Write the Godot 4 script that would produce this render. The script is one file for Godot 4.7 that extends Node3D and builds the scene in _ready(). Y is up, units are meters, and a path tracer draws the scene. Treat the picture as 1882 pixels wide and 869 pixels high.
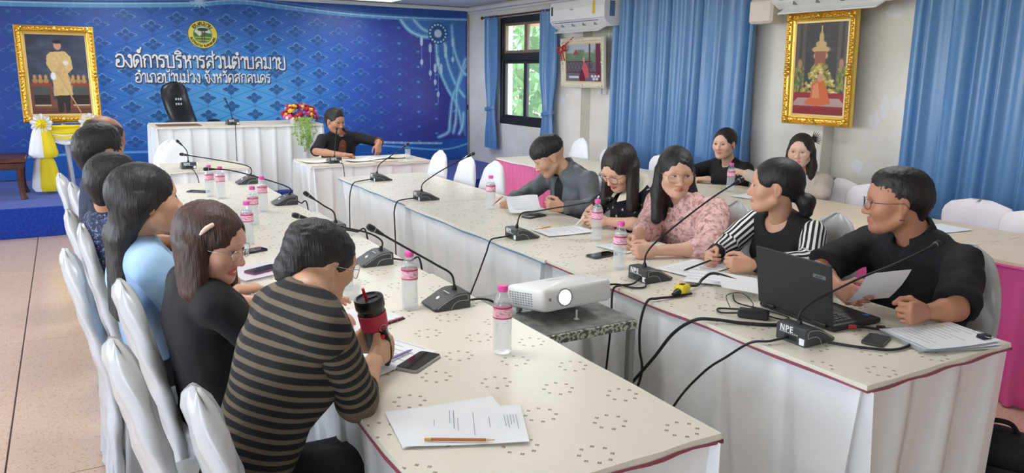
extends Node3D
# A council meeting room: two rows of cloth-covered tables, people at them, a stage with a blue banner behind.

var M := {}
var taken := {}

func _ready() -> void:
	# ---- camera
	var cam := Camera3D.new()
	cam.name = "camera"
	add_child(cam)
	cam.transform = Transform3D(Basis(Vector3(0.86535, 0.01181, 0.50102), Vector3(0.09537, 0.97791, -0.18598), Vector3(-0.49206, 0.20861, 0.84519)).orthonormalized(), Vector3(0, 1.62, 0))
	cam.fov = 34.6
	cam.near = 0.05
	cam.far = 200.0
	cam.current = true
	# ---- sky and exposure
	var we := WorldEnvironment.new()
	we.name = "surroundings"
	var env := Environment.new()
	env.background_mode = Environment.BG_SKY
	var sky := Sky.new()
	var air := ProceduralSkyMaterial.new()
	air.sky_top_color = Color(0.62, 0.74, 0.9)
	air.sky_horizon_color = Color(0.93, 0.95, 0.97)
	air.ground_bottom_color = Color(0.68, 0.68, 0.66)
	air.ground_horizon_color = Color(0.82, 0.83, 0.82)
	air.sky_curve = 0.2
	air.energy_multiplier = SKY
	sky.sky_material = air
	env.sky = sky
	env.tonemap_mode = Environment.TONE_MAPPER_LINEAR
	env.tonemap_exposure = EXPOSURE
	env.sdfgi_enabled = true
	env.ssao_enabled = true
	env.ssil_enabled = true
	we.environment = env
	add_child(we)
	# ---- ceiling lamps: flat fluorescent boxes, each with an area light under its diffuser
	for p in LAMPS:
		ceiling_lamp(p)
	materials()
	room()
	furniture()
	table_things()
	people()
	run_jobs()

const SKY := 8.5
const EXPOSURE := 1.42
const LAMP := 1.25
const LAMPS := [
	[Vector3(-1.7, 2.62, -2.6), "ceiling lamp over the near half of the open aisle"],
	[Vector3(-1.7, 2.62, -5.8), "ceiling lamp over the far half of the open aisle"],
	[Vector3(0.6, 2.62, -2.6), "ceiling lamp over the near half of the aisle-side tables"],
	[Vector3(3.6, 2.62, -2.6), "ceiling lamp over the near half of the window-side tables"],
	[Vector3(0.6, 2.62, -5.8), "ceiling lamp over the far half of the aisle-side tables"],
	[Vector3(3.6, 2.62, -5.8), "ceiling lamp over the far half of the window-side tables"],
	[Vector3(2.1, 2.62, -7.6), "ceiling lamp over the speaker's table before the stage"],
	[Vector3(0.6, 2.62, -9.6), "ceiling lamp over the stage on the portrait side"],
	[Vector3(3.62, 2.62, -9.75), "bright square ceiling lamp over the stage at the top of the banner"],
]

func ceiling_lamp(q: Array) -> void:
	var o := thing("ceiling_lamp", q[1], "ceiling lamp", q[0], 0.0, "fluorescent ceiling lamps")
	var st := S()
	box(st, Vector3(0, -0.03, 0), Vector3(0.66, 0.06, 0.66), 0.008)
	part(o, "housing", done(st), mat(Color(0.93, 0.93, 0.92), 0.5))
	st = S()
	box(st, Vector3(0, -0.063, 0), Vector3(0.6, 0.006, 0.6), 0.002)
	part(o, "light_diffuser", done(st), glow_mat(Color(0.98, 0.99, 1.0), 1.6))
	var l := AreaLight3D.new()
	l.name = "lamp_light"
	l.area_size = Vector2(0.6, 0.6)
	l.light_energy = LAMP
	l.light_color = Color(0.97, 0.99, 1.0)
	l.area_range = 20.0
	l.area_attenuation = 2.0
	l.shadow_enabled = true
	l.position = Vector3(0, -0.07, 0)
	l.rotation.x = -PI / 2
	o.add_child(l)

# ------------------------------------------------------------------ naming
func numbered(called: String) -> String:
	var n: int = taken.get(called, 0)
	taken[called] = n + 1
	return called if n == 0 else "%s_%03d" % [called, n]

func tag(o: Node3D, label: String, category: String, group := "") -> Node3D:
	o.set_meta("label", label)
	o.set_meta("category", category)
	if group:
		o.set_meta("group", group)
	return o

func thing(called: String, label: String, category: String, at := Vector3.ZERO, turn := 0.0, group := "") -> Node3D:
	var o := Node3D.new()
	o.name = numbered(called)
	add_child(o)
	o.position = at
	o.rotation.y = turn
	tag(o, label, category, group)
	return o

func part(parent: Node3D, called: String, m: Mesh, material: Material, label := "") -> MeshInstance3D:
	var o := MeshInstance3D.new()
	o.name = called
	o.mesh = m
	o.material_override = material
	parent.add_child(o, true)
	if label:
		o.set_meta("label", label)
	return o

func solo(called: String, m: Mesh, material: Material, label: String, category: String, group := "", at := Vector3.ZERO, turn := 0.0) -> MeshInstance3D:
	var o := MeshInstance3D.new()
	o.name = numbered(called)
	o.mesh = m
	o.material_override = material
	add_child(o)
	o.position = at
	o.rotation.y = turn
	tag(o, label, category, group)
	return o

func struct(called: String, m: Mesh, material: Material, label := "") -> MeshInstance3D:
	var o := MeshInstance3D.new()
	o.name = numbered(called)
	o.mesh = m
	o.material_override = material
	add_child(o)
	o.set_meta("kind", "structure")
	if label:
		o.set_meta("label", label)
	return o

# ------------------------------------------------------------------ materials
func mat(c: Color, rough := 0.6, metal := 0.0, spec := 0.5) -> StandardMaterial3D:
	var m := StandardMaterial3D.new()
	m.albedo_color = c
	m.roughness = rough
	m.metallic = metal
	m.metallic_specular = spec
	return m

func rgb8(r: int, g: int, b: int) -> Color:
	return Color8(r, g, b)

func noise_tex(freq: float, ramp: Array, size := 256, oct := 4, kind := FastNoiseLite.TYPE_SIMPLEX_SMOOTH, sd := 1) -> NoiseTexture2D:
	var n := FastNoiseLite.new()
	n.noise_type = kind
	n.frequency = freq
	n.fractal_octaves = oct
	n.seed = sd
	var t := NoiseTexture2D.new()
	t.width = size
	t.height = size
	t.seamless = true
	t.noise = n
	if ramp.size():
		var g := Gradient.new()
		var offs := PackedFloat32Array()
		var cols := PackedColorArray()
		for r in ramp:
			offs.append(r[0])
			cols.append(r[1])
		g.offsets = offs
		g.colors = cols
		t.color_ramp = g
	return t

func tri_tex(m: StandardMaterial3D, t: Texture2D, sc: Vector3, world := false) -> StandardMaterial3D:
	m.albedo_texture = t
	m.uv1_triplanar = true
	m.uv1_world_triplanar = world
	m.uv1_scale = sc
	return m

func bump(m: StandardMaterial3D, t: Texture2D, depth: float) -> StandardMaterial3D:
	m.heightmap_enabled = true
	m.heightmap_texture = t
	m.heightmap_scale = depth
	return m

func glow_mat(c: Color, e: float) -> StandardMaterial3D:
	var m := mat(c, 0.5)
	m.emission_enabled = true
	m.emission = c
	m.emission_energy_multiplier = e
	return m

# ------------------------------------------------------------------ mesh building
func S() -> SurfaceTool:
	var st := SurfaceTool.new()
	st.begin(Mesh.PRIMITIVE_TRIANGLES)
	st.set_smooth_group(-1)
	st.set_uv(Vector2.ZERO)
	return st

func done(st: SurfaceTool) -> ArrayMesh:
	st.generate_normals()
	st.index()
	return st.commit()

func vtx(st: SurfaceTool, p: Vector3, uv := Vector2.ZERO) -> void:
	st.set_uv(uv)
	st.add_vertex(p)

# a convex face, wound so that it looks away from "inner"
func face(st: SurfaceTool, pts: Array, inner: Vector3) -> void:
	var a: Vector3 = pts[0]
	var n: Vector3 = (pts[2] - a).cross(pts[1] - a)
	var flip := n.dot(a - inner) < 0.0
	for i in range(1, pts.size() - 1):
		vtx(st, a)
		vtx(st, pts[i + 1] if flip else pts[i])
		vtx(st, pts[i] if flip else pts[i + 1])

func quad(st: SurfaceTool, a: Vector3, b: Vector3, c: Vector3, d: Vector3, ua := Vector2(0, 0), ub := Vector2(1, 0), uc := Vector2(1, 1), ud := Vector2(0, 1)) -> void:
	vtx(st, a, ua); vtx(st, b, ub); vtx(st, c, uc)
	vtx(st, a, ua); vtx(st, c, uc); vtx(st, d, ud)

func box(st: SurfaceTool, c: Vector3, s: Vector3, bev := 0.0, x := Transform3D()) -> void:
	st.set_smooth_group(-1)
	var h := s / 2.0
	var o := x * c
	bev = minf(bev, minf(h.x, minf(h.y, h.z)) * 0.9)
	var corner := func(sx: int, sy: int, sz: int, ax: int) -> Vector3:
		var p := Vector3(sx * h.x, sy * h.y, sz * h.z)
		for k in 3:
			if k != ax:
				p[k] -= signf(p[k]) * bev
		return x * (c + p)
	for ax in 3:
		var u := (ax + 1) % 3
		var v := (ax + 2) % 3
		for sg in [-1, 1]:
			var pts := []
			for q in [[-1, -1], [1, -1], [1, 1], [-1, 1]]:
				var g := [0, 0, 0]
				g[ax] = sg
				g[u] = q[0]
				g[v] = q[1]
				pts.append(corner.call(g[0], g[1], g[2], ax))
			face(st, pts, o)
		if bev > 0.0:
			for su in [-1, 1]:
				for sv in [-1, 1]:
					var pts := []
					for e in [[-1, u], [1, u], [1, v], [-1, v]]:
						var g := [0, 0, 0]
						g[ax] = e[0]
						g[u] = su
						g[v] = sv
						pts.append(corner.call(g[0], g[1], g[2], e[1]))
					face(st, pts, o)
	if bev > 0.0:
		for sx in [-1, 1]:
			for sy in [-1, 1]:
				for sz in [-1, 1]:
					face(st, [corner.call(sx, sy, sz, 0), corner.call(sx, sy, sz, 1), corner.call(sx, sy, sz, 2)], o)

func boxm(s: Vector3, bev := 0.0, c := Vector3.ZERO) -> ArrayMesh:
	var st := S()
	box(st, c, s, bev)
	return done(st)

# rows of points; neighbouring rows are joined by quads
func loft(st: SurfaceTool, rows: Array, ring := false, group := 1, uvs := Vector2.ONE, flip := false) -> void:
	st.set_smooth_group(group)
	var nr := rows.size()
	for i in nr - 1:
		var A: PackedVector3Array = rows[i]
		var B: PackedVector3Array = rows[i + 1]
		var n := A.size()
		for j in (n if ring else n - 1):
			var k := (j + 1) % n
			var u0 := float(j) / (n - 1) * uvs.x
			var u1 := float(j + 1) / (n - 1) * uvs.x
			var v0 := float(i) / (nr - 1) * uvs.y
			var v1 := float(i + 1) / (nr - 1) * uvs.y
			if flip:
				quad(st, A[k], A[j], B[j], B[k], Vector2(u1, v0), Vector2(u0, v0), Vector2(u0, v1), Vector2(u1, v1))
			else:
				quad(st, A[j], A[k], B[k], B[j], Vector2(u0, v0), Vector2(u1, v0), Vector2(u1, v1), Vector2(u0, v1))

func cap_ring(st: SurfaceTool, ring: PackedVector3Array, inner: Vector3) -> void:
	st.set_smooth_group(-1)
	face(st, Array(ring), inner)

func frames(pts: PackedVector3Array, closed := false) -> Array:
	var out := []
	var n := pts.size()
	var t0 := (pts[1] - pts[0]).normalized()
	var up := Vector3.UP if absf(t0.y) < 0.9 else Vector3.RIGHT
	var nx := t0.cross(up).normalized()
	for i in n:
		var a := pts[(i - 1 + n) % n] if closed else pts[maxi(i - 1, 0)]
		var b := pts[(i + 1) % n] if closed else pts[mini(i + 1, n - 1)]
		var t := (b - a).normalized()
		nx = (nx - t * nx.dot(t)).normalized()
		out.append(Basis(nx, t, nx.cross(t)))
	return out

func tube(st: SurfaceTool, pts: PackedVector3Array, r, sides := 8, closed := false, group := 1) -> void:
	var rows := []
	var fr := frames(pts, closed)
	for i in pts.size():
		var ring := PackedVector3Array()
		var rad: float = r[i] if r is Array else r
		for j in sides:
			var a := TAU * j / sides
			ring.append(pts[i] + (fr[i].x * cos(a) + fr[i].z * sin(a)) * rad)
		rows.append(ring)
	if closed:
		rows.append(rows[0])
	loft(st, rows, true, group, Vector2.ONE, true)
	if not closed:
		cap_ring(st, rows[0], pts[1])
		cap_ring(st, rows[-1], pts[-2])

func tubem(pts: PackedVector3Array, r, sides := 8, closed := false) -> ArrayMesh:
	var st := S()
	tube(st, pts, r, sides, closed)
	return done(st)

# smooth curve through points
func spline(pts: Array, per := 8) -> PackedVector3Array:
	var out := PackedVector3Array()
	var n := pts.size()
	for i in n - 1:
		var p0: Vector3 = pts[maxi(i - 1, 0)]
		var p1: Vector3 = pts[i]
		var p2: Vector3 = pts[i + 1]
		var p3: Vector3 = pts[mini(i + 2, n - 1)]
		for k in per:
			out.append(p1.cubic_interpolate(p2, p0, p3, float(k) / per))
	out.append(pts[n - 1])
	return out

# profile of (radius, height), spun round y
func lathe(st: SurfaceTool, prof: Array, sides := 24, x := Transform3D()) -> void:
	var group := 1
	for i in prof.size() - 1:
		if i > 0:
			var d0: Vector2 = (prof[i] - prof[i - 1]).normalized()
			var d1: Vector2 = (prof[i + 1] - prof[i]).normalized()
			if d0.dot(d1) < 0.75:
				group += 1
		var rows := []
		for q in [prof[i], prof[i + 1]]:
			var ring := PackedVector3Array()
			for j in sides:
				var a := TAU * j / sides
				ring.append(x * Vector3(cos(a) * q.x, q.y, sin(a) * q.x))
			rows.append(ring)
		st.set_smooth_group(group)
		for j in sides:
			var k := (j + 1) % sides
			var u0 := float(j) / sides
			var u1 := float(j + 1) / sides
			quad(st, rows[0][k], rows[0][j], rows[1][j], rows[1][k], Vector2(u1, 0), Vector2(u0, 0), Vector2(u0, 1), Vector2(u1, 1))

func lathem(prof: Array, sides := 24) -> ArrayMesh:
	var st := S()
	lathe(st, prof, sides)
	return done(st)

# polygon in xy, thickness along z from 0 to depth
func extrude(st: SurfaceTool, poly: PackedVector2Array, depth: float, x := Transform3D(), smooth := false) -> void:
	if Geometry2D.is_polygon_clockwise(poly):
		poly = poly.duplicate()
		poly.reverse()
	var tris := Geometry2D.triangulate_polygon(poly)
	st.set_smooth_group(-1)
	for i in range(0, tris.size(), 3):
		var a := poly[tris[i]]
		var b := poly[tris[i + 1]]
		var c := poly[tris[i + 2]]
		if (b - a).cross(c - a) < 0.0:
			var s := b
			b = c
			c = s
		vtx(st, x * Vector3(a.x, a.y, depth)); vtx(st, x * Vector3(c.x, c.y, depth)); vtx(st, x * Vector3(b.x, b.y, depth))
		vtx(st, x * Vector3(a.x, a.y, 0)); vtx(st, x * Vector3(b.x, b.y, 0)); vtx(st, x * Vector3(c.x, c.y, 0))
	if smooth:
		st.set_smooth_group(3)
	var n := poly.size()
	for i in n:
		var a := poly[i]
		var b := poly[(i + 1) % n]
		quad(st, x * Vector3(a.x, a.y, 0), x * Vector3(a.x, a.y, depth), x * Vector3(b.x, b.y, depth), x * Vector3(b.x, b.y, 0))

func arc2(c: Vector2, r: Vector2, a0: float, a1: float, n: int) -> PackedVector2Array:
	var out := PackedVector2Array()
	for i in n + 1:
		var a := lerpf(a0, a1, float(i) / n)
		out.append(c + Vector2(cos(a) * r.x, sin(a) * r.y))
	return out

func round_rect(w: float, h: float, r: float, n := 5) -> PackedVector2Array:
	var out := PackedVector2Array()
	for q in [[w / 2 - r, h / 2 - r, 0.0], [-w / 2 + r, h / 2 - r, PI / 2], [-w / 2 + r, -h / 2 + r, PI], [w / 2 - r, -h / 2 + r, PI * 1.5]]:
		out.append_array(arc2(Vector2(q[0], q[1]), Vector2(r, r), q[2], q[2] + PI / 2, n))
	return out

func ball(st: SurfaceTool, c: Vector3, r: Vector3, B := Basis(), nu := 16, nv := 10, group := 1) -> void:
	var rows := []
	for i in nv + 1:
		var t := PI * i / nv
		var ring := PackedVector3Array()
		for j in nu:
			var a := TAU * j / nu
			ring.append(c + B * Vector3(cos(a) * sin(t) * r.x, cos(t) * r.y, sin(a) * sin(t) * r.z))
		rows.append(ring)
	loft(st, rows, true, group)

func text_mesh(s: String, height: float, depth := 0.0006, bold := false) -> TextMesh:
	var t := TextMesh.new()
	var f := SystemFont.new()
	f.font_names = PackedStringArray(["Droid Sans"])
	if bold:
		f.font_weight = 700
	t.font = f
	t.font_size = 32
	t.text = s
	t.depth = depth
	t.pixel_size = height / 24.0
	t.curve_step = 2.0
	return t

# ------------------------------------------------------------------ smooth bodies: distance fields meshed as surface nets
class Sdf:
	var ty := PackedInt32Array()
	var a := PackedVector3Array()
	var ba := PackedVector3Array()
	var ib := PackedFloat32Array()
	var r1 := PackedFloat32Array()
	var dr := PackedFloat32Array()
	var kk := PackedFloat32Array()
	var sc := PackedFloat32Array()
	var sub := PackedInt32Array()
	var xf: Array[Transform3D] = []
	var mid := PackedVector3Array()
	var reach := PackedFloat32Array()
	var grp := PackedInt32Array()
	var cell := 0.012
	var group := 0
	var nz: FastNoiseLite
	var namp := 0.0
	var nscale := Vector3.ONE
	var verts := PackedVector3Array()
	var norms := PackedVector3Array()
	var idx := PackedInt32Array()
	var gid := PackedInt32Array()

	func _put(t: int, p: Vector3, q: Vector3, ra: float, rb: float, k: float, s: float, x: Transform3D, m: Vector3, re: float, neg: bool) -> void:
		ty.append(t); a.append(p); ba.append(q - p)
		ib.append(1.0 / maxf((q - p).length_squared(), 1e-9))
		r1.append(ra); dr.append(rb - ra); kk.append(maxf(k, 1e-4)); sc.append(s); xf.append(x); mid.append(m); reach.append(re); sub.append(1 if neg else 0); grp.append(group)

	func cap(p: Vector3, q: Vector3, ra: float, rb: float, k := 0.02, neg := false) -> void:
		_put(0, p, q, ra, rb, k, 1.0, Transform3D(), (p + q) / 2.0, (p - q).length() / 2.0 + maxf(ra, rb), neg)

	func chain(pts: Array, rads: Array, k := 0.02, neg := false) -> void:
		for i in pts.size() - 1:
			cap(pts[i], pts[i + 1], rads[i], rads[i + 1], k, neg)

	# capsule flattened along one axis of B: f = (across, up, through) factors
	func fcap(p: Vector3, q: Vector3, ra: float, rb: float, B: Basis, f: Vector3, k := 0.03, neg := false) -> void:
		var x := Transform3D(Basis.from_scale(Vector3(1 / f.x, 1 / f.y, 1 / f.z)) * B.inverse(), Vector3.ZERO)
		_put(1, x * p, x * q, ra, rb, k, minf(f.x, minf(f.y, f.z)), x, (p + q) / 2.0, (p - q).length() / 2.0 + maxf(ra, rb) * maxf(f.x, maxf(f.y, f.z)), neg)

	func ell(c: Vector3, r: Vector3, B := Basis(), k := 0.02, neg := false) -> void:
		var x := Transform3D(B * Basis.from_scale(r), c).affine_inverse()
		_put(2, c, c, minf(r.x, minf(r.y, r.z)), 0, k, 1.0, x, c, maxf(r.x, maxf(r.y, r.z)), neg)

	# keeps what lies behind the plane through c with normal n
	func cut(c: Vector3, n: Vector3, k := 0.004) -> void:
		_put(3, c, c + n, 0, 0, k, 1.0, Transform3D(), c, 1e6, true)

	# takes away what lies in front of the plane, within r of c
	func trim(c: Vector3, n: Vector3, r: float, k := 0.004) -> void:
		_put(4, c, c + n, r, r, k, 1.0, Transform3D(), c, r, true)

	func f(p: Vector3, ids: PackedInt32Array) -> float:
		var d := 1.0
		for i in ids:
			var e: float
			var t := ty[i]
			if t == 0:
				var pa := p - a[i]
				var h := clampf(pa.dot(ba[i]) * ib[i], 0.0, 1.0)
				e = (pa - ba[i] * h).length() - r1[i] - dr[i] * h
			elif t == 2:
				e = ((xf[i] * p).length() - 1.0) * r1[i]
			elif t == 1:
				var pa := xf[i] * p - a[i]
				var h := clampf(pa.dot(ba[i]) * ib[i], 0.0, 1.0)
				e = ((pa - ba[i] * h).length() - r1[i] - dr[i] * h) * sc[i]
			elif t == 3:
				e = -(p - a[i]).dot(ba[i])
			else:
				e = maxf(-(p - a[i]).dot(ba[i]), (p - a[i]).length() - r1[i])
			var k := kk[i]
			if sub[i]:
				e = -e
				var g := maxf(k - absf(d - e), 0.0) / k
				d = maxf(d, e) + g * g * k * 0.25
			else:
				var g := maxf(k - absf(d - e), 0.0) / k
				d = minf(d, e) - g * g * k * 0.25
		return d

	func run() -> void:
		const N := 8
		var B := cell * N
		var half := B * 0.867
		var blocks := {}
		var subs := PackedInt32Array()
		for i in ty.size():
			if sub[i]:
				continue
			var lo := ((mid[i] - Vector3.ONE * (reach[i] + kk[i])) / B).floor()
			var hi := ((mid[i] + Vector3.ONE * (reach[i] + kk[i])) / B).floor()
			var one := PackedInt32Array([i])
			for z in range(int(lo.z), int(hi.z) + 1):
				for y in range(int(lo.y), int(hi.y) + 1):
					for x in range(int(lo.x), int(hi.x) + 1):
						var c := Vector3(x + 0.5, y + 0.5, z + 0.5) * B
						if f(c, one) < half + kk[i] * 1.2 + 0.01:
							var key := Vector3i(x, y, z)
							if blocks.has(key):
								blocks[key].append(i)
							else:
								blocks[key] = PackedInt32Array([i])
		var cellv := {}
		var vals_of := {}
		var M := N + 1
		for key in blocks.keys():
			var ids: PackedInt32Array = blocks[key]
			var c := (Vector3(key) + Vector3.ONE * 0.5) * B
			var order := Array(ids)
			for i in ty.size():
				if sub[i] and (ty[i] == 3 or (c - mid[i]).length() < reach[i] + half + kk[i] + 0.01):
					order.append(i)
			order.sort()
			ids = PackedInt32Array(order)
			var dc := f(c, ids)
			if dc < -half - 0.012:
				continue
			var org := Vector3(key) * B
			var vals := PackedFloat32Array()
			vals.resize(M * M * M)
			var n := 0
			var anyneg := false
			var anypos := false
			for z in M:
				for y in M:
					for x in M:
						var p := org + Vector3(x, y, z) * cell
						var v := f(p, ids)
						if namp > 0.0 and absf(v) < cell * 4.0:
							v += nz.get_noise_3dv(p * nscale) * namp
						vals[n] = v
						n += 1
						if v < 0.0:
							anyneg = true
						else:
							anypos = true
			if not (anyneg and anypos):
				continue
			vals_of[key] = vals
			for z in N:
				for y in N:
					for x in N:
						var b := x + M * (y + M * z)
						var v0 := vals[b]
						if absf(v0) > cell * 2.6:
							continue
						var v1 := vals[b + 1]
						var v2 := vals[b + M]
						var v3 := vals[b + M + 1]
						var v4 := vals[b + M * M]
						var v5 := vals[b + M * M + 1]
						var v6 := vals[b + M * M + M]
						var v7 := vals[b + M * M + M + 1]
						var m := int(v0 < 0) + int(v1 < 0) + int(v2 < 0) + int(v3 < 0) + int(v4 < 0) + int(v5 < 0) + int(v6 < 0) + int(v7 < 0)
						if m == 0 or m == 8:
							continue
						var s := Vector3.ZERO
						var q := 0
						if (v0 < 0) != (v1 < 0): s += Vector3(v0 / (v0 - v1), 0, 0); q += 1
						if (v2 < 0) != (v3 < 0): s += Vector3(v2 / (v2 - v3), 1, 0); q += 1
						if (v4 < 0) != (v5 < 0): s += Vector3(v4 / (v4 - v5), 0, 1); q += 1
						if (v6 < 0) != (v7 < 0): s += Vector3(v6 / (v6 - v7), 1, 1); q += 1
						if (v0 < 0) != (v2 < 0): s += Vector3(0, v0 / (v0 - v2), 0); q += 1
						if (v1 < 0) != (v3 < 0): s += Vector3(1, v1 / (v1 - v3), 0); q += 1
						if (v4 < 0) != (v6 < 0): s += Vector3(0, v4 / (v4 - v6), 1); q += 1
						if (v5 < 0) != (v7 < 0): s += Vector3(1, v5 / (v5 - v7), 1); q += 1
						if (v0 < 0) != (v4 < 0): s += Vector3(0, 0, v0 / (v0 - v4)); q += 1
						if (v1 < 0) != (v5 < 0): s += Vector3(1, 0, v1 / (v1 - v5)); q += 1
						if (v2 < 0) != (v6 < 0): s += Vector3(0, 1, v2 / (v2 - v6)); q += 1
						if (v3 < 0) != (v7 < 0): s += Vector3(1, 1, v3 / (v3 - v7)); q += 1
						cellv[key * N + Vector3i(x, y, z)] = verts.size()
						verts.append(org + (Vector3(x, y, z) + s / q) * cell)
		norms.resize(verts.size())
		var ex := Vector3i(1, 0, 0)
		var ey := Vector3i(0, 1, 0)
		var ez := Vector3i(0, 0, 1)
		for key in vals_of:
			var vals: PackedFloat32Array = vals_of[key]
			for z in N:
				for y in N:
					for x in N:
						var b := x + M * (y + M * z)
						var v0 := vals[b]
						if absf(v0) > cell * 2.6:
							continue
						var g: Vector3i = key * N + Vector3i(x, y, z)
						var inside := v0 < 0
						if inside != (vals[b + 1] < 0):
							_q(cellv, g, g - ey, g - ey - ez, g - ez, inside)
						if inside != (vals[b + M] < 0):
							_q(cellv, g, g - ez, g - ez - ex, g - ex, inside)
						if inside != (vals[b + M * M] < 0):
							_q(cellv, g, g - ex, g - ex - ey, g - ey, inside)
		for i in norms.size():
			norms[i] = norms[i].normalized()

	func _q(cellv: Dictionary, c0: Vector3i, c1: Vector3i, c2: Vector3i, c3: Vector3i, inside: bool) -> void:
		var i0: int = cellv.get(c0, -1)
		var i1: int = cellv.get(c1, -1)
		var i2: int = cellv.get(c2, -1)
		var i3: int = cellv.get(c3, -1)
		if i0 < 0 or i1 < 0 or i2 < 0 or i3 < 0:
			return
		if inside:
			var s := i1
			i1 = i3
			i3 = s
		var n := (verts[i2] - verts[i0]).cross(verts[i1] - verts[i3])
		idx.append_array(PackedInt32Array([i0, i1, i2, i0, i2, i3]))
		norms[i0] += n
		norms[i1] += n
		norms[i2] += n
		norms[i3] += n

var jobs := []   # [[Sdf, ...], finish Callable]
var queue: Array = []

func run_jobs() -> void:
	queue.clear()
	for j in jobs:
		for s in j[0]:
			queue.append(s)
	var id := WorkerThreadPool.add_group_task(func(i: int) -> void: queue[i].run(), queue.size(), -1, true)
	WorkerThreadPool.wait_for_group_task_completion(id)
	for j in jobs:
		j[1].call(j[0])
	jobs.clear()

# joins meshed fields into one mesh; paint(position, sdf number) gives linear vertex colours, lay(position, sdf number) gives uv
func join_sdf(list: Array, paint = null, lay = null) -> ArrayMesh:
	var V := PackedVector3Array()
	var Nn := PackedVector3Array()
	var I := PackedInt32Array()
	var C := PackedColorArray()
	var U := PackedVector2Array()
	var n := 0
	for s: Sdf in list:
		var base := V.size()
		V.append_array(s.verts)
		Nn.append_array(s.norms)
		for k in s.idx:
			I.append(k + base)
		if paint != null:
			for p in s.verts:
				C.append(paint.call(p, n))
		if lay != null:
			for k in s.verts.size():
				U.append(lay.call(s.verts[k], n))
		n += 1
	var arr := []
	arr.resize(Mesh.ARRAY_MAX)
	arr[Mesh.ARRAY_VERTEX] = V
	arr[Mesh.ARRAY_NORMAL] = Nn
	arr[Mesh.ARRAY_INDEX] = I
	if C.size():
		arr[Mesh.ARRAY_COLOR] = C
	if U.size():
		arr[Mesh.ARRAY_TEX_UV] = U
	var m := ArrayMesh.new()
	m.add_surface_from_arrays(Mesh.PRIMITIVE_TRIANGLES, arr)
	return m

# ------------------------------------------------------------------ materials shared by many things
func speckle(size: int, base: Color, spots: Array, n: int, sd: int) -> ImageTexture:
	var im := Image.create(size, size, false, Image.FORMAT_RGB8)
	im.fill(base)
	var rng := RandomNumberGenerator.new()
	rng.seed = sd
	for i in n:
		var c: Color = spots[rng.randi() % spots.size()]
		var w := rng.randi_range(1, 3)
		im.fill_rect(Rect2i(rng.randi() % size, rng.randi() % size, w, rng.randi_range(1, 3)), base.lerp(c, rng.randf_range(0.1, 0.55)))
	return ImageTexture.create_from_image(im)

func cloth_print() -> ImageTexture:
	# vinyl table cover: cream, faint embossed squares, rings of small brown four-dot flowers
	var W := 536
	var Hh := 484
	var im := Image.create(W, Hh, false, Image.FORMAT_RGB8)
	var base := rgb8(234, 228, 212)
	im.fill(base)
	var rng := RandomNumberGenerator.new()
	rng.seed = 5
	for i in 5000:
		im.fill_rect(Rect2i(rng.randi() % W, rng.randi() % Hh, rng.randi_range(1, 5), rng.randi_range(1, 5)), base.lerp(rgb8(214, 204, 182) if rng.randf() < 0.5 else rgb8(236, 230, 214), rng.randf_range(0.1, 0.4)))
	for q in [0, 268]:
		im.fill_rect(Rect2i(q, 0, 2, Hh), base.lerp(Color.WHITE, 0.35))
	for q in [0, 242]:
		im.fill_rect(Rect2i(0, q, W, 2), base.lerp(Color.WHITE, 0.35))
	for ring in [Vector2(134, 121), Vector2(402, 363)]:
		for k in 8:
			var a := TAU * (k + 0.5) / 8.0
			var c: Vector2 = ring + Vector2(cos(a) * 82.0, sin(a) * 78.0)
			for d in [Vector2(-7, 0), Vector2(7, 0), Vector2(0, -7), Vector2(0, 7)]:
				var q: Vector2 = c + d
				var tone := rgb8(124, 112, 90).lerp(base, rng.randf_range(0.0, 0.35))
				im.fill_rect(Rect2i(int(q.x) - 5, int(q.y) - 3, 10, 7), tone)
				im.fill_rect(Rect2i(int(q.x) - 3, int(q.y) - 5, 7, 10), tone)
	return ImageTexture.create_from_image(im)

func stripe_tex(cols: Array) -> ImageTexture:
	# bands of [height in pixels, colour]; 8 pixels wide
	var h := 0
	for c in cols:
		h += c[0]
	var im := Image.create(8, h, false, Image.FORMAT_RGB8)
	var y := 0
	for c in cols:
		im.fill_rect(Rect2i(0, y, 8, c[0]), c[1])
		y += c[0]
	return ImageTexture.create_from_image(im)

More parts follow.
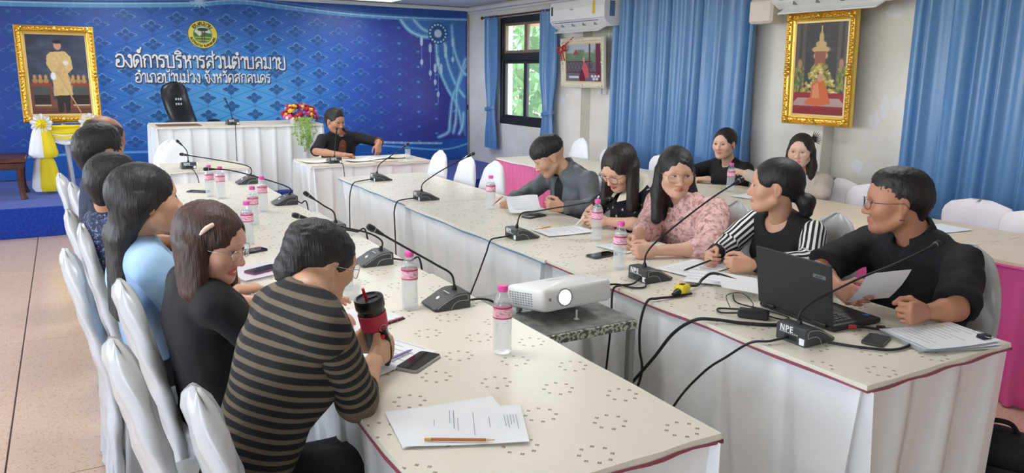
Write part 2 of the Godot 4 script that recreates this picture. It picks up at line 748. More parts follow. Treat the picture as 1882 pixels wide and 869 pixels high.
func materials() -> void:
	var fine := noise_tex(0.02, [], 256, 3)
	var weave := noise_tex(0.35, [], 128, 1, FastNoiseLite.TYPE_VALUE)
	M.fine = fine
	M.wall = tri_tex(mat(Color.WHITE, 0.85), noise_tex(0.006, [[0.0, rgb8(222, 217, 205)], [0.5, rgb8(232, 228, 218)], [0.8, rgb8(236, 233, 225)], [1.0, rgb8(242, 240, 235)]], 512, 5), Vector3.ONE * 0.35, true)
	M.patch = mat(rgb8(232, 233, 233), 0.8)
	M.ceiling = mat(rgb8(232, 232, 230), 0.9)
	M.terrazzo = tri_tex(mat(Color.WHITE, 0.22), speckle(512, rgb8(212, 180, 156), [rgb8(150, 112, 92), rgb8(228, 214, 200), rgb8(178, 140, 118), rgb8(120, 96, 84)], 9000, 3), Vector3.ONE * 0.9, true)
	M.joint = mat(rgb8(70, 52, 46), 0.7)
	M.carpet = tri_tex(mat(Color.WHITE, 0.95), noise_tex(0.08, [[0.0, rgb8(10, 42, 128)], [1.0, rgb8(22, 66, 172)]], 256, 4), Vector3.ONE * 1.5, true)
	M.carpet.rim_enabled = true
	M.carpet.rim = 0.3
	M.cloth = mat(Color.WHITE, 0.32)
	M.cloth.albedo_texture = cloth_print()
	M.cloth_plain = tri_tex(mat(Color.WHITE, 0.4), noise_tex(0.02, [[0.0, rgb8(226, 206, 178)], [1.0, rgb8(234, 216, 190)]], 256, 3), Vector3.ONE * 0.8, true)
	M.cloth_far = tri_tex(mat(Color.WHITE, 0.42), noise_tex(0.03, [[0.0, rgb8(222, 212, 190)], [1.0, rgb8(232, 224, 206)]], 256, 3), Vector3.ONE * 1.2, true)
	M.satin = bump(mat(rgb8(246, 249, 250), 0.28), fine, 0.08)
	M.satin.uv1_triplanar = true
	M.satin.uv1_scale = Vector3(2, 0.6, 2)
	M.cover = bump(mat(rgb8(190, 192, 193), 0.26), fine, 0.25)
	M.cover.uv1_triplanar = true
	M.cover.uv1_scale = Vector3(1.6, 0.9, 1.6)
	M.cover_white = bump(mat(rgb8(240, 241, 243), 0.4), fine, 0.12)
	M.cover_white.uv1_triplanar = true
	M.pink_near = mat(rgb8(252, 108, 188), 0.42)
	M.matte_cover = mat(rgb8(236, 230, 234), 0.75)
	M.pink = bump(mat(rgb8(244, 128, 182), 0.42), fine, 0.06)
	M.pink.uv1_triplanar = true
	M.tape = mat(rgb8(150, 74, 92), 0.5)
	M.tape_blue = mat(rgb8(104, 142, 168), 0.5)
	M.curtain = mat(rgb8(94, 138, 186), 0.25)
	M.curtain.rim_enabled = true
	M.curtain.rim = 0.5
	M.curtain.rim_tint = 0.5
	M.curtain.heightmap_enabled = true
	M.curtain.heightmap_texture = weave
	M.curtain.heightmap_scale = 0.02
	M.curtain.uv1_triplanar = true
	M.curtain.uv1_scale = Vector3(6, 1.5, 6)
	M.curtain.backlight_enabled = true
	M.curtain.backlight = Color(0.12, 0.2, 0.3)
	M.white_plastic = mat(rgb8(236, 237, 236), 0.3)
	M.grey_plastic = mat(rgb8(150, 154, 156), 0.45)
	M.black_plastic = mat(rgb8(28, 29, 31), 0.4)
	M.mic_body = bump(mat(rgb8(62, 66, 68), 0.42), fine, 0.01)
	M.mic_line = mat(rgb8(196, 202, 202), 0.4)
	M.cable = mat(rgb8(24, 25, 27), 0.5)
	M.gold = bump(mat(rgb8(236, 196, 92), 0.33, 0.85), fine, 0.1)
	M.gold.uv1_triplanar = true
	M.gold.uv1_scale = Vector3.ONE * 8.0
	M.gold_pale = mat(rgb8(226, 200, 140), 0.4, 0.5)
	M.window_frame = mat(rgb8(40, 38, 38), 0.5)
	M.window_trim = mat(rgb8(132, 112, 96), 0.5)
	M.glass = mat(Color(0.95, 0.98, 0.97, 0.06), 0.03)
	M.glass.transparency = BaseMaterial3D.TRANSPARENCY_ALPHA
	M.steel = bump(mat(rgb8(150, 154, 150), 0.42, 0.6), fine, 0.02)
	M.wood = tri_tex(mat(Color.WHITE, 0.45), noise_tex(0.02, [[0.0, rgb8(58, 28, 18)], [0.6, rgb8(88, 44, 28)], [1.0, rgb8(110, 60, 40)]], 256, 4), Vector3(1.0, 8.0, 8.0))
	M.leather = bump(mat(rgb8(18, 20, 26), 0.35), fine, 0.03)
	M.yellow_cloth = mat(rgb8(246, 222, 22), 0.55)
	M.white_cloth = mat(rgb8(240, 240, 240), 0.6)
	M.paper = mat(rgb8(238, 241, 244), 0.75)
	M.ink = mat(rgb8(138, 141, 148), 0.8)
	M.leaf = mat(rgb8(104, 132, 76), 0.7)
	M.leaf.backlight_enabled = true
	M.leaf.backlight = Color(0.34, 0.4, 0.22)
	# people
	M.skin = mat(Color.WHITE, 0.48)
	M.skin.vertex_color_use_as_albedo = true
	M.skin.subsurf_scatter_enabled = true
	M.skin.subsurf_scatter_strength = 0.08
	M.eye_white = mat(rgb8(206, 200, 196), 0.25)
	M.iris = mat(rgb8(28, 18, 14), 0.12)
	M.teeth = mat(rgb8(236, 232, 224), 0.3)
	M.lash = mat(rgb8(24, 20, 20), 0.7)
	M.lens = mat(Color(1, 1, 1, 0.05), 0.02)
	M.lens.transparency = BaseMaterial3D.TRANSPARENCY_ALPHA
	M.hair_black = hair_mat(rgb8(15, 13, 14), rgb8(34, 30, 31))
	M.hair_brown = hair_mat(rgb8(38, 22, 18), rgb8(96, 58, 42))
	M.hair_tint = hair_mat(rgb8(22, 17, 16), rgb8(62, 44, 34))
	M.dark_cloth = mat(rgb8(22, 22, 26), 0.85)
	M.gold_wire = mat(rgb8(206, 170, 110), 0.3, 0.9)
	M.silver_wire = mat(rgb8(190, 190, 194), 0.25, 0.9)
	M.red_wire = mat(rgb8(110, 34, 30), 0.35)
	M.black_wire = mat(rgb8(30, 28, 30), 0.35)

func hair_mat(a: Color, b: Color) -> StandardMaterial3D:
	var t := noise_tex(0.05, [[0.0, a], [0.5, a.lerp(b, 0.35)], [1.0, b]], 256, 4)
	var m := tri_tex(mat(Color.WHITE, 0.5), t, Vector3(9, 0.7, 9))
	bump(m, noise_tex(0.09, [], 256, 3), 0.2)
	return m

# ------------------------------------------------------------------ the room
const XW := 5.5
const XL := -3.4
const ZB := -10.85
const ZF := 2.6
const CEIL := 2.62

func room() -> void:
	# floor: terrazzo slabs with dark joints
	var f := struct("floor", boxm(Vector3(XW - XL + 0.4, 0.1, ZF - ZB + 0.4), 0.0, Vector3((XW + XL) / 2, -0.055, (ZF + ZB) / 2)), M.joint)
	var P := 1.885
	var xs := [XL]
	var x := -0.358 - 2 * P
	while x < XW:
		if x > XL + 0.1:
			xs.append(x)
		x += P
	xs.append(XW)
	var zs := [ZB]
	var z := -3.36 - 4 * P
	while z < ZF:
		if z > ZB + 0.1:
			zs.append(z)
		z += P
	zs.append(ZF)
	for i in xs.size() - 1:
		for j in zs.size() - 1:
			var w: float = xs[i + 1] - xs[i] - 0.007
			var d: float = zs[j + 1] - zs[j] - 0.007
			part(f, "slab", boxm(Vector3(w, 0.02, d), 0.002, Vector3((xs[i] + xs[i + 1]) / 2, -0.01, (zs[j] + zs[j + 1]) / 2)), M.terrazzo)
	# walls and ceiling
	var st := S()
	box(st, Vector3((XW + XL) / 2, CEIL / 2, ZB - 0.1), Vector3(XW - XL + 0.4, CEIL + 0.2, 0.2))
	struct("wall_back", done(st), M.wall)
	st = S()
	box(st, Vector3((XW + XL) / 2, CEIL + 0.1, (ZF + ZB) / 2), Vector3(XW - XL + 0.4, 0.2, ZF - ZB + 0.4))
	struct("ceiling", done(st), M.ceiling)
	# right wall, open at the one window that shows
	var wz0 := -9.83
	var wz1 := -8.5
	var wy0 := 0.92
	var wy1 := 2.4
	st = S()
	var T := 0.2
	box(st, Vector3(XW + T / 2, CEIL / 2, (ZB + wz0) / 2), Vector3(T, CEIL, wz0 - ZB))
	box(st, Vector3(XW + T / 2, CEIL / 2, (wz1 + ZF) / 2), Vector3(T, CEIL, ZF - wz1))
	box(st, Vector3(XW + T / 2, wy0 / 2, (wz0 + wz1) / 2), Vector3(T, wy0, wz1 - wz0))
	box(st, Vector3(XW + T / 2, (wy1 + CEIL) / 2, (wz0 + wz1) / 2), Vector3(T, CEIL - wy1, wz1 - wz0))
	var wr := struct("wall_right", done(st), M.wall)
	for q in [[-7.83, -7.6], [-4.37, -4.15]]:
		part(wr, "pilaster", boxm(Vector3(0.14, CEIL, q[1] - q[0]), 0.004, Vector3(XW - 0.07, CEIL / 2, (q[0] + q[1]) / 2)), M.wall)
	var rng := RandomNumberGenerator.new()
	rng.seed = 12
	for q in [[1.42, -3.72, 0.05, 0.1], [1.3, -3.8, 0.05, 0.07], [1.44, -3.63, 0.03, 0.06], [0.93, -3.9, 0.06, 0.05], [2.12, -3.72, 0.08, 0.05], [2.2, -3.6, 0.06, 0.04], [1.32, -8.2, 0.06, 0.05], [1.36, -8.1, 0.03, 0.03], [0.95, -7.9, 0.04, 0.04]]:
		var poly := PackedVector2Array()
		for k in 16:
			var a := TAU * k / 16
			var r := rng.randf_range(0.75, 1.15)
			poly.append(Vector2(cos(a) * q[2] * r, sin(a) * q[3] * r))
		st = S()
		extrude(st, poly, 0.0015, Transform3D(Basis(Vector3.UP, -PI / 2), Vector3(XW, q[0], q[1])))
		part(wr, "paint_patch", done(st), M.patch, "patch of fresh white wall filler")
	# the left wall has wide open windows that let the day in; the wall behind the camera is blind
	var n := 2
	for side in 2:
		st = S()
		var L0 := ZB if side == 0 else XL
		var L1 := ZF if side == 0 else XW
		var prev := L0
		var mids: Array = [-8.7, -6.2, -3.7, -1.2, 1.2] if side == 0 else []
		var half := 1.1 if side == 0 else 1.0
		var slab := func(t: SurfaceTool, a: float, b: float, y0: float, y1: float) -> void:
			if side == 0:
				box(t, Vector3(XL - 0.1, (y0 + y1) / 2, (a + b) / 2), Vector3(0.2, y1 - y0, b - a))
			else:
				box(t, Vector3((a + b) / 2, (y0 + y1) / 2, ZF + 0.1), Vector3(b - a, y1 - y0, 0.2))
		for w in mids:
			slab.call(st, prev, w - half, -0.1, CEIL)
			slab.call(st, w - half, w + half, -0.1, 0.85)
			slab.call(st, w - half, w + half, 2.4, CEIL)
			prev = w + half
		slab.call(st, prev, L1 + 0.2, -0.1, CEIL)
		struct("wall_left" if side == 0 else "wall_front", done(st), M.wall)
		for w in mids:
			var wf := S()
			for q in [-half + 0.03, 0.0, half - 0.03]:
				slab.call(wf, w + q - 0.025, w + q + 0.025, 0.9, 2.35)
			for q in [0.85, 1.86, 2.35]:
				slab.call(wf, w - half, w + half, q, q + 0.05)
			struct("window_%d" % n, done(wf), M.window_frame)
			n += 1
	# cornice round the top of the right and back walls
	st = S()
	box(st, Vector3(XW - 0.03, CEIL - 0.05, (ZB + ZF) / 2), Vector3(0.06, 0.05, ZF - ZB), 0.006)
	box(st, Vector3(XW - 0.015, CEIL - 0.095, (ZB + ZF) / 2), Vector3(0.03, 0.035, ZF - ZB), 0.006)
	struct("trim_1", done(st), M.ceiling)
	st = S()
	box(st, Vector3((XW + XL) / 2, CEIL - 0.04, ZB + 0.03), Vector3(XW - XL, 0.05, 0.06), 0.006)
	struct("trim_2", done(st), M.ceiling)
	st = S()
	box(st, Vector3(XW - 0.008, 0.05, (ZB + ZF) / 2), Vector3(0.016, 0.1, ZF - ZB), 0.003)
	struct("baseboard_right", done(st), M.ceiling)
	window_one(wz0, wz1, wy0, wy1)
	outside()
	stage_and_banner()
	curtains()
	wall_things()

func window_one(z0: float, z1: float, y0: float, y1: float) -> void:
	var st := S()
	var X := XW + 0.04
	var zc := (z0 + z1) / 2
	var yc := (y0 + y1) / 2
	for zz in [z0 + 0.035, z1 - 0.035]:
		box(st, Vector3(X, yc, zz), Vector3(0.1, y1 - y0, 0.07), 0.006)
	for yy in [y0 + 0.045, y1 - 0.035]:
		box(st, Vector3(X, yy, zc), Vector3(0.1, 0.09, z1 - z0 - 0.1), 0.006)
	box(st, Vector3(X, 1.86, zc), Vector3(0.1, 0.1, z1 - z0 - 0.1), 0.006)
	var w := struct("window_1", done(st), M.window_frame)
	# sashes with their panes
	var halves := [[z0 + 0.07, zc], [zc, z1 - 0.07]]
	for q in halves:
		for r in [[y0 + 0.09, 1.81], [1.91, y1 - 0.07]]:
			var fs := S()
			var zz: float = (q[0] + q[1]) / 2
			var yy: float = (r[0] + r[1]) / 2
			var ww: float = q[1] - q[0]
			var hh: float = r[1] - r[0]
			for s in [-1, 1]:
				box(fs, Vector3(X, yy, zz + s * (ww / 2 - 0.02)), Vector3(0.05, hh, 0.04), 0.004)
				box(fs, Vector3(X, yy + s * (hh / 2 - 0.02), zz), Vector3(0.05, 0.04, ww - 0.08), 0.004)
			var sash := part(w, "sash", done(fs), M.window_trim if r[0] > 1.5 else M.window_frame)
			var g := S()
			box(g, Vector3(X, yy, zz), Vector3(0.004, hh - 0.08, ww - 0.08))
			part(sash, "pane", done(g), M.glass)

func outside() -> void:
	# ground, a pale roof edge and bright trees beyond the window
	var st := S()
	box(st, Vector3(14.5, -0.35, -9), Vector3(17, 0.3, 30))
	struct("ground_outside", done(st), mat(rgb8(150, 170, 110), 0.9))
	st = S()
	box(st, Vector3(6.5, 2.5, -11), Vector3(1.3, 0.06, 8), 0.0)
	for k in 6:
		box(st, Vector3(6.5, 2.44, -7.5 - k * 1.2), Vector3(1.3, 0.08, 0.06))
	solo("roof_eave", done(st), mat(rgb8(206, 150, 130), 0.8), "pale terracotta roof eave seen through the top window panes", "roof eave")
	var rng := RandomNumberGenerator.new()
	rng.seed = 31
	var spots := [[10.5, -15.0, 3.2, 2.0, "rightmost tree outside, close to the window"], [12.5, -19.5, 4.0, 2.6, "leafy tree in the middle of the window view"], [10.0, -21.5, 3.6, 2.4, "leafy tree at the left of the window view"], [15.5, -17.0, 5.0, 2.8, "tall pale tree behind the others outside"]]
	for q in spots:
		var t := thing("tree", q[4], "tree", Vector3(q[0], -0.2, q[1]), 0.0, "trees outside the window")
		part(t, "trunk", tubem(spline([Vector3.ZERO, Vector3(0.1, q[2] * 0.3, 0), Vector3(0, q[2] * 0.6, 0.1)], 4), [0.14, 0.13, 0.13, 0.12, 0.12, 0.11, 0.1, 0.09, 0.08], 8), M.wood)
		var ls := S()
		ls.set_smooth_group(-1)
		for k in 1500:
			var d := Vector3(rng.randfn(), rng.randfn(), rng.randfn()).normalized() * pow(rng.randf(), 0.4)
			var c := Vector3(d.x * q[3], q[2] * 0.6 + d.y * q[2] * 0.55, d.z * q[3])
			var a := Vector3(rng.randfn(), rng.randfn(), rng.randfn()).normalized() * rng.randf_range(0.12, 0.24)
			var b := a.cross(Vector3(rng.randfn(), rng.randfn(), rng.randfn())).normalized() * rng.randf_range(0.05, 0.1)
			quad(ls, c - a, c + b, c + a, c - b)
		part(t, "foliage", done(ls), M.leaf)

func fold_sheet(z0: float, z1: float, y0: float, y1: float, x: float, folds: float, amp: float, sd: int, pinch_y := -1.0, pinch := 0.4) -> ArrayMesh:
	# a hanging curtain: deep irregular folds along z, gathered where a tie holds it
	var rng := RandomNumberGenerator.new()
	rng.seed = sd
	var ph := rng.randf() * TAU
	var st := S()
	var cols := int((z1 - z0) / 0.012)
	var rows := []
	for i in 25:
		var t := i / 24.0
		var y := lerpf(y1, y0, t)
		var row := PackedVector3Array()
		var sq := 1.0
		if pinch_y > 0.0:
			var d := y - pinch_y
			sq = 1.0 - (1.0 - pinch) * exp(-d * d / (0.1 if d > 0 else 0.12))
		for j in cols + 1:
			var u := float(j) / cols
			var s := (z1 - z0) * u
			var w := s * TAU * folds + ph + 1.3 * sin(s * 5.1 + sd) + 0.5 * sin(s * 11.0 + t * 0.8)
			var ridge := pow(absf(sin(w * 0.5)), 0.45) * 2.0 - 1.2      # round ridges, sharp valleys
			var depth := -amp * (ridge * (0.7 + 0.3 * sin(s * 3.0 + sd * 2.0)) + 0.22 * sin(w * 1.7 + sd) + 0.1 * sin(s * 71.0 + sd)) * (0.75 + 0.35 * t)
			var zz := lerpf(z0, z1, 0.5 + (u - 0.5) * sq) + 0.012 * cos(w) * sq + 0.02 * sin(t * 2.0 + s * 2.0) * t
			row.append(Vector3(x + depth * (0.6 + 0.4 * sq), y, zz))
		rows.append(row)
	loft(st, rows, false, 1)
	return done(st)

func curtains() -> void:
	var ring := func(o: Node3D, z: float, y: float) -> void:
		var pts := PackedVector3Array()
		for k in 16:
			var a := TAU * k / 16
			pts.append(Vector3(XW - 0.1, y + cos(a) * 0.022, z + sin(a) * 0.022))
		part(o, "grommet", tubem(pts, 0.005, 6, true), M.silver_wire)
	var rod := func(z0: float, z1: float, y: float, label: String) -> void:
		var o := thing("curtain_rod", label, "curtain rod")
		part(o, "pole", tubem(PackedVector3Array([Vector3(XW - 0.1, y, z0), Vector3(XW - 0.1, y, z1)]), 0.012, 10), M.wood)
		for z in [z0, z1]:
			var st := S()
			ball(st, Vector3(XW - 0.1, y, z), Vector3(0.024, 0.024, 0.024))
			part(o, "finial", done(st), M.wood)
			st = S()
			box(st, Vector3(XW - 0.05, y, z + (0.06 if z == z0 else -0.06)), Vector3(0.1, 0.02, 0.02), 0.003)
			part(o, "bracket", done(st), M.wood)
	rod.call(-10.22, -8.2, 2.42, "curtain rod above the open window")
	rod.call(-7.02, -4.85, 2.44, "curtain rod over the wide drawn curtain in the middle")
	rod.call(-3.62, -0.9, 2.44, "curtain rod over the drawn curtain at the right")
	var o := thing("curtain", "narrow tied-back blue satin curtain left of the window", "curtain")
	part(o, "cloth", fold_sheet(-10.16, -9.76, 0.55, 2.44, XW - 0.1, 9.0, 0.035, 2, 1.15, 0.62), M.curtain)
	part(o, "tie_band", tie_band(-9.96, 1.15, 0.135), M.curtain)
	for z in [-10.1, -9.98, -9.86]:
		ring.call(o, z, 2.42)
	o = thing("curtain", "narrow tied-back blue satin curtain right of the window, below the air conditioner", "curtain")
	part(o, "cloth", fold_sheet(-8.6, -8.2, 0.5, 2.44, XW - 0.1, 8.0, 0.035, 5, 1.15, 0.6), M.curtain)
	part(o, "tie_band", tie_band(-8.4, 1.15, 0.13), M.curtain)
	o = thing("curtain", "wide drawn blue satin curtain between the two framed pictures", "curtain")
	part(o, "cloth", fold_sheet(-6.93, -4.93, 0.3, 2.46, XW - 0.13, 5.6, 0.1, 7), M.curtain)
	for z in [-6.9, -6.6, -6.3, -6.0, -5.7, -5.4, -5.1]:
		ring.call(o, z, 2.43)
	o = thing("curtain", "tall drawn blue satin curtain at the right edge behind the man with glasses", "curtain")
	part(o, "cloth", fold_sheet(-3.46, -1.0, 0.3, 2.46, XW - 0.13, 5.0, 0.1, 11), M.curtain)

func tie_band(z: float, y: float, half: float) -> ArrayMesh:
	var st := S()
	var rows := []
	for k in 2:
		var r := PackedVector3Array()
		for j in 21:
			var a := TAU * j / 20
			r.append(Vector3(XW - 0.1 + cos(a) * 0.055, y - k * 0.045 + 0.02 * sin(a), z + sin(a) * half))
		rows.append(r)
	loft(st, rows, false, 1)
	return done(st)

func frame_part(o: Node3D, w: float, h: float, border: float, depth: float, m: Material, inner: Material, ornate: bool) -> void:
	# frame in the xy plane, facing +z, centred
	for k in 4:
		var st := S()
		var along := w if k % 2 == 0 else h
		var off := (h if k % 2 == 0 else w) / 2
		var B := Basis(Vector3(0, 0, 1), k * PI / 2)
		# mitred moulding swept along the side
		var prof := [Vector2(0, 0), Vector2(0, depth * 0.7), Vector2(border * 0.12, depth), Vector2(border * 0.3, depth * 0.72), Vector2(border * 0.5, depth * 0.95), Vector2(border * 0.7, depth * 0.8), Vector2(border * 0.82, depth * 0.5), Vector2(border, depth * 0.35), Vector2(border, 0)]
		var rows := []
		for q in prof:
			var r := PackedVector3Array()
			for s in [-1, 1]:
				r.append(B * Vector3(s * (along / 2 - q.x), -off + q.x, q.y))
			rows.append(r)
		loft(st, rows, false, -1)
		if ornate:
			var rng := RandomNumberGenerator.new()
			rng.seed = k + 3
			var n := int(along / (border * 0.55))
			for i in n:
				var t := (i + 0.5) / n * 2.0 - 1.0
				var big := 1.0 + (1.3 if absf(t) > 0.88 or absf(t) < 0.1 else 0.0)
				ball(st, B * Vector3(t * (along / 2 - border * 0.5), -off + border * rng.randf_range(0.35, 0.55), depth * 0.85), Vector3(border * 0.24, border * 0.17 * big, depth * 0.3 * big), B * Basis(Vector3(0, 0, 1), rng.randf_range(-0.7, 0.7)), 8, 6)
		part(o, "frame_side", done(st), m)
	var s2 := S()
	for k in 4:
		var along := (w if k % 2 == 0 else h) - border * 2
		var off := (h if k % 2 == 0 else w) / 2 - border
		var B := Basis(Vector3(0, 0, 1), k * PI / 2)
		box(s2, B * Vector3(0, -off + 0.008, depth * 0.2), (B * Vector3(along, 0.018, depth * 0.3)).abs(), 0.002)
	part(o, "inner_slip", done(s2), inner)

func picture(o: Node3D, w: float, h: float, z: float, t: Texture2D) -> void:
	var st := S()
	st.set_smooth_group(-1)
	quad(st, Vector3(-w / 2, h / 2, z), Vector3(w / 2, h / 2, z), Vector3(w / 2, -h / 2, z), Vector3(-w / 2, -h / 2, z))
	box(st, Vector3(0, 0, z - 0.006), Vector3(w, h, 0.01))
	var m := mat(Color.WHITE, 0.35)
	m.albedo_texture = t
	m.texture_repeat = false
	part(o, "print", done(st), m)

# ------------------------------------------------------------------ flat prints: a small canvas
class Canvas:
	var w: int
	var h: int
	var im: Image
	func _init(ww: int, hh: int, c: Color) -> void:
		w = ww
		h = hh
		im = Image.create(w, h, false, Image.FORMAT_RGB8)
		im.fill(c)
	func mix(x: int, y: int, c: Color, a: float) -> void:
		if x >= 0 and y >= 0 and x < w and y < h and a > 0.0:
			im.set_pixel(x, y, im.get_pixel(x, y).lerp(c, minf(a, 1.0)))
	func oval(cx: float, cy: float, rx: float, ry: float, c: Color, soft := 1.0, a := 1.0) -> void:
		for y in range(int(cy - ry - soft), int(cy + ry + soft) + 1):
			for x in range(int(cx - rx - soft), int(cx + rx + soft) + 1):
				var d := (1.0 - Vector2((x - cx) / rx, (y - cy) / ry).length()) * minf(rx, ry)
				mix(x, y, c, clampf(d / soft + 0.5, 0.0, 1.0) * a)
	func rect(x0: float, y0: float, x1: float, y1: float, c: Color, a := 1.0) -> void:
		for y in range(int(y0), int(y1)):
			for x in range(int(x0), int(x1)):
				mix(x, y, c, a)
	func poly(p: PackedVector2Array, c: Color, a := 1.0) -> void:
		var lo := p[0]
		var hi := p[0]
		for q in p:
			lo = lo.min(q)
			hi = hi.max(q)
		for y in range(int(lo.y), int(hi.y) + 1):
			for x in range(int(lo.x), int(hi.x) + 1):
				if Geometry2D.is_point_in_polygon(Vector2(x + 0.5, y + 0.5), p):
					mix(x, y, c, a)
	func line(p: PackedVector2Array, wd: float, c: Color, a := 1.0) -> void:
		for i in p.size() - 1:
			var q := p[i]
			var r := p[i + 1]
			var lo := q.min(r) - Vector2.ONE * (wd + 1)
			var hi := q.max(r) + Vector2.ONE * (wd + 1)
			for y in range(int(lo.y), int(hi.y) + 1):
				for x in range(int(lo.x), int(hi.x) + 1):
					var s := Geometry2D.get_closest_point_to_segment(Vector2(x, y), q, r)
					mix(x, y, c, clampf(wd / 2 + 0.5 - s.distance_to(Vector2(x, y)), 0.0, 1.0) * a)
	func tex() -> ImageTexture:
		return ImageTexture.create_from_image(im)

func curve2(p: Array, per := 6) -> PackedVector2Array:
	var out := PackedVector2Array()
	var n := p.size()
	for i in n - 1:
		for k in per:
			out.append(p[i].cubic_interpolate(p[i + 1], p[maxi(i - 1, 0)], p[mini(i + 2, n - 1)], float(k) / per))
	out.append(p[n - 1])
	return out

# Thai letters as pen strokes on a unit height: "o" is a loop (x, y, radius), the rest are points
const THAI := {
	"อ": [0.8, [[0.22, 0.38], [0.1, 0.3], [0.12, 0.05], [0.4, 0.0], [0.62, 0.05], [0.7, 0.35], [0.7, 0.7], [0.58, 0.94], [0.38, 1.0], [0.18, 0.92], [0.1, 0.8]], ["o", 0.23, 0.48, 0.1]],
	"ง": [0.64, [[0.53, 0.86], [0.54, 0.5], [0.52, 0.02], [0.34, 0.04], [0.05, 0.5]], ["o", 0.43, 0.88, 0.1]],
	"ค": [0.84, [[0.38, 0.38], [0.15, 0.0], [0.1, 0.35], [0.1, 0.68], [0.22, 0.94], [0.42, 1.0], [0.62, 0.92], [0.7, 0.7], [0.7, 0.0]], ["o", 0.38, 0.48, 0.1]],
	"ด": [0.84, [[0.34, 0.38], [0.15, 0.0], [0.1, 0.35], [0.1, 0.68], [0.22, 0.94], [0.42, 1.0], [0.62, 0.92], [0.7, 0.7], [0.7, 0.0]], ["o", 0.3, 0.46, 0.09]],
	"ต": [0.84, [[0.34, 0.36], [0.15, 0.0], [0.1, 0.35], [0.1, 0.68], [0.18, 0.93], [0.3, 1.0], [0.4, 0.86], [0.52, 1.0], [0.66, 0.9], [0.7, 0.68], [0.7, 0.0]], ["o", 0.34, 0.46, 0.1]],
	"ก": [0.8, [[0.14, 0.0], [0.14, 0.52], [0.24, 0.64], [0.06, 0.76], [0.2, 0.95], [0.42, 1.0], [0.6, 0.92], [0.67, 0.7], [0.67, 0.0]]],
	"า": [0.52, [[0.06, 0.78], [0.14, 0.95], [0.28, 1.0], [0.4, 0.9], [0.42, 0.7], [0.42, 0.0]]],
	"ร": [0.62, [[0.44, 0.1], [0.45, 0.5], [0.36, 0.64], [0.12, 0.68], [0.08, 0.82], [0.2, 0.98], [0.38, 0.97], [0.52, 1.0]], ["o", 0.34, 0.1, 0.1]],
	"บ": [0.86, [[0.2, 0.86], [0.2, 0.0], [0.7, 0.0], [0.7, 1.0]], ["o", 0.11, 0.89, 0.1]],
	"ห": [0.9, [[0.26, 0.86], [0.26, 0.0]], [[0.26, 0.35], [0.4, 0.58], [0.56, 0.62], [0.66, 0.5], [0.68, 0.0]], [[0.46, 0.6], [0.56, 0.8]], ["o", 0.16, 0.88, 0.1], ["o", 0.64, 0.9, 0.1]],
	"ส": [0.86, [[0.1, 0.72], [0.2, 0.93], [0.4, 1.0], [0.6, 0.92], [0.67, 0.7], [0.67, 0.0]], [[0.14, 0.3], [0.14, 0.0]], [[0.14, 0.3], [0.24, 0.52], [0.46, 0.58], [0.66, 0.46]], [[0.56, 0.94], [0.82, 1.14]], ["o", 0.24, 0.28, 0.1]],
	"ล": [0.82, [[0.1, 0.72], [0.2, 0.93], [0.4, 1.0], [0.6, 0.92], [0.67, 0.7], [0.67, 0.0]], [[0.14, 0.3], [0.14, 0.0]], [[0.14, 0.3], [0.24, 0.52], [0.46, 0.58], [0.66, 0.46]], ["o", 0.24, 0.28, 0.1]],
	"ว": [0.64, [[0.06, 0.78], [0.16, 0.95], [0.32, 1.0], [0.48, 0.9], [0.52, 0.7], [0.52, 0.1]], ["o", 0.42, 0.1, 0.1]],
	"น": [0.88, [[0.26, 0.86], [0.26, 0.0], [0.64, 0.22]], [[0.66, 1.0], [0.66, 0.1]], ["o", 0.16, 0.88, 0.1], ["o", 0.74, 0.1, 0.1]],
	"ม": [0.88, [[0.26, 0.86], [0.26, 0.1]], [[0.26, 0.14], [0.7, 0.0], [0.7, 1.0]], ["o", 0.16, 0.88, 0.1], ["o", 0.18, 0.1, 0.1]],
	"ย": [0.84, [[0.24, 0.86], [0.2, 0.62], [0.34, 0.54], [0.16, 0.44], [0.12, 0.2], [0.2, 0.0], [0.68, 0.0], [0.68, 1.0]], ["o", 0.15, 0.89, 0.1]],
	"ภ": [0.84, [[0.24, 0.1], [0.24, 0.52], [0.1, 0.72], [0.22, 0.94], [0.44, 1.0], [0.62, 0.92], [0.69, 0.7], [0.69, 0.0]], ["o", 0.14, 0.1, 0.1]],
	"จ": [0.74, [[0.06, 0.74], [0.16, 0.93], [0.36, 1.0], [0.54, 0.9], [0.6, 0.62], [0.56, 0.0], [0.4, 0.04], [0.24, 0.46]], ["o", 0.2, 0.55, 0.1]],
	"เ": [0.36, [[0.12, 1.0], [0.12, 0.1]], ["o", 0.21, 0.1, 0.1]],
	".": [0.3, ["o", 0.12, 0.05, 0.04]],
	" ": [0.5],
	"ิ": [0.0, [[-0.62, 1.16], [-0.56, 1.3], [-0.38, 1.38], [-0.2, 1.3], [-0.14, 1.16], [-0.62, 1.16]]],
	"ั": [0.0, [[-0.42, 1.18], [-0.26, 1.18], [-0.1, 1.42]], ["o", -0.44, 1.27, 0.08]],
	"์": [0.0, [[-0.2, 1.36], [-0.08, 1.58]], ["o", -0.28, 1.3, 0.1]],
	"่": [0.0, [[-0.2, 1.16], [-0.2, 1.42]]],
	"้": [0.0, [[-0.44, 1.34], [-0.36, 1.2], [-0.2, 1.22], [-0.1, 1.46]]],
	"ํ": [0.0, ["o", -0.26, 1.26, 0.09]],
}

func thai_width(s: String) -> float:
	var x := 0.0
	for ch in s:
		x += THAI[ch][0]
	return x

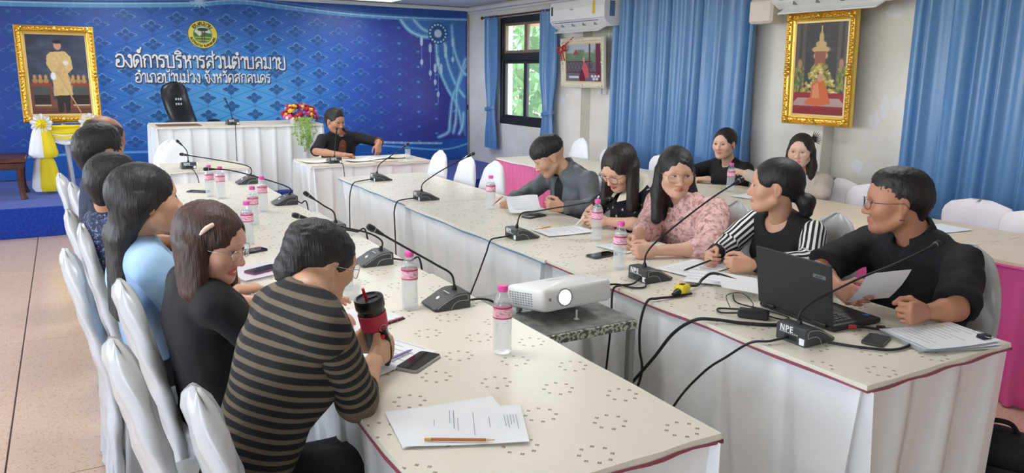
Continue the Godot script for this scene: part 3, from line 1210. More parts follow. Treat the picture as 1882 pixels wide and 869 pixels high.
# strokes of a line of text, as polylines; x runs from 0
func thai_lines(s: String) -> Array:
	var out := []
	var x := 0.0
	for ch in s:
		var g: Array = THAI[ch]
		for k in range(1, g.size()):
			var q: Array = g[k]
			if q[0] is String:
				var c := PackedVector2Array()
				for j in 13:
					var a := TAU * j / 12
					c.append(Vector2(x + q[1] + cos(a) * q[3], q[2] + sin(a) * q[3]))
				out.append(c)
			else:
				var pts := []
				for p in q:
					pts.append(Vector2(x + p[0], p[1]))
				out.append(curve2(pts, 5) if pts.size() > 4 else PackedVector2Array(pts))
		x += g[0]
	return out

func banner_print() -> ImageTexture:
	# 6.7 m x 2.36 m at 4.4 mm: x from -1.25, y from 2.62 down
	var k := 1.0 / 0.0044
	var W := int(6.7 * k)
	var Hh := int(2.36 * k)
	var c := Canvas.new(W, Hh, Color.BLACK)
	var nz := FastNoiseLite.new()
	nz.seed = 4
	nz.frequency = 0.004
	var navy := rgb8(36, 62, 146)
	var royal := rgb8(46, 116, 204)
	var aqua := rgb8(104, 192, 240)
	var violet := rgb8(58, 54, 146)
	var steel := rgb8(84, 120, 184)
	var bytes := PackedByteArray()
	bytes.resize(W * Hh * 3)
	var n := 0
	for py in Hh:
		var y := 2.62 - py / k
		for px in W:
			var x := -1.25 + px / k
			# printed ground: pale blue glow left of the middle, navy and violet at the sides
			var g1 := exp(-(pow((x - 1.9) / 1.15, 2.0) + pow((y - 1.15) / 0.75, 2.0)))
			var g2 := exp(-(pow((x - 1.9) / 2.1, 2.0) + pow((y - 1.4) / 1.3, 2.0)))
			var vi := clampf((x - 3.2) / 1.6, 0.0, 1.0) * 0.8
			var col := navy.lerp(royal, g2).lerp(violet, vi).lerp(aqua, g1 * 0.85)
			col = col.lerp(steel, clampf((y - 1.9) / 0.7, 0.0, 1.0) * 0.6 * g2)
			# lattice of four-petalled flowers
			var best := 9.0
			var dx := 0.0
			var dy := 0.0
			for q in 2:
				var ux := fposmod(x - 0.12 + q * 0.3 + 0.3, 0.6) - 0.3
				var uy := fposmod(y + q * 0.114 + 0.114, 0.228) - 0.114
				var m := absf(ux) / 0.3 + absf(uy) / 0.114
				if m < best:
					best = m
					dx = ux
					dy = uy
			var show := clampf(g2 * 1.4 + 0.12, 0.0, 1.0) * (1.0 - vi * 0.6)
			var rr := Vector2(dx / 0.135, dy / 0.088)
			var ang := rr.angle()
			var r := rr.length()
			var edge := 0.72 + 0.2 * cos(ang * 4.0) + 0.05 * cos(ang * 12.0)
			if r < edge:
				var petal := r / edge
				col = col.lerp(royal.darkened(0.35), show * (0.75 if petal < 0.86 else 0.3))
				if petal > 0.84 and dy > -0.02:
					col = col.lerp(rgb8(170, 214, 244), show * 0.55)
				if r < 0.3:
					col = col.lerp(rgb8(120, 190, 245), (0.3 - r) / 0.3 * (0.4 + 0.6 * vi))
				elif absf(sin(ang * 2.0)) > 0.93 and petal < 0.8:
					col = col.lerp(aqua, show * 0.4)
			elif absf(best - 1.0) < 0.045 or (absf(dx) < 0.005 and r < 1.3):
				col = col.lerp(royal.darkened(0.45), show * 0.38)
			col = col.lerp(Color.WHITE, nz.get_noise_2d(px, py) * 0.05 + 0.01)
			bytes[n] = col.r8
			bytes[n + 1] = col.g8
			bytes[n + 2] = col.b8
			n += 3
	c.im = Image.create_from_data(W, Hh, false, Image.FORMAT_RGB8, bytes)
	var at := func(x: float, y: float) -> Vector2: return Vector2((x + 1.25) * k, (2.62 - y) * k)
	# swept ribbon along the top and the foot
	var sky := rgb8(112, 182, 228)
	var pale := rgb8(190, 226, 244)
	var band := PackedVector2Array([at.call(-1.25, 2.62), at.call(5.45, 2.62), at.call(5.45, 2.44), at.call(4.4, 2.43), at.call(3.0, 2.45), at.call(2.2, 2.5), at.call(1.6, 2.47), at.call(1.0, 2.42), at.call(0, 2.38), at.call(-1.25, 2.36)])
	c.poly(band, rgb8(40, 84, 158), 0.85)
	for q in [[0.0, 0.045, sky, 0.9], [0.03, 0.02, pale, 0.9], [0.07, 0.02, sky, 0.5]]:
		c.line(curve2([at.call(-1.25, 2.34 + q[0]), at.call(0.0, 2.37 + q[0]), at.call(1.0, 2.42 + q[0]), at.call(1.6, 2.46 + q[0])]), q[1] * k, q[2], q[3])
		c.line(curve2([at.call(1.6, 2.46 + q[0]), at.call(2.1, 2.52 + q[0]), at.call(2.7, 2.48 + q[0]), at.call(3.6, 2.43 + q[0] * 0.6), at.call(4.6, 2.42 + q[0] * 0.5), at.call(5.45, 2.45)]), q[1] * k, q[2], q[3] * 0.85)
	for q in 12:
		c.line(PackedVector2Array([at.call(1.6 + cos(q * TAU / 12) * 0.04, 2.5 + sin(q * TAU / 12) * 0.03), at.call(1.6 + cos(q * TAU / 12) * 0.11, 2.5 + sin(q * TAU / 12) * 0.07)]), 4, pale, 0.7)
	c.oval(at.call(1.6, 2.5).x, at.call(1.6, 2.5).y, 12, 8, pale)
	c.poly(PackedVector2Array([at.call(-1.25, 0.52), at.call(0.5, 0.56), at.call(2.4, 0.5), at.call(3.2, 0.58), at.call(4.2, 0.52), at.call(5.45, 0.6), at.call(5.45, 0.26), at.call(-1.25, 0.26)]), rgb8(30, 96, 176), 0.9)
	c.line(curve2([at.call(-1.25, 0.52), at.call(0.5, 0.56), at.call(2.4, 0.5), at.call(3.2, 0.6), at.call(4.2, 0.5), at.call(5.0, 0.42), at.call(5.45, 0.5)]), 0.03 * k, sky, 0.9)
	c.line(curve2([at.call(2.9, 0.64), at.call(3.5, 0.6), at.call(4.2, 0.56), at.call(5.0, 0.52)]), 0.035 * k, pale, 0.7)
	# printed drapery at the right
	c.poly(PackedVector2Array(curve2([at.call(4.33, 2.42), at.call(4.45, 2.25), at.call(4.65, 2.17), at.call(4.9, 2.15), at.call(4.93, 1.7), at.call(5.1, 1.35), at.call(5.3, 1.05), at.call(5.36, 0.7), at.call(5.42, 0.6)]) + curve2([at.call(5.42, 2.42), at.call(4.9, 2.43), at.call(4.33, 2.42)])), rgb8(70, 140, 202), 0.75)
	for q in [[[4.35, 2.4], [4.5, 2.24], [4.75, 2.16], [4.98, 2.22]], [[4.55, 2.42], [4.7, 2.28], [4.92, 2.2]], [[4.92, 2.1], [4.95, 1.75], [5.1, 1.4], [5.28, 1.1], [5.35, 0.75]], [[5.05, 2.1], [5.12, 1.75], [5.25, 1.45], [5.4, 1.25]], [[5.42, 1.75], [5.3, 1.45], [5.2, 1.25], [5.15, 0.9], [5.12, 0.7], [4.95, 0.62]], [[5.42, 1.85], [5.33, 1.6], [5.27, 1.35], [5.25, 0.9], [5.2, 0.68]], [[5.38, 1.0], [5.36, 0.8], [5.3, 0.66]], [[5.18, 2.35], [5.22, 2.0], [5.34, 1.7], [5.42, 1.6]]]:
		var pts := []
		for p in q:
			pts.append(at.call(p[0], p[1]))
		var cv := curve2(pts)
		c.line(cv, 0.07 * k, rgb8(120, 188, 228), 0.4)
		c.line(cv, 0.02 * k, pale, 0.75)
	# brooch with hanging pendants
	var b: Vector2 = at.call(4.95, 2.22)
	for q in 16:
		var a := TAU * q / 16
		c.oval(b.x + cos(a) * 30, b.y + sin(a) * 30, 8, 8, rgb8(40, 84, 134))
		c.oval(b.x + cos(a) * 30, b.y + sin(a) * 30, 4, 4, pale)
	c.oval(b.x, b.y, 24, 24, rgb8(46, 92, 144))
	c.oval(b.x, b.y, 14, 14, rgb8(206, 226, 238), 4.0)
	for q in [[4.68, 2.12, 0.42], [4.82, 2.02, 0.5], [4.95, 1.82, 0.66], [5.08, 2.02, 0.16], [5.2, 2.12, 0.36], [4.9, 1.72, 0.3], [5.0, 1.72, 0.1]]:
		c.line(PackedVector2Array([at.call(q[0], q[1] + 0.06), at.call(q[0], q[1] - q[2])]), 2, pale, 0.6)
		for e in [0.0, 0.05, q[2] * 0.8]:
			var p: Vector2 = at.call(q[0], q[1] - e)
			c.oval(p.x, p.y, 6, 10, rgb8(200, 226, 240), 2.0, 0.85)
	# lettering: dark edge first, then white
	for ln in [["องค์การบริหารส่วนตํา" + "บลมาย", 0.575, 2.665, 1.652, 0.152], ["อํา" + "เภอบ้านม่วง จังหวัดสกลนคร", 0.78, 2.45, 1.458, 0.112]]:
		var sx: float = (ln[2] - ln[1]) / thai_width(ln[0])
		var lines := thai_lines(ln[0])
		for pass_no in 2:
			for l in lines:
				var p := PackedVector2Array()
				for q in l:
					p.append(at.call(ln[1] + q.x * sx, ln[3] + q.y * ln[4]))
				if pass_no == 0:
					for i in p.size():
						p[i] += Vector2(1, 2)
				c.line(p, (0.036 if pass_no == 0 else 0.02) * k * (ln[4] / 0.152), rgb8(48, 44, 48) if pass_no == 0 else rgb8(246, 244, 240), 0.85 if pass_no == 0 else 1.0)
	emblem(c, at.call(1.615, 2.085), 40.0)
	return c.tex()

func emblem(c: Canvas, o: Vector2, r: float) -> void:
	c.oval(o.x, o.y, r + 1.5, r + 1.5, rgb8(70, 74, 30))
	c.oval(o.x, o.y, r, r, rgb8(236, 222, 92))
	c.oval(o.x, o.y, r * 0.64, r * 0.64, rgb8(60, 84, 34))
	c.oval(o.x, o.y, r * 0.6, r * 0.6, rgb8(214, 226, 214))
	# hills, fields and two trees
	for y in range(int(-r * 0.6), int(r * 0.6) + 1):
		for x in range(int(-r * 0.6), int(r * 0.6) + 1):
			if Vector2(x, y).length() < r * 0.59:
				var hill := -r * 0.05 - r * 0.12 * sin(x * 0.16) - r * 0.06 * sin(x * 0.3 + 1.0)
				if y > hill:
					c.mix(int(o.x) + x, int(o.y) + y, rgb8(74, 120, 60) if y < r * 0.18 else (rgb8(170, 190, 80) if (y / 4) % 2 == 0 else rgb8(66, 112, 48)), 1.0)
	for q in [-0.06, 0.1]:
		c.line(PackedVector2Array([o + Vector2(q * r, r * 0.42), o + Vector2(q * r + 1, -r * 0.3)]), 2.5, rgb8(84, 70, 44))
		c.oval(o.x + q * r, o.y - r * 0.36, r * 0.3, r * 0.12, rgb8(44, 76, 36))
	for side in [["อบต.มาย", -1.0], ["อ.บ้านม่วง จ.สกลนคร", 1.0]]:
		var tw := thai_width(side[0])
		var span := 1.9 if side[1] < 0 else 2.6
		for l in thai_lines(side[0]):
			var p := PackedVector2Array()
			for q in l:
				var a: float = (q.x / tw - 0.5) * span
				if side[1] < 0:
					p.append(o + Vector2(sin(a), -cos(a)) * (r * 0.7 + q.y * r * 0.19))
				else:
					p.append(o + Vector2(sin(a), cos(a)) * (r * 0.91 - q.y * r * 0.14))
			c.line(p, 1.8 if side[1] < 0 else 1.3, rgb8(58, 56, 20))

func stage_and_banner() -> void:
	var st := S()
	box(st, Vector3((XW + XL) / 2, 0.1485, (ZB - 8.64) / 2 + 0.0), Vector3(XW - XL - 0.004, 0.297, -8.64 - ZB - 0.004), 0.006)
	solo("stage", done(st), M.carpet, "low stage covered in royal blue carpet below the banner", "stage")
	# the vinyl banner sags a little between its fixings
	st = S()
	var rows := []
	for i in 13:
		var r := PackedVector3Array()
		for j in 41:
			var u := j / 40.0
			var v := i / 12.0
			r.append(Vector3(-1.25 + 6.7 * u, 2.6 - 2.29 * v, -10.8 + 0.012 * sin(u * 17.0 + v * 2.0) * sin(v * 3.0) + 0.01 * sin(u * 41.0 + v * 5.0) * v))
		rows.append(r)
	loft(st, rows, false, 1)
	var m := mat(Color.WHITE, 0.42)
	m.albedo_texture = banner_print()
	m.texture_repeat = false
	solo("banner", done(st), m, "wide blue printed banner with white lettering and a round emblem", "banner")
	portrait()
	# low brown table at the left edge
	var o := thing("side_table", "low dark brown wooden table on the stage at the left edge", "table", Vector3(-0.72, 0.297, -9.5))
	part(o, "tabletop", boxm(Vector3(0.62, 0.05, 0.62), 0.008, Vector3(0, 0.405, 0)), M.wood)
	part(o, "apron", boxm(Vector3(0.56, 0.07, 0.56), 0.004, Vector3(0, 0.345, 0)), M.wood)
	for sx in [-1, 1]:
		for sz in [-1, 1]:
			st = S()
			var leg := []
			for q in [[0.35, 0.0, 0.032], [0.2, -0.01, 0.026], [0.08, -0.004, 0.024], [0.0, 0.012, 0.034]]:
				leg.append(Vector3(sx * (0.25 + q[1]), q[0], sz * (0.25 + q[1])))
			tube(st, PackedVector3Array(leg), [0.034, 0.028, 0.024, 0.034], 8)
			part(o, "leg", done(st), M.wood)

func portrait() -> void:
	var o := thing("framed_portrait", "large gold framed portrait of a standing figure in a pale gold robe", "picture", Vector3(-0.035, 1.56, -9.72), 0.0)
	o.rotation.x = -0.1
	frame_part(o, 0.74, 1.02, 0.075, 0.05, M.gold, M.gold_pale, true)
	var c := Canvas.new(118, 174, rgb8(52, 62, 84))
	var rng := RandomNumberGenerator.new()
	rng.seed = 8
	for i in 260:
		c.oval(rng.randf() * 118, rng.randf() * 100, rng.randf_range(4, 14), rng.randf_range(4, 10), rgb8(40, 48, 66).lerp(rgb8(104, 118, 144), rng.randf() * (1.0 if i % 3 == 0 else 0.4)), 6.0, 0.35)
	c.rect(0, 140, 118, 174, rgb8(122, 74, 56))
	c.rect(0, 158, 118, 174, rgb8(98, 54, 44))
	for x in [[6, 44], [76, 116]]:   # side tables with vessels
		c.rect(x[0], 104, x[1], 112, rgb8(138, 62, 50))
		c.rect(x[0] + 2, 112, x[1] - 2, 130, rgb8(70, 78, 74))
		c.rect(x[0] + 2, 130, x[1] - 2, 152, rgb8(34, 26, 26))
		c.rect(x[0], 112, x[0] + 4, 156, rgb8(122, 62, 46))
		c.rect(x[1] - 5, 112, x[1], 156, rgb8(122, 62, 46))
		for k in 3:
			c.oval(x[0] + 8 + k * 10, 100, 5, 5, rgb8(178, 134, 74), 2.0)
			c.oval(x[0] + 8 + k * 10, 92, 3, 5, rgb8(196, 150, 84), 2.0)
		c.rect(x[0] + 4, 150, x[1] - 4, 153, rgb8(196, 176, 150))
	c.poly(PackedVector2Array([Vector2(50, 128), Vector2(76, 128), Vector2(74, 164), Vector2(66, 168), Vector2(64, 140), Vector2(62, 164), Vector2(52, 168)]), rgb8(34, 26, 28))
	c.poly(PackedVector2Array([Vector2(47, 40), Vector2(74, 38), Vector2(84, 50), Vector2(86, 74), Vector2(76, 84), Vector2(82, 130), Vector2(46, 132), Vector2(48, 86), Vector2(38, 66), Vector2(40, 48)]), rgb8(206, 178, 118))
	for i in 120:
		c.oval(rng.randf_range(44, 82), rng.randf_range(42, 128), 2, 3, rgb8(176, 142, 84).lerp(rgb8(230, 208, 156), rng.randf()), 2.0, 0.4)
	c.oval(61, 26, 7, 9, rgb8(196, 154, 124), 1.5)
	c.oval(61, 18, 7.5, 4, rgb8(34, 28, 28), 1.5)
	c.oval(73, 62, 5, 5, rgb8(224, 220, 210), 2.0)
	c.oval(56, 84, 7, 5, rgb8(198, 156, 124), 2.0)
	c.oval(48, 90, 5, 8, rgb8(232, 232, 236), 2.0)
	c.line(PackedVector2Array([Vector2(58, 86), Vector2(92, 166)]), 2.5, rgb8(196, 160, 96))
	picture(o, 0.6, 0.88, 0.012, c.tex())
	# easel
	var e := thing("easel", "pale metal easel under the gold framed portrait", "easel", Vector3(-0.035, 0.297, -9.72))
	part(e, "post", tubem(PackedVector3Array([Vector3(0.03, 0, 0.06), Vector3(-0.01, 0.78, 0.0)]), 0.026, 10), mat(rgb8(190, 194, 204), 0.35, 0.4))
	part(e, "foot", boxm(Vector3(0.5, 0.03, 0.06), 0.006, Vector3(0.03, 0.015, 0.05)), mat(rgb8(190, 194, 204), 0.35, 0.4))
	part(e, "ledge", boxm(Vector3(0.62, 0.03, 0.09), 0.006, Vector3(0, 0.76, 0.02)), M.white_cloth)
	part(e, "back_leg", tubem(PackedVector3Array([Vector3(0, 0.78, -0.02), Vector3(0, 0.01, -0.4)]), 0.015, 8), mat(rgb8(190, 194, 204), 0.35, 0.4))
	# yellow and white bunting: swag, two rosettes and a hanging tail
	var b := thing("bunting", "yellow and white cloth bunting with rosettes draped below the portrait", "bunting", Vector3(-0.035, 1.05, -9.6))
	for q in [["swag", M.yellow_cloth, 0.0, 0.15, 0.02], ["swag_lining", M.white_cloth, 0.1, 0.21, 0.012]]:
		var st := S()
		var rows := []
		for i in 9:
			var r := PackedVector3Array()
			var v := i / 8.0
			for j in 25:
				var u := j / 24.0 * 2.0 - 1.0
				var sag := 1.0 - u * u
				r.append(Vector3(u * 0.25, -0.02 - lerpf(q[2], q[3], v) * (0.25 + 0.75 * sag), 0.03 + 0.025 * sin(v * 14.0) * sag + q[4]))
			rows.append(r)
		loft(st, rows)
		part(b, q[0], done(st), q[1])
	for x in [-0.21, 0.24]:
		var st := S()
		for ringno in 2:
			var rows := []
			for i in 2:
				var r := PackedVector3Array()
				for j in 61:
					var a := TAU * j / 60
					var rad: float = [0.03, 0.095][i] + 0.012 * sin(a * 9.0 + ringno) * i
					r.append(Vector3(x + cos(a) * rad, 0.0 + sin(a) * rad, 0.075 + ringno * 0.012 - 0.02 * i * cos(a * 15.0 + ringno)))
				rows.append(r)
			loft(st, rows, false, 2)
		var rs := part(b, "rosette", done(st), M.white_cloth)
		st = S()
		var rows2 := []
		for i in 3:
			var r := PackedVector3Array()
			for j in 41:
				var a := TAU * j / 40
				var rad: float = [0.004, 0.03, 0.055][i] * (1.0 + 0.15 * sin(a * 7.0) * float(i > 1))
				r.append(Vector3(x + cos(a) * rad, sin(a) * rad, 0.115 - 0.012 * i + 0.008 * cos(a * 10.0) * i))
			rows2.append(r)
		loft(st, rows2, false, 2)
		part(rs, "rosette_heart", done(st), M.yellow_cloth)
	# tail in two puffs, white beside yellow
	for q in [[-0.03, -0.36, 0.05, 0.14], [-0.36, -0.72, 0.075, 0.14]]:
		for side in 2:
			var st := S()
			var rows := []
			for i in 9:
				var v := i / 8.0
				var rad := lerpf(q[2], q[3], pow(v, 0.6)) * (1.0 if v < 0.92 else 0.8)
				var r := PackedVector3Array()
				for j in 17:
					var a := PI * (side + j / 16.0 * 1.0) + PI / 2 + (0.5 if q[0] < -0.1 else 0.0)
					var rr := rad * (1.0 + 0.07 * sin(a * 8.0))
					r.append(Vector3(-0.22 + cos(a) * rr, lerpf(q[0], q[1], v), 0.06 + sin(a) * rr * 0.5))
				rows.append(r)
			loft(st, rows, false, 1, Vector2.ONE, true)
			part(b, "tail_white" if side == 0 else "tail_yellow", done(st), M.white_cloth if side == 0 else M.yellow_cloth)

func wall_things() -> void:
	var face_in := Basis(Vector3.UP, -PI / 2)     # +z of the thing looks into the room (-x)
	# air conditioners
	var n := 0
	for q in [[-7.95, -6.87, 2.165, "white split air conditioner above the small framed picture"], [-4.6, -3.5, 2.19, "white split air conditioner above the gold framed picture"]]:
		var o := thing("air_conditioner", q[3], "air conditioner", Vector3(XW - 0.145, q[2], (q[0] + q[1]) / 2))
		o.basis = face_in
		var w: float = q[1] - q[0]
		var st := S()
		var prof := PackedVector2Array([Vector2(0, 0), Vector2(0.12, -0.015), Vector2(0.2, 0.03), Vector2(0.232, 0.07), Vector2(0.238, 0.2), Vector2(0.225, 0.285), Vector2(0.19, 0.3), Vector2(0, 0.3)])
		extrude(st, prof, w, Transform3D(Basis(Vector3(0, 0, 1), Vector3(0, 1, 0), Vector3(1, 0, 0)), Vector3(-w / 2, 0, 0)))
		part(o, "casing", done(st), M.white_plastic)
		st = S()
		box(st, Vector3(-w * 0.03, 0.012, 0.165), Vector3(w * 0.82, 0.012, 0.13), 0.003, Transform3D(Basis(Vector3(1, 0, 0), 0.45), Vector3(0, 0.03, 0.0)))
		part(o, "louvre", done(st), M.white_plastic)
		part(o, "blue_strip", boxm(Vector3(w * 0.8, 0.007, 0.006), 0.001, Vector3(-w * 0.02, 0.052, 0.222)), mat(rgb8(52, 92, 160), 0.4))
		part(o, "panel_seam", boxm(Vector3(w * 0.96, 0.004, 0.004), 0.0, Vector3(0, 0.075, 0.234)), M.grey_plastic)
		for k in 4:
			part(o, "vane", boxm(Vector3(0.006, 0.03, 0.05), 0.001, Vector3(-w * 0.3 + k * w * 0.2, 0.02, 0.19)), M.grey_plastic)
		st = S()
		extrude(st, round_rect(0.05, 0.14, 0.02), 0.003, Transform3D(Basis(), Vector3(w * 0.32, 0.19, 0.2365)))
		part(o, "energy_label", done(st), mat(rgb8(232, 196, 70), 0.5))
		part(o, "display", boxm(Vector3(0.035, 0.1, 0.004), 0.001, Vector3(-w * 0.455, 0.19, 0.238)), M.black_plastic)
		part(o, "logo", boxm(Vector3(0.06, 0.014, 0.003), 0.0, Vector3(-w * 0.08, 0.19, 0.238)), M.grey_plastic)
		if n == 0:
			part(o, "side_grille", boxm(Vector3(0.004, 0.16, 0.07), 0.001, Vector3(w / 2 + 0.001, 0.17, 0.13)), mat(rgb8(96, 128, 158), 0.4))
		else:
			part(o, "pipe_cover", boxm(Vector3(0.26, 0.2, 0.16), 0.02, Vector3(-w / 2 - 0.16, -0.02, 0.09)), mat(rgb8(224, 216, 204), 0.6))
		n += 1
	# small cream framed picture with a red bow
	var o := thing("framed_picture", "cream framed picture of two seated figures by a pavilion, below the air conditioner", "picture", Vector3(XW - 0.17, 1.765, -7.52))
	o.basis = face_in * Basis(Vector3(1, 0, 0), 0.05)
	frame_part(o, 0.87, 0.58, 0.06, 0.04, mat(rgb8(232, 226, 206), 0.5), mat(rgb8(214, 196, 150), 0.5), true)
	var c := Canvas.new(150, 92, rgb8(176, 190, 194))
	c.rect(0, 26, 150, 46, rgb8(112, 138, 108))
	for i in 60:
		c.oval(fmod(i * 37.0, 150.0), 22 + fmod(i * 7.0, 14.0), 8, 5, rgb8(96, 124, 92).lerp(rgb8(150, 170, 140), fmod(i * 0.37, 1.0)), 3.0, 0.6)
	c.poly(PackedVector2Array([Vector2(34, 28), Vector2(46, 16), Vector2(58, 28)]), rgb8(160, 74, 60))
	c.rect(0, 46, 150, 92, rgb8(110, 104, 116))
	c.rect(98, 0, 104, 60, rgb8(104, 62, 62))
	c.rect(124, 0, 142, 92, rgb8(112, 44, 52))
	for k in 8:
		c.line(PackedVector2Array([Vector2(2 + k * 14, 44), Vector2(16 + k * 14, 66)]), 1.5, rgb8(84, 52, 52))
		c.line(PackedVector2Array([Vector2(16 + k * 14, 44), Vector2(2 + k * 14, 66)]), 1.5, rgb8(84, 52, 52))
	c.rect(0, 42, 110, 45, rgb8(92, 56, 54))
	c.rect(0, 66, 150, 69, rgb8(92, 56, 54))
	c.poly(PackedVector2Array([Vector2(58, 92), Vector2(62, 66), Vector2(72, 60), Vector2(82, 70), Vector2(84, 92)]), rgb8(110, 30, 52))
	c.poly(PackedVector2Array([Vector2(70, 58), Vector2(78, 42), Vector2(92, 52), Vector2(100, 78), Vector2(84, 82)]), rgb8(206, 96, 96))
	c.oval(77, 38, 5, 6, rgb8(196, 150, 128))
	for k in 5:
		c.oval(110 + k * 6, 76 + (k % 2) * 6, 5, 3, rgb8(226, 226, 230))
		c.oval(20 + k * 8, 78, 5, 3, rgb8(226, 222, 226))
	picture(o, 0.76, 0.47, 0.01, c.tex())
	var bow := thing("red_bow", "red ribbon bow tied on the corner of the small framed picture", "bow", Vector3(XW - 0.22, 1.93, -7.9))
	bow.basis = face_in
	var red := mat(rgb8(196, 40, 36), 0.5)
	for s in [-1, 1]:
		var st := S()
		var pts := PackedVector3Array()
		for k in 13:
			var a := TAU * k / 12
			pts.append(Vector3(s * (0.045 - 0.045 * cos(a)), 0.03 * sin(a) + s * 0.008, 0.02 * sin(a * 0.5)))
		tube(st, pts, 0.011, 6)
		part(bow, "loop", done(st), red)
		part(bow, "tail", tubem(spline([Vector3.ZERO, Vector3(s * 0.02, -0.06, 0.01), Vector3(s * 0.03 + 0.02, -0.14, 0)], 4), 0.008, 6), red)
	part(bow, "ribbon", tubem(PackedVector3Array([Vector3(0, 0.02, 0.0), Vector3(0.22, 0.13, 0.0)]), 0.006, 6), red)
	# gold framed picture of a monk before a shrine
	o = thing("framed_picture", "tall gold framed picture of an orange-robed monk before a golden shrine", "picture", Vector3(XW - 0.185, 1.692, -4.195))
	o.basis = face_in * Basis(Vector3(1, 0, 0), 0.045)
	frame_part(o, 0.66, 0.9, 0.07, 0.05, M.gold, M.gold_pale, true)
	c = Canvas.new(124, 188, rgb8(64, 62, 62))
	var rng := RandomNumberGenerator.new()
	rng.seed = 17
	for x in [6, 20, 98, 112]:
		c.rect(x, 0, x + 8, 130, rgb8(92, 88, 84))
	for i in 90:
		c.oval(rng.randf_range(0, 124), rng.randf_range(10, 60), 6, 2, rgb8(86, 78, 74), 2.0, 0.3)
	for q in [[62, 34, 5, 12], [62, 46, 12, 7], [62, 56, 20, 7], [62, 68, 16, 9]]:
		c.oval(q[0], q[1], q[2], q[3], rgb8(206, 176, 122), 2.0)
	c.rect(50, 60, 74, 88, rgb8(150, 92, 70))
	c.line(PackedVector2Array([Vector2(62, 12), Vector2(62, 30)]), 3, rgb8(206, 176, 122))
	for i in 230:
		var yy := rng.randf_range(84, 140)
		var half := 12 + (yy - 84) * 0.55
		c.oval(62 + rng.randf_range(-half, half), yy, rng.randf_range(2, 5), rng.randf_range(1.5, 4), [rgb8(212, 190, 96), rgb8(168, 146, 66), rgb8(120, 120, 60), rgb8(232, 220, 160)][i % 4], 1.5, 0.8)
	for x in [16, 108]:
		for i in 50:
			c.oval(x + rng.randf_range(-9, 9), rng.randf_range(92, 140), 2.5, 4, [rgb8(120, 140, 70), rgb8(170, 160, 80), rgb8(90, 106, 60)][i % 3], 1.5, 0.8)
		c.oval(x, 84, 5, 10, rgb8(178, 136, 104), 2.0)
	c.rect(0, 140, 124, 188, rgb8(146, 40, 48))
	c.poly(PackedVector2Array([Vector2(16, 150), Vector2(108, 150), Vector2(124, 166), Vector2(0, 166)]), rgb8(176, 148, 140))
	c.rect(0, 170, 124, 188, rgb8(132, 32, 42))
	c.poly(PackedVector2Array([Vector2(30, 162), Vector2(44, 148), Vector2(46, 124), Vector2(56, 116), Vector2(74, 118), Vector2(82, 138), Vector2(90, 160), Vector2(60, 166)]), rgb8(206, 104, 58))
	c.poly(PackedVector2Array([Vector2(48, 150), Vector2(50, 126), Vector2(60, 120), Vector2(66, 150)]), rgb8(222, 160, 120), 0.7)
	c.oval(64, 110, 7, 8, rgb8(204, 150, 122), 1.5)
	picture(o, 0.535, 0.775, 0.012, c.tex())
	# switches and a conduit
	for q in [[Vector3(XW, 1.45, -7.38), "small white switch box under the cream framed picture"], [Vector3(XW, 1.45, -7.28), "white socket box with a conduit under the cream framed picture"]]:
		var s := thing("switch_box", q[1], "switch", q[0])
		part(s, "box", boxm(Vector3(0.04, 0.1, 0.06), 0.006, Vector3(-0.02, 0, 0)), M.white_plastic)
		part(s, "rocker", boxm(Vector3(0.008, 0.03, 0.02), 0.002, Vector3(-0.042, 0, 0)), M.white_plastic)
	solo("conduit", boxm(Vector3(0.02, 0.75, 0.025), 0.003, Vector3(XW - 0.01, 1.86, -7.26)), M.white_plastic, "white cable conduit running down behind the cream picture", "conduit")
	solo("switch_plate", boxm(Vector3(0.03, 0.08, 0.012), 0.003, Vector3(5.47, 1.11, ZB + 0.012)), M.black_plastic, "small black switch on the wall right of the banner", "switch")

# ------------------------------------------------------------------ tables and chairs
func skirt_mesh(path: Array, y0: float, y1: float, pleat: float, sd: int, flare := 0.06) -> ArrayMesh:
	# cloth pinned round a table top: flat panels with narrow folds between them, flaring a little to the floor
	var rng := RandomNumberGenerator.new()
	rng.seed = sd
	var st := S()
	for e in path.size() - 1:
		var a: Vector3 = path[e]
		var b: Vector3 = path[e + 1]
		var d := (b - a).normalized()
		var out := d.cross(Vector3.UP)
		var n := maxi(2, int((b - a).length() / pleat))
		var fold := []
		for i in n + 1:
			fold.append([rng.randf_range(0.6, 1.3), rng.randf_range(-0.35, 0.35)])
		var rows := []
		for r in 9:
			var t := r / 8.0
			var row := PackedVector3Array()
			for i in n:
				for j in 12:
					var u := j / 12.0 if j < 11 else 0.97
					var f: Array = fold[i]
					var g: Array = fold[i + 1]
					# slight bulge across the panel, a pressed ridge and a groove where panels overlap
					var bulge := sin(u * PI) * lerpf(f[0], g[0], u)
					var crease: float = 0.011 * exp(-pow(u / 0.05, 2.0)) * f[0] - 0.012 * exp(-pow((u - 0.16) / 0.06, 2.0)) + 0.011 * exp(-pow((1.0 - u) / 0.05, 2.0)) * g[0]
					var o: float = (0.25 + bulge * 0.6) * flare * (0.15 + t) + crease * (0.35 + 0.9 * t) + (u - 0.45) * 0.042 * f[0] * (0.12 + t) + 0.004 * t * sin(i * 2.1 + u * 9.0 + sd)
					var s := (i + u) / n * (b - a).length() + t * pleat * 0.12 * lerpf(f[1], g[1], u)
					if i == 0 and j == 0:
						s = -(0.012 + 0.02 * t + 0.25 * flare * t)
					var p := a + d * s + out * (o + 0.012 + 0.02 * t)
					p.y = lerpf(y1, y0 + 0.006, t)
					row.append(p)
			var last := b + (out + d) * (0.012 + 0.25 * flare * t + 0.02 * t)
			last.y = lerpf(y1, y0 + 0.006, t)
			row.append(last)
			rows.append(row)
		loft(st, rows, false, 1, Vector2.ONE, true)
	return done(st)

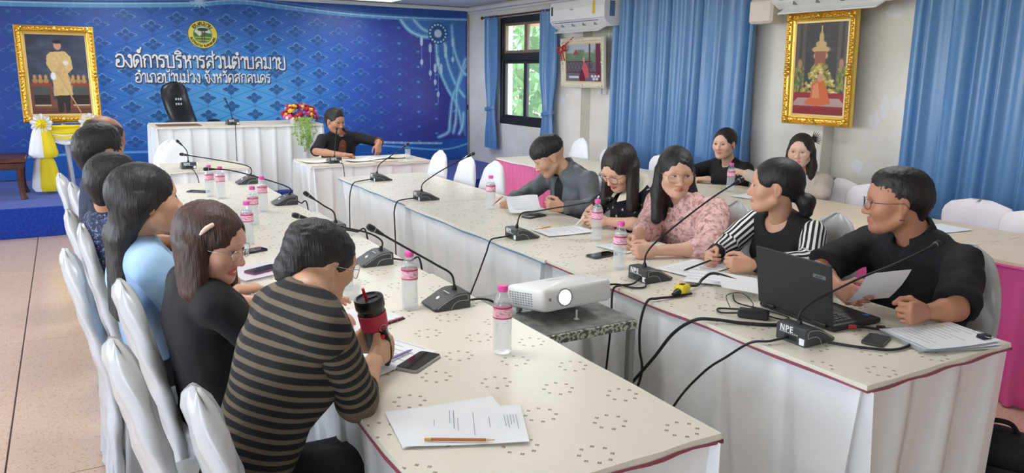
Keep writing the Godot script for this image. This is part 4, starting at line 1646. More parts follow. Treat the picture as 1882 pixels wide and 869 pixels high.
func table(label: String, r: Rect2, h: float, floor_y: float, top: Material, cloth: Material, tape: Material, sd: int, pleat := 0.24, print_uv := false, group := "", bare := -1) -> Node3D:
	var o := thing("meeting_table", label, "table", Vector3(r.position.x + r.size.x / 2, floor_y, r.position.y + r.size.y / 2), 0.0, group)
	var w := r.size.x
	var d := r.size.y
	var st := S()
	# top with a softly waved edge
	var y := h - floor_y
	var rim := PackedVector3Array()
	var n := 0
	for c in [[-1, -1, 1, -1], [1, -1, 1, 1], [1, 1, -1, 1], [-1, 1, -1, -1]]:
		for k in 16:
			var t := k / 16.0
			var p := Vector3(lerpf(c[0], c[2], t) * w / 2, y, lerpf(c[1], c[3], t) * d / 2)
			var wob := 0.0016 * sin(n * 1.7 + sd) + 0.0014 * sin(n * 0.9 + sd * 2)
			rim.append(p + Vector3(signf(p.x) * wob if absf(p.x) > w * 0.49 else 0.0, 0, signf(p.z) * wob if absf(p.z) > d * 0.49 else 0.0))
			n += 1
	var uv := func(p: Vector3) -> Vector2:
		return Vector2((p.x + o.position.x - 1.066) / 0.268, (p.z + o.position.z + 1.4935) / 0.242)
	st.set_smooth_group(-1)
	for k in rim.size():
		var a := rim[k]
		var b := rim[(k + 1) % rim.size()]
		vtx(st, Vector3(0, y, 0), uv.call(Vector3.ZERO)); vtx(st, a, uv.call(a)); vtx(st, b, uv.call(b))
		var a2 := a * Vector3(1.004, 1, 1.003) - Vector3(0, 0.02, 0)
		var b2 := b * Vector3(1.004, 1, 1.003) - Vector3(0, 0.02, 0)
		quad(st, a, a2, b2, b, Vector2(0.4, 0.03), Vector2(0.4, 0.03), Vector2(0.41, 0.03), Vector2(0.41, 0.03))
	part(o, "tabletop", done(st), top)
	st = S()
	var rows := [PackedVector3Array(), PackedVector3Array()]
	for k in rim.size() + 1:
		var p := rim[k % rim.size()]
		rows[0].append(Vector3(p.x * 1.008, y - 0.014 + 0.002 * sin(k * 1.3), p.z * 1.005))
		rows[1].append(Vector3(p.x * 1.01, y - 0.023 + 0.003 * sin(k * 1.3 + 1.0), p.z * 1.006))
	loft(st, rows, false, 1, Vector2.ONE, true)
	part(o, "edge_tape", done(st), tape)
	var c := [Vector3(-w / 2, 0, -d / 2), Vector3(-w / 2, 0, d / 2), Vector3(w / 2, 0, d / 2), Vector3(w / 2, 0, -d / 2), Vector3(-w / 2, 0, -d / 2)]
	c.reverse()
	for e in 4:   # one length of cloth per side; the side people sit at may be open
		if e != bare:
			part(o, "skirt", skirt_mesh([c[e], c[e + 1]], 0.0, y - 0.02, pleat, sd + e), cloth)
	for sx in [-1, 1]:
		for sz in [-1, 1]:
			part(o, "leg", tubem(PackedVector3Array([Vector3(sx * (w / 2 - 0.13), 0, sz * (d / 2 - 0.13)), Vector3(sx * (w / 2 - 0.13), y - 0.022, sz * (d / 2 - 0.13))]), 0.014, 8), M.steel)
	return o

# a banquet chair under a satin cover; faces +x, back at -x
func chair_meshes(round_top: bool) -> Array:
	var out := []
	var st := S()
	var rows := []
	var top := 0.95 if round_top else 0.88
	for i in 27:
		var t := i / 26.0
		var y := lerpf(0.02, top, t)
		var w := 0.2
		if round_top:
			w = 0.2 + 0.012 * sin(y * 5.0)
			if y > 0.6:
				w *= pow(maxf(0.0, 1.0 - pow((y - 0.6) / (top - 0.6 + 0.002), 2.4)), 0.5)
			w = maxf(w, 0.004)
		else:
			w = 0.225
			if y > 0.76:
				w *= pow(maxf(0.0, 1.0 - pow((y - 0.76) / (top - 0.758), 3.0)), 0.42)
			w = maxf(w, 0.01)
		var lean := -0.19 - 0.1 * maxf(0.0, y - 0.42) / 0.5 - 0.05 * maxf(0.0, 0.42 - y)
		var th := 0.034 if y > 0.4 else 0.03
		if y > top - 0.05:
			th *= sqrt(maxf(0.02, (top - y) / 0.05))
		if y < 0.42:
			w += (0.42 - y) * 0.1
		var r := PackedVector3Array()
		for j in 40:
			var a := TAU * j / 40
			var ca := cos(a)
			var sa := sin(a)
			var fold := 0.01 * sin(sa * 16.0 + y * 2.0) * maxf(0.0, 0.5 - y) + 0.0035 * sin(y * 24.0 + sa * 7.0) + 0.003 * sin(y * 41.0 + ca * 3.0 - sa * 5.0)
			r.append(Vector3(lean + signf(ca) * pow(absf(ca), 0.8) * th + fold, y, signf(sa) * pow(absf(sa), 0.75) * (w + fold * 0.7)))
		rows.append(r)
	loft(st, rows, true, 1, Vector2.ONE, true)
	face(st, Array(rows[-1]), Vector3(-0.2, 0.5, 0))
	out.append(["back_cover", done(st)])
	st = S()
	rows = []
	for q in [[0.0, 0.476], [0.6, 0.478], [0.9, 0.47], [1.0, 0.45], [1.0, 0.42], [1.02, 0.3], [1.06, 0.15], [1.1, 0.012]]:
		var r := PackedVector3Array()
		for j in 64:
			var a := TAU * j / 64
			var ca := cos(a)
			var sa := sin(a)
			var wave: float = 0.028 * sin(a * 13.0) * maxf(0.0, 0.42 - q[1]) / 0.42
			r.append(Vector3(0.01 + signf(ca) * pow(absf(ca), 0.35) * (0.215 * q[0] + wave), q[1], signf(sa) * pow(absf(sa), 0.35) * (0.215 * q[0] + wave)))
		rows.append(r)
	loft(st, rows, true, 1, Vector2.ONE, false)
	out.append(["seat_cover", done(st)])
	return out

var chair_proto := {}

func chair(kind: String, at: Vector3, turn: float, label: String, group: String) -> void:
	var o: Node3D
	if not chair_proto.has(kind):
		o = thing("banquet_chair", label, "chair", at, turn, group)
		for q in chair_meshes(kind != "plain"):
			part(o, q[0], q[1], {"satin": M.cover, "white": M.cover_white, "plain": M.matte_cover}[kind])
		for sx in [-1, 1]:
			for sz in [-1, 1]:
				part(o, "leg", tubem(PackedVector3Array([Vector3(sx * 0.17, 0, sz * 0.17), Vector3(sx * 0.16, 0.44, sz * 0.16)]), 0.011, 6), M.steel)
		chair_proto[kind] = o
	else:
		o = chair_proto[kind].duplicate()
		o.name = numbered("banquet_chair")
		add_child(o)
		o.position = at
		o.rotation.y = turn
		tag(o, label, "chair", group)

func furniture() -> void:
	var wt := "white skirted meeting tables"
	# aisle-side row, then window-side row
	table("near cream-topped table with white skirt, loose sheets and a pencil on it", Rect2(0.58, -3.0, 0.76, 1.75), 0.75, 0, M.cloth, M.satin, M.tape, 3, 0.22, true, wt)
	table("middle table of the aisle-side row, beside the woman in light blue", Rect2(0.565, -4.752, 0.76, 1.75), 0.75, 0, M.cloth, M.satin, M.tape, 4, 0.24, true, wt)
	table("far table of the aisle-side row, nearest the stage", Rect2(0.545, -6.404, 0.74, 1.65), 0.75, 0, M.cloth, M.satin, M.tape_blue, 5, 0.24, true, wt)
	table("near window-side table with the laptop and projector cables", Rect2(1.93, -2.98, 0.77, 1.72), 0.75, 0, M.cloth, M.satin, M.tape, 6, 0.25, true, wt, 1)
	table("middle window-side table where three people read papers", Rect2(1.92, -4.722, 0.77, 1.74), 0.75, 0, M.cloth, M.satin, M.tape_blue, 7, 0.25, true, wt, 1)
	table("far window-side table with two microphones and no one seated", Rect2(1.945, -6.264, 0.77, 1.54), 0.752, 0, M.cloth, M.satin, M.tape_blue, 8, 0.25, true, wt, 1)
	table("small white skirted table in front of the left of the stage", Rect2(0.72, -7.92, 0.69, 0.64), 0.75, 0, M.cloth_far, M.satin, M.white_cloth, 9, 0.16, false, wt)
	table("speaker's white skirted table, with papers and a glass", Rect2(1.96, -7.82, 1.23, 0.68), 0.75, 0, M.cloth_far, M.satin, M.white_cloth, 10, 0.2, false, wt)
	table("high white skirted head table on the stage with flowers", Rect2(0.77, -9.38, 1.75, 0.73), 1.047, 0.297, M.cloth_far, M.satin, M.white_cloth, 11, 0.16, false, wt)
	var pk := "pink skirted back tables"
	table("far pink skirted table below the window", Rect2(3.93, -7.1, 0.8, 1.8), 0.75, 0, M.cloth_far, M.pink, M.white_cloth, 12, 0.14, false, pk, 1)
	table("pink skirted back table where the woman in black sits", Rect2(3.93, -5.3, 0.8, 1.6), 0.75, 0, M.cloth_far, M.pink, M.pink, 13, 0.16, false, pk, 1)
	table("pink skirted back table behind the woman with striped sleeves", Rect2(3.93, -3.698, 0.8, 1.5), 0.75, 0, M.cloth_plain, M.pink_near, M.pink_near, 14, 0.18, false, pk, 1)
	table("pink skirted back table at the right edge with a blank sheet", Rect2(3.93, -2.196, 0.8, 1.5), 0.75, 0, M.cloth_plain, M.pink_near, M.pink_near, 15, 0.18, false, pk, 1)
	# chairs: [x, z of the top of the back, turn, label]
	var al := "covered chairs on the aisle side"
	for q in [
		[0.19, -1.68, 0.06, "white satin covered chair of the woman in the striped sweater"],
		[0.053, -2.1, 0.12, "empty white satin covered chair standing out behind the woman in black"],
		[0.105, -2.715, 0.1, "white satin covered chair of the woman with the hair clip"],
		[-0.05, -3.31, 0.05, "white satin covered chair of the woman in light blue"],
		[0.016, -3.83, -0.05, "white satin covered chair right behind the man in navy"],
		[-0.034, -4.24, 0.0, "white satin covered chair just beyond the man in navy"],
		[0.04, -5.01, 0.1, "white satin covered chair of the balding man"],
		[-0.012, -5.29, 0.0, "second white satin covered chair from the stage end of the aisle row"],
		[-0.075, -5.8, -0.05, "white satin covered chair at the stage end of the aisle row"]]:
		var t: float = q[2]
		chair("satin", Vector3(q[0] + 0.29 * cos(t), 0, q[1] - 0.29 * sin(t)), t, q[3], al)
	var wl := "covered chairs on the window side"
	for q in [
		[2.86, -6.2, 0.0, "empty white covered chair nearest the stage on the window side"],
		[2.885, -5.7, 0.0, "empty white covered chair, second from the stage on the window side"],
		[2.9, -5.25, 0.05, "empty white covered chair behind the pink-capped bottle near the reading man"],
		[3.2, -4.25, 0.0, "white covered chair hidden behind the man in the grey jacket"],
		[3.2, -3.55, 0.0, "white covered chair behind the woman in polka dots"],
		[3.16, -2.95, -0.05, "white satin covered chair between the woman in pink and the striped sleeves"],
		[3.34, -2.45, -0.12, "white satin covered chair between the striped sleeves and the man in black"],
		[3.2, -1.7, -0.15, "pale satin covered chair of the man in the black polo shirt"]]:
		var t: float = PI + q[2]
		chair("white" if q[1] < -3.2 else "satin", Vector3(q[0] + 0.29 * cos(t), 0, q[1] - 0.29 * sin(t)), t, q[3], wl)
	chair("white", Vector3(0.87, 0, -7.95), -PI / 2, "white covered chair behind the small table before the stage", wl)
	var bl := "covered chairs by the curtains"
	for q in [[4.86, -6.85, 0.0, "white", "white covered chair under the cream framed picture"], [4.95, -6.35, 0.0, "plain", "white covered chair right of the one under the cream picture"], [5.0, -5.6, 0.0, "plain", "white covered chair before the wide curtain, left of the woman in black"], [5.1, -4.75, 0.0, "plain", "white covered chair of the smiling woman in black"], [5.06, -3.75, 0.05, "plain", "pinkish white covered chair of the woman in beige"], [4.98, -3.35, 0.0, "plain", "empty pinkish white chair beside the woman in beige"], [4.98, -2.62, 0.0, "plain", "empty pinkish white chair before the right curtain"], [4.86, -2.2, -0.05, "plain", "empty pinkish white chair at the right edge"]]:
		var t: float = PI + q[2]
		chair(q[3], Vector3(q[0] + 0.29 * cos(t), 0, q[1] - 0.29 * sin(t)), t, q[4], bl)
	executive_chair()
	flowers()
	projector_stand()
	backpack()

func executive_chair() -> void:
	var o := thing("executive_chair", "high-backed black leather office chair behind the head table", "chair", Vector3(1.32, 0.297, -9.95), 0.35)
	var st := S()
	var rows := []
	for i in 17:
		var t := i / 16.0
		var y := lerpf(0.42, 1.19, t)
		var w := 0.2 + 0.045 * sin(t * 2.6)
		if t > 0.86:
			w *= sqrt(maxf(0.03, 1.0 - pow((t - 0.86) / 0.142, 2.0)))
		var r := PackedVector3Array()
		for j in 28:
			var a := TAU * j / 28
			r.append(Vector3(signf(cos(a)) * pow(absf(cos(a)), 0.7) * w * 0.7, y, -0.2 - 0.22 * t + 0.05 * sin(t * 6.0) + sin(a) * 0.06))
		rows.append(r)
	loft(st, rows, true, 1)
	face(st, Array(rows[-1]), Vector3(0, 0.7, -0.3))
	face(st, Array(rows[0]), Vector3(0, 0.7, -0.3))
	var back := part(o, "backrest", done(st), M.leather)
	var lt := S()
	for k in 3:
		for row in 2:
			box(lt, Vector3(-0.05 + k * 0.03, 0.98 - row * 0.06, -0.296), Vector3(0.018, 0.026, 0.004), 0.001)
	part(back, "marking", done(lt), mat(rgb8(206, 208, 210), 0.7), "small white painted marking")
	st = S()
	rows = []
	for q in [[0.02, 0.5], [0.22, 0.5], [0.25, 0.47], [0.25, 0.42], [0.22, 0.4], [0.02, 0.4]]:
		var r := PackedVector3Array()
		for j in 32:
			var a := TAU * j / 32
			r.append(Vector3(signf(cos(a)) * pow(absf(cos(a)), 0.5) * q[0], q[1], 0.02 + signf(sin(a)) * pow(absf(sin(a)), 0.5) * q[0]))
		rows.append(r)
	loft(st, rows, true, 1)
	part(o, "seat", done(st), M.leather)
	for s in [-1, 1]:
		part(o, "armrest", tubem(spline([Vector3(s * 0.2, 0.46, -0.18), Vector3(s * 0.27, 0.68, -0.18), Vector3(s * 0.28, 0.7, 0.1), Vector3(s * 0.25, 0.46, 0.14)], 6), 0.025, 8), M.black_plastic)
	part(o, "gas_post", tubem(PackedVector3Array([Vector3(0, 0.08, 0), Vector3(0, 0.41, 0)]), 0.03, 10), M.steel)
	for k in 5:
		var a := TAU * k / 5
		part(o, "base_leg", tubem(PackedVector3Array([Vector3(0, 0.1, 0), Vector3(cos(a) * 0.3, 0.06, sin(a) * 0.3)]), [0.03, 0.02], 8), M.black_plastic)
		st = S()
		ball(st, Vector3(cos(a) * 0.3, 0.03, sin(a) * 0.3), Vector3(0.03, 0.03, 0.03), Basis(), 10, 8)
		part(o, "castor", done(st), M.black_plastic)

func flowers() -> void:
	var o := thing("flower_arrangement", "low mixed flower arrangement spilling greenery over the head table", "flowers", Vector3(2.3, 1.047, -8.82))
	var st := S()
	lathe(st, [Vector2(0.001, 0.0), Vector2(0.1, 0.0), Vector2(0.13, 0.06), Vector2(0.12, 0.06), Vector2(0.001, 0.05)], 20)
	part(o, "bowl", done(st), M.white_plastic)
	var rng := RandomNumberGenerator.new()
	rng.seed = 21
	var kinds := [["rose", rgb8(168, 18, 40), 0.045], ["yellow_bloom", rgb8(246, 206, 40), 0.036], ["lilac_bloom", rgb8(150, 92, 160), 0.028], ["pink_bloom", rgb8(226, 92, 150), 0.036], ["white_bloom", rgb8(236, 220, 206), 0.024]]
	var mats := []
	var meshes := []
	for k in kinds:
		mats.append(mat(k[1], 0.6))
		var fs := S()
		fs.set_smooth_group(-1)
		for layer in 3:
			for p in 7:
				var a := TAU * p / 7 + layer * 0.4
				var r: float = k[2] * (1.0 - layer * 0.28)
				var c := Vector3(cos(a), 0, sin(a))
				var s := Vector3(-sin(a), 0, cos(a))
				var up := Vector3(0, 1, 0)
				quad(fs, up * r * 0.1, c * r * 0.6 + s * r * 0.4 + up * r * (0.25 + layer * 0.3), c * r + up * r * (0.35 + layer * 0.4), c * r * 0.6 - s * r * 0.4 + up * r * (0.25 + layer * 0.3))
		ball(fs, Vector3(0, k[2] * 0.35, 0), Vector3.ONE * k[2] * 0.62, Basis(), 8, 6)
		meshes.append(done(fs))
	for i in 95:
		var a := rng.randf() * TAU
		var e := acos(rng.randf_range(0.05, 1.0))
		var dir := Vector3(cos(a) * sin(e), cos(e), sin(a) * sin(e))
		var k: int = [0, 0, 1, 1, 2, 3, 4, 2][rng.randi() % 8]
		var f := part(o, kinds[k][0], meshes[k], mats[k])
		f.transform = Transform3D(Basis(Quaternion(Vector3.UP, dir)) * Basis(Vector3.UP, rng.randf() * TAU), Vector3(0, 0.04, 0) + dir * Vector3(0.19, 0.16, 0.15) * rng.randf_range(0.85, 1.05))
	var ls := S()
	ls.set_smooth_group(-1)
	for i in 26:
		var x := rng.randf_range(-0.14, 0.14)
		var len := rng.randf_range(0.08, 0.3) * (1.0 - absf(x) * 2.0)
		var pts := spline([Vector3(x * 0.6, 0.06, 0.05), Vector3(x * 0.9, 0.05, 0.2), Vector3(x, -0.05 - len * 0.4, 0.24), Vector3(x + rng.randf_range(-0.05, 0.05), -0.03 - len, 0.22)], 5)
		tube(ls, pts, 0.0015, 4)
		ls.set_smooth_group(-1)
		for p in pts:
			for m in 3:
				var d := Vector3(rng.randfn(), rng.randfn() * 0.6, rng.randfn() * 0.5).normalized() * rng.randf_range(0.012, 0.024)
				var w := d.cross(Vector3(0.3, 0.2, 1)).normalized() * 0.005
				quad(ls, p, p + d * 0.5 + w, p + d, p + d * 0.5 - w)
	part(o, "trailing_greenery", done(ls), mat(rgb8(150, 190, 84), 0.6))

func projector_stand() -> void:
	var o := thing("projector_stand", "worn grey metal trolley under the projector between the table rows", "stand", Vector3(1.625, 0, -2.46), 0.0)
	var st := S()
	box(st, Vector3(0, 0.698, 0), Vector3(0.41, 0.006, 0.55), 0.001)
	part(o, "top_plate", done(st), tri_tex(mat(Color.WHITE, 0.4, 0.3), noise_tex(0.03, [[0.0, rgb8(112, 114, 112)], [0.6, rgb8(146, 148, 144)], [1.0, rgb8(168, 170, 164)]], 256, 4), Vector3.ONE * 2.0))
	# chipped pale paint on the rim
	var worn := tri_tex(mat(Color.WHITE, 0.55), noise_tex(0.035, [[0.0, rgb8(70, 78, 72)], [0.44, rgb8(98, 106, 98)], [0.5, rgb8(196, 206, 188)], [1.0, rgb8(206, 214, 196)]], 256, 4), Vector3.ONE * 5.0)
	for q in [[Vector3(0, 0.68, 0.272), Vector3(0.42, 0.036, 0.022)], [Vector3(0, 0.68, -0.272), Vector3(0.42, 0.036, 0.022)], [Vector3(0.2, 0.68, 0), Vector3(0.022, 0.036, 0.524)], [Vector3(-0.2, 0.68, 0), Vector3(0.022, 0.036, 0.524)]]:
		part(o, "rim", boxm(q[1], 0.003, q[0]), worn)
	for sx in [-1, 1]:
		for sz in [-1, 1]:
			st = S()
			box(st, Vector3(sx * 0.195, 0.33, sz * 0.262), Vector3(0.028, 0.66, 0.028), 0.003)
			part(o, "leg", done(st), M.steel)
			st = S()
			ball(st, Vector3(sx * 0.195, 0.022, sz * 0.262), Vector3(0.022, 0.022, 0.022), Basis(), 10, 8)
			part(o, "castor", done(st), M.black_plastic)
	part(o, "shelf", boxm(Vector3(0.4, 0.01, 0.52), 0.002, Vector3(0, 0.25, 0)), M.steel)
	# projector, its front raised on a screw foot; the lens looks towards +z
	var p := thing("projector", "white video projector with its lens lit, on the metal trolley", "projector", Vector3(1.612, 0.703, -2.39), 0.06)
	var T := Transform3D(Basis(Vector3(1, 0, 0), -0.16), Vector3(0, 0.018, -0.12))
	var at := func(m: MeshInstance3D) -> MeshInstance3D:
		m.transform = T * m.transform
		return m
	st = S()
	var pr := round_rect(0.335, 0.25, 0.02)
	var rows := []
	for q in [[0.94, 0.0], [1.0, 0.012], [1.0, 0.07], [0.985, 0.08], [0.95, 0.085]]:
		var r := PackedVector3Array()
		for v in pr:
			r.append(Vector3(v.x * q[0], q[1], -v.y * q[0] + 0.125))
		rows.append(r)
	loft(st, rows, true, 2, Vector2.ONE, true)
	face(st, Array(rows[-1]), Vector3(0, 0.04, 0.12))
	face(st, Array(rows[0]), Vector3(0, 0.04, 0.12))
	at.call(part(p, "casing", done(st), M.white_plastic))
	st = S()
	lathe(st, [Vector2(0.034, 0.0), Vector2(0.034, 0.008), Vector2(0.029, 0.008), Vector2(0.026, 0.002)], 28, Transform3D(Basis(Vector3(1, 0, 0), PI / 2), Vector3(-0.07, 0.045, 0.249)))
	at.call(part(p, "lens_ring", done(st), M.grey_plastic))
	st = S()
	lathe(st, [Vector2(0.0001, 0.006), Vector2(0.014, 0.0045), Vector2(0.026, 0.0)], 28, Transform3D(Basis(Vector3(1, 0, 0), PI / 2), Vector3(-0.07, 0.045, 0.251)))
	at.call(part(p, "lamp_lens", done(st), glow_mat(Color(0.86, 0.95, 1.0), 9.0)))
	for i in 9:
		st = S()
		for j in 6:
			box(st, Vector3(-0.1665, 0.018 + j * 0.009, 0.03 + i * 0.018), Vector3(0.003, 0.0055, 0.012), 0.0)
		at.call(part(p, "vent", done(st), M.grey_plastic))
	st = S()
	box(st, Vector3(0.02, 0.0856, 0.06), Vector3(0.06, 0.001, 0.03), 0.0)
	at.call(part(p, "control_panel", done(st), mat(rgb8(214, 218, 218), 0.4)))
	at.call(part(p, "sensor", boxm(Vector3(0.012, 0.012, 0.003), 0.001, Vector3(-0.135, 0.045, 0.25)), M.grey_plastic))
	st = S()
	lathe(st, [Vector2(0.001, 0.04), Vector2(0.004, 0.04), Vector2(0.004, 0.006), Vector2(0.011, 0.004), Vector2(0.011, 0.0), Vector2(0.001, 0.0)], 14, Transform3D(Basis(), Vector3(0.0, 0.0, 0.11)))
	part(p, "foot", done(st), M.white_plastic)
	for s in [-1, 1]:
		part(p, "rear_foot", boxm(Vector3(0.02, 0.02, 0.02), 0.003, Vector3(s * 0.13, 0.01, -0.09)), M.grey_plastic)
	var l := SpotLight3D.new()
	l.name = "lens_light"
	l.light_color = Color(0.8, 0.92, 1.0)
	l.light_energy = 6.0
	l.spot_angle = 17.0
	l.spot_range = 20.0
	l.light_size = 0.02
	l.shadow_enabled = true
	p.add_child(l)
	l.transform = Transform3D(Basis(Vector3.UP, PI) * Basis(Vector3(1, 0, 0), 0.16), T * Vector3(-0.07, 0.045, 0.27))

func backpack() -> void:
	var o := thing("backpack", "black backpack on the floor at the right table end", "bag", Vector3(3.02, 0, -1.4), -1.1)
	var st := S()
	var rows := []
	for i in 13:
		var t := i / 12.0
		var y := t * 0.3
		var w := 0.17 * (1.0 if t < 0.6 else sqrt(maxf(0.02, 1.0 - pow((t - 0.6) / 0.41, 2.0))))
		var d := 0.09 * (1.0 if t < 0.7 else sqrt(maxf(0.05, 1.0 - pow((t - 0.7) / 0.32, 2.0)))) + 0.012 * sin(t * 9.0)
		var r := PackedVector3Array()
		for j in 32:
			var a := TAU * j / 32
			r.append(Vector3(signf(cos(a)) * pow(absf(cos(a)), 0.6) * w, y, signf(sin(a)) * pow(absf(sin(a)), 0.6) * d))
		rows.append(r)
	loft(st, rows, true, 1)
	face(st, Array(rows[-1]), Vector3(0, 0.1, 0))
	face(st, Array(rows[0]), Vector3(0, 0.1, 0))
	var cloth := bump(mat(rgb8(20, 22, 24), 0.75), M.fine, 0.1)
	part(o, "bag_body", done(st), cloth)
	part(o, "handle", tubem(spline([Vector3(-0.06, 0.285, 0), Vector3(-0.03, 0.33, 0.01), Vector3(0.03, 0.33, 0.01), Vector3(0.06, 0.285, 0)], 5), 0.01, 6), cloth)
	st = S()
	rows = []
	for i in 7:
		var t := i / 6.0
		var r := PackedVector3Array()
		for j in 17:
			var a := PI * j / 16
			r.append(Vector3(cos(a) * 0.13, 0.03 + t * 0.15, 0.085 + sin(a) * 0.045 * sin(clampf(t, 0.1, 0.9) * PI)))
		rows.append(r)
	loft(st, rows, false, 1, Vector2.ONE, true)
	part(o, "front_pocket", done(st), cloth)
	part(o, "zip", tubem(spline([Vector3(-0.15, 0.12, 0.09), Vector3(-0.12, 0.22, 0.085), Vector3(0, 0.275, 0.06), Vector3(0.12, 0.22, 0.085), Vector3(0.15, 0.12, 0.09)], 6), 0.003, 5), M.grey_plastic)

# ------------------------------------------------------------------ things on the tables
var mic_parts := {}

func microphone(root: Vector3, neck: Array, user: float, label: String, yaw := 0.0) -> void:
	# root: where the neck leaves the base, at table height; user: +1 if the speaker sits on the +x side, -1 for -x
	var o := thing("desk_microphone", label, "microphone", root, yaw, "gooseneck desk microphones")
	var st := S()
	if not mic_parts.has("base"):
		var prof := PackedVector2Array([Vector2(-0.04, 0.003), Vector2(-0.037, 0.0), Vector2(0.1, 0.0), Vector2(0.112, 0.006), Vector2(0.112, 0.012), Vector2(0.07, 0.034), Vector2(0.05, 0.046), Vector2(0.025, 0.057), Vector2(0.01, 0.06), Vector2(-0.034, 0.06), Vector2(-0.04, 0.055)])
		var inset := PackedVector2Array()
		for p in prof:
			inset.append(p.lerp(Vector2(0.03, 0.025), 0.06))
		var rows := []
		for q in [[inset, -0.062], [prof, -0.058], [prof, 0.058], [inset, 0.062]]:
			var r := PackedVector3Array()
			for p in q[0]:
				r.append(Vector3(p.x, p.y, q[1]))
			rows.append(r)
		loft(st, rows, true, -1)
		face(st, Array(rows[0]), Vector3(0.03, 0.025, 0))
		face(st, Array(rows[3]), Vector3(0.03, 0.025, 0))
		mic_parts.base = done(st)
		st = S()
		for s in [-1, 1]:
			tube(st, spline([Vector3(-0.028, 0.03, s * 0.0622), Vector3(-0.026, 0.052, s * 0.0622), Vector3(0.012, 0.053, s * 0.0622), Vector3(0.05, 0.04, s * 0.0622), Vector3(0.1, 0.012, s * 0.0622)], 5), 0.0009, 4)
			tube(st, spline([Vector3(-0.028, 0.03, s * 0.0622), Vector3(0.005, 0.032, s * 0.0622), Vector3(0.03, 0.022, s * 0.0622), Vector3(0.042, 0.002, s * 0.0622)], 5), 0.0009, 4)
			mic_parts["trim%d" % s] = done(st)
			st = S()
		st = S()
		box(st, Vector3(-0.041, 0.02, 0.0), Vector3(0.003, 0.016, 0.05), 0.001)
		mic_parts.socket = done(st)
		st = S()
		box(st, Vector3(-0.0405, 0.017, 0.047), Vector3(0.0012, 0.022, 0.02), 0.0)
		mic_parts.sticker = done(st)
		st = S()
		for k in 9:
			box(st, Vector3(-0.0404, 0.033, -0.042 + k * 0.0085), Vector3(0.0008, 0.0035, 0.0055), 0.0)
		mic_parts.small_print = done(st)
		st = S()
		lathe(st, [Vector2(0.0085, 0.0), Vector2(0.0085, 0.003), Vector2(0.007, 0.0045), Vector2(0.0001, 0.0045)], 16, Transform3D(Basis(Vector3(0, 0, 1), -0.6), Vector3(0.068, 0.035, 0.0)))
		mic_parts.button = done(st)
		st = S()
		box(st, Vector3(0.03, 0.0545, 0.0), Vector3(0.014, 0.001, 0.05), 0.0, Transform3D(Basis(), Vector3.ZERO))
		mic_parts.plate = done(st)
		mic_parts.text = text_mesh("NPE", 0.022, 0.0008, true)
	var flip := Basis() if user > 0 else Basis(Vector3.UP, PI)
	var b := part(o, "base", mic_parts.base, M.mic_body)
	b.basis = flip
	for q in [["trim_line", mic_parts["trim1"], M.mic_line], ["trim_line", mic_parts["trim-1"], M.mic_line], ["socket_panel", mic_parts.socket, M.black_plastic], ["sticker", mic_parts.sticker, M.paper], ["small_print", mic_parts.small_print, M.mic_line], ["talk_button", mic_parts.button, M.white_plastic], ["name_plate", mic_parts.plate, M.mic_line]]:
		part(b, q[0], q[1], q[2])
	var t := part(b, "lettering", mic_parts.text, M.white_plastic, "white maker's lettering")
	t.transform = Transform3D(Basis(Vector3.UP, -PI / 2), Vector3(-0.0404, 0.046, -0.018))
	var pts := [Vector3(0, 0.058, 0)]
	for q in neck:
		pts.append(Vector3(q.x, q.y, 0))
	var inv := Basis(Vector3.UP, -yaw)
	for i in pts.size():
		pts[i] = inv * pts[i]
	var sp := spline(pts, 8)
	part(o, "gooseneck", tubem(sp, 0.0042, 8), M.cable)
	st = S()
	lathe(st, [Vector2(0.0105, 0.0), Vector2(0.009, 0.012), Vector2(0.0045, 0.022)], 14, Transform3D(Basis(), Vector3(0, 0.058, 0)))
	part(o, "neck_collar", done(st), M.cable)
	var end: Vector3 = pts[-1]
	var dir := (sp[-1] - sp[-3]).normalized()
	var X := Transform3D(Basis(Quaternion(Vector3.UP, dir)), end - dir * 0.03)
	st = S()
	lathe(st, [Vector2(0.0045, -0.02), Vector2(0.0075, 0.0), Vector2(0.0095, 0.018), Vector2(0.0105, 0.024), Vector2(0.0125, 0.03), Vector2(0.0125, 0.045), Vector2(0.009, 0.054), Vector2(0.0001, 0.056)], 16, X)
	var hd := part(o, "microphone_head", done(st), M.black_plastic)
	st = S()
	lathe(st, [Vector2(0.0108, 0.0225), Vector2(0.0116, 0.0235), Vector2(0.0112, 0.0265)], 16, X)
	part(hd, "head_ring", done(st), M.grey_plastic)

var bottle_proto: Node3D

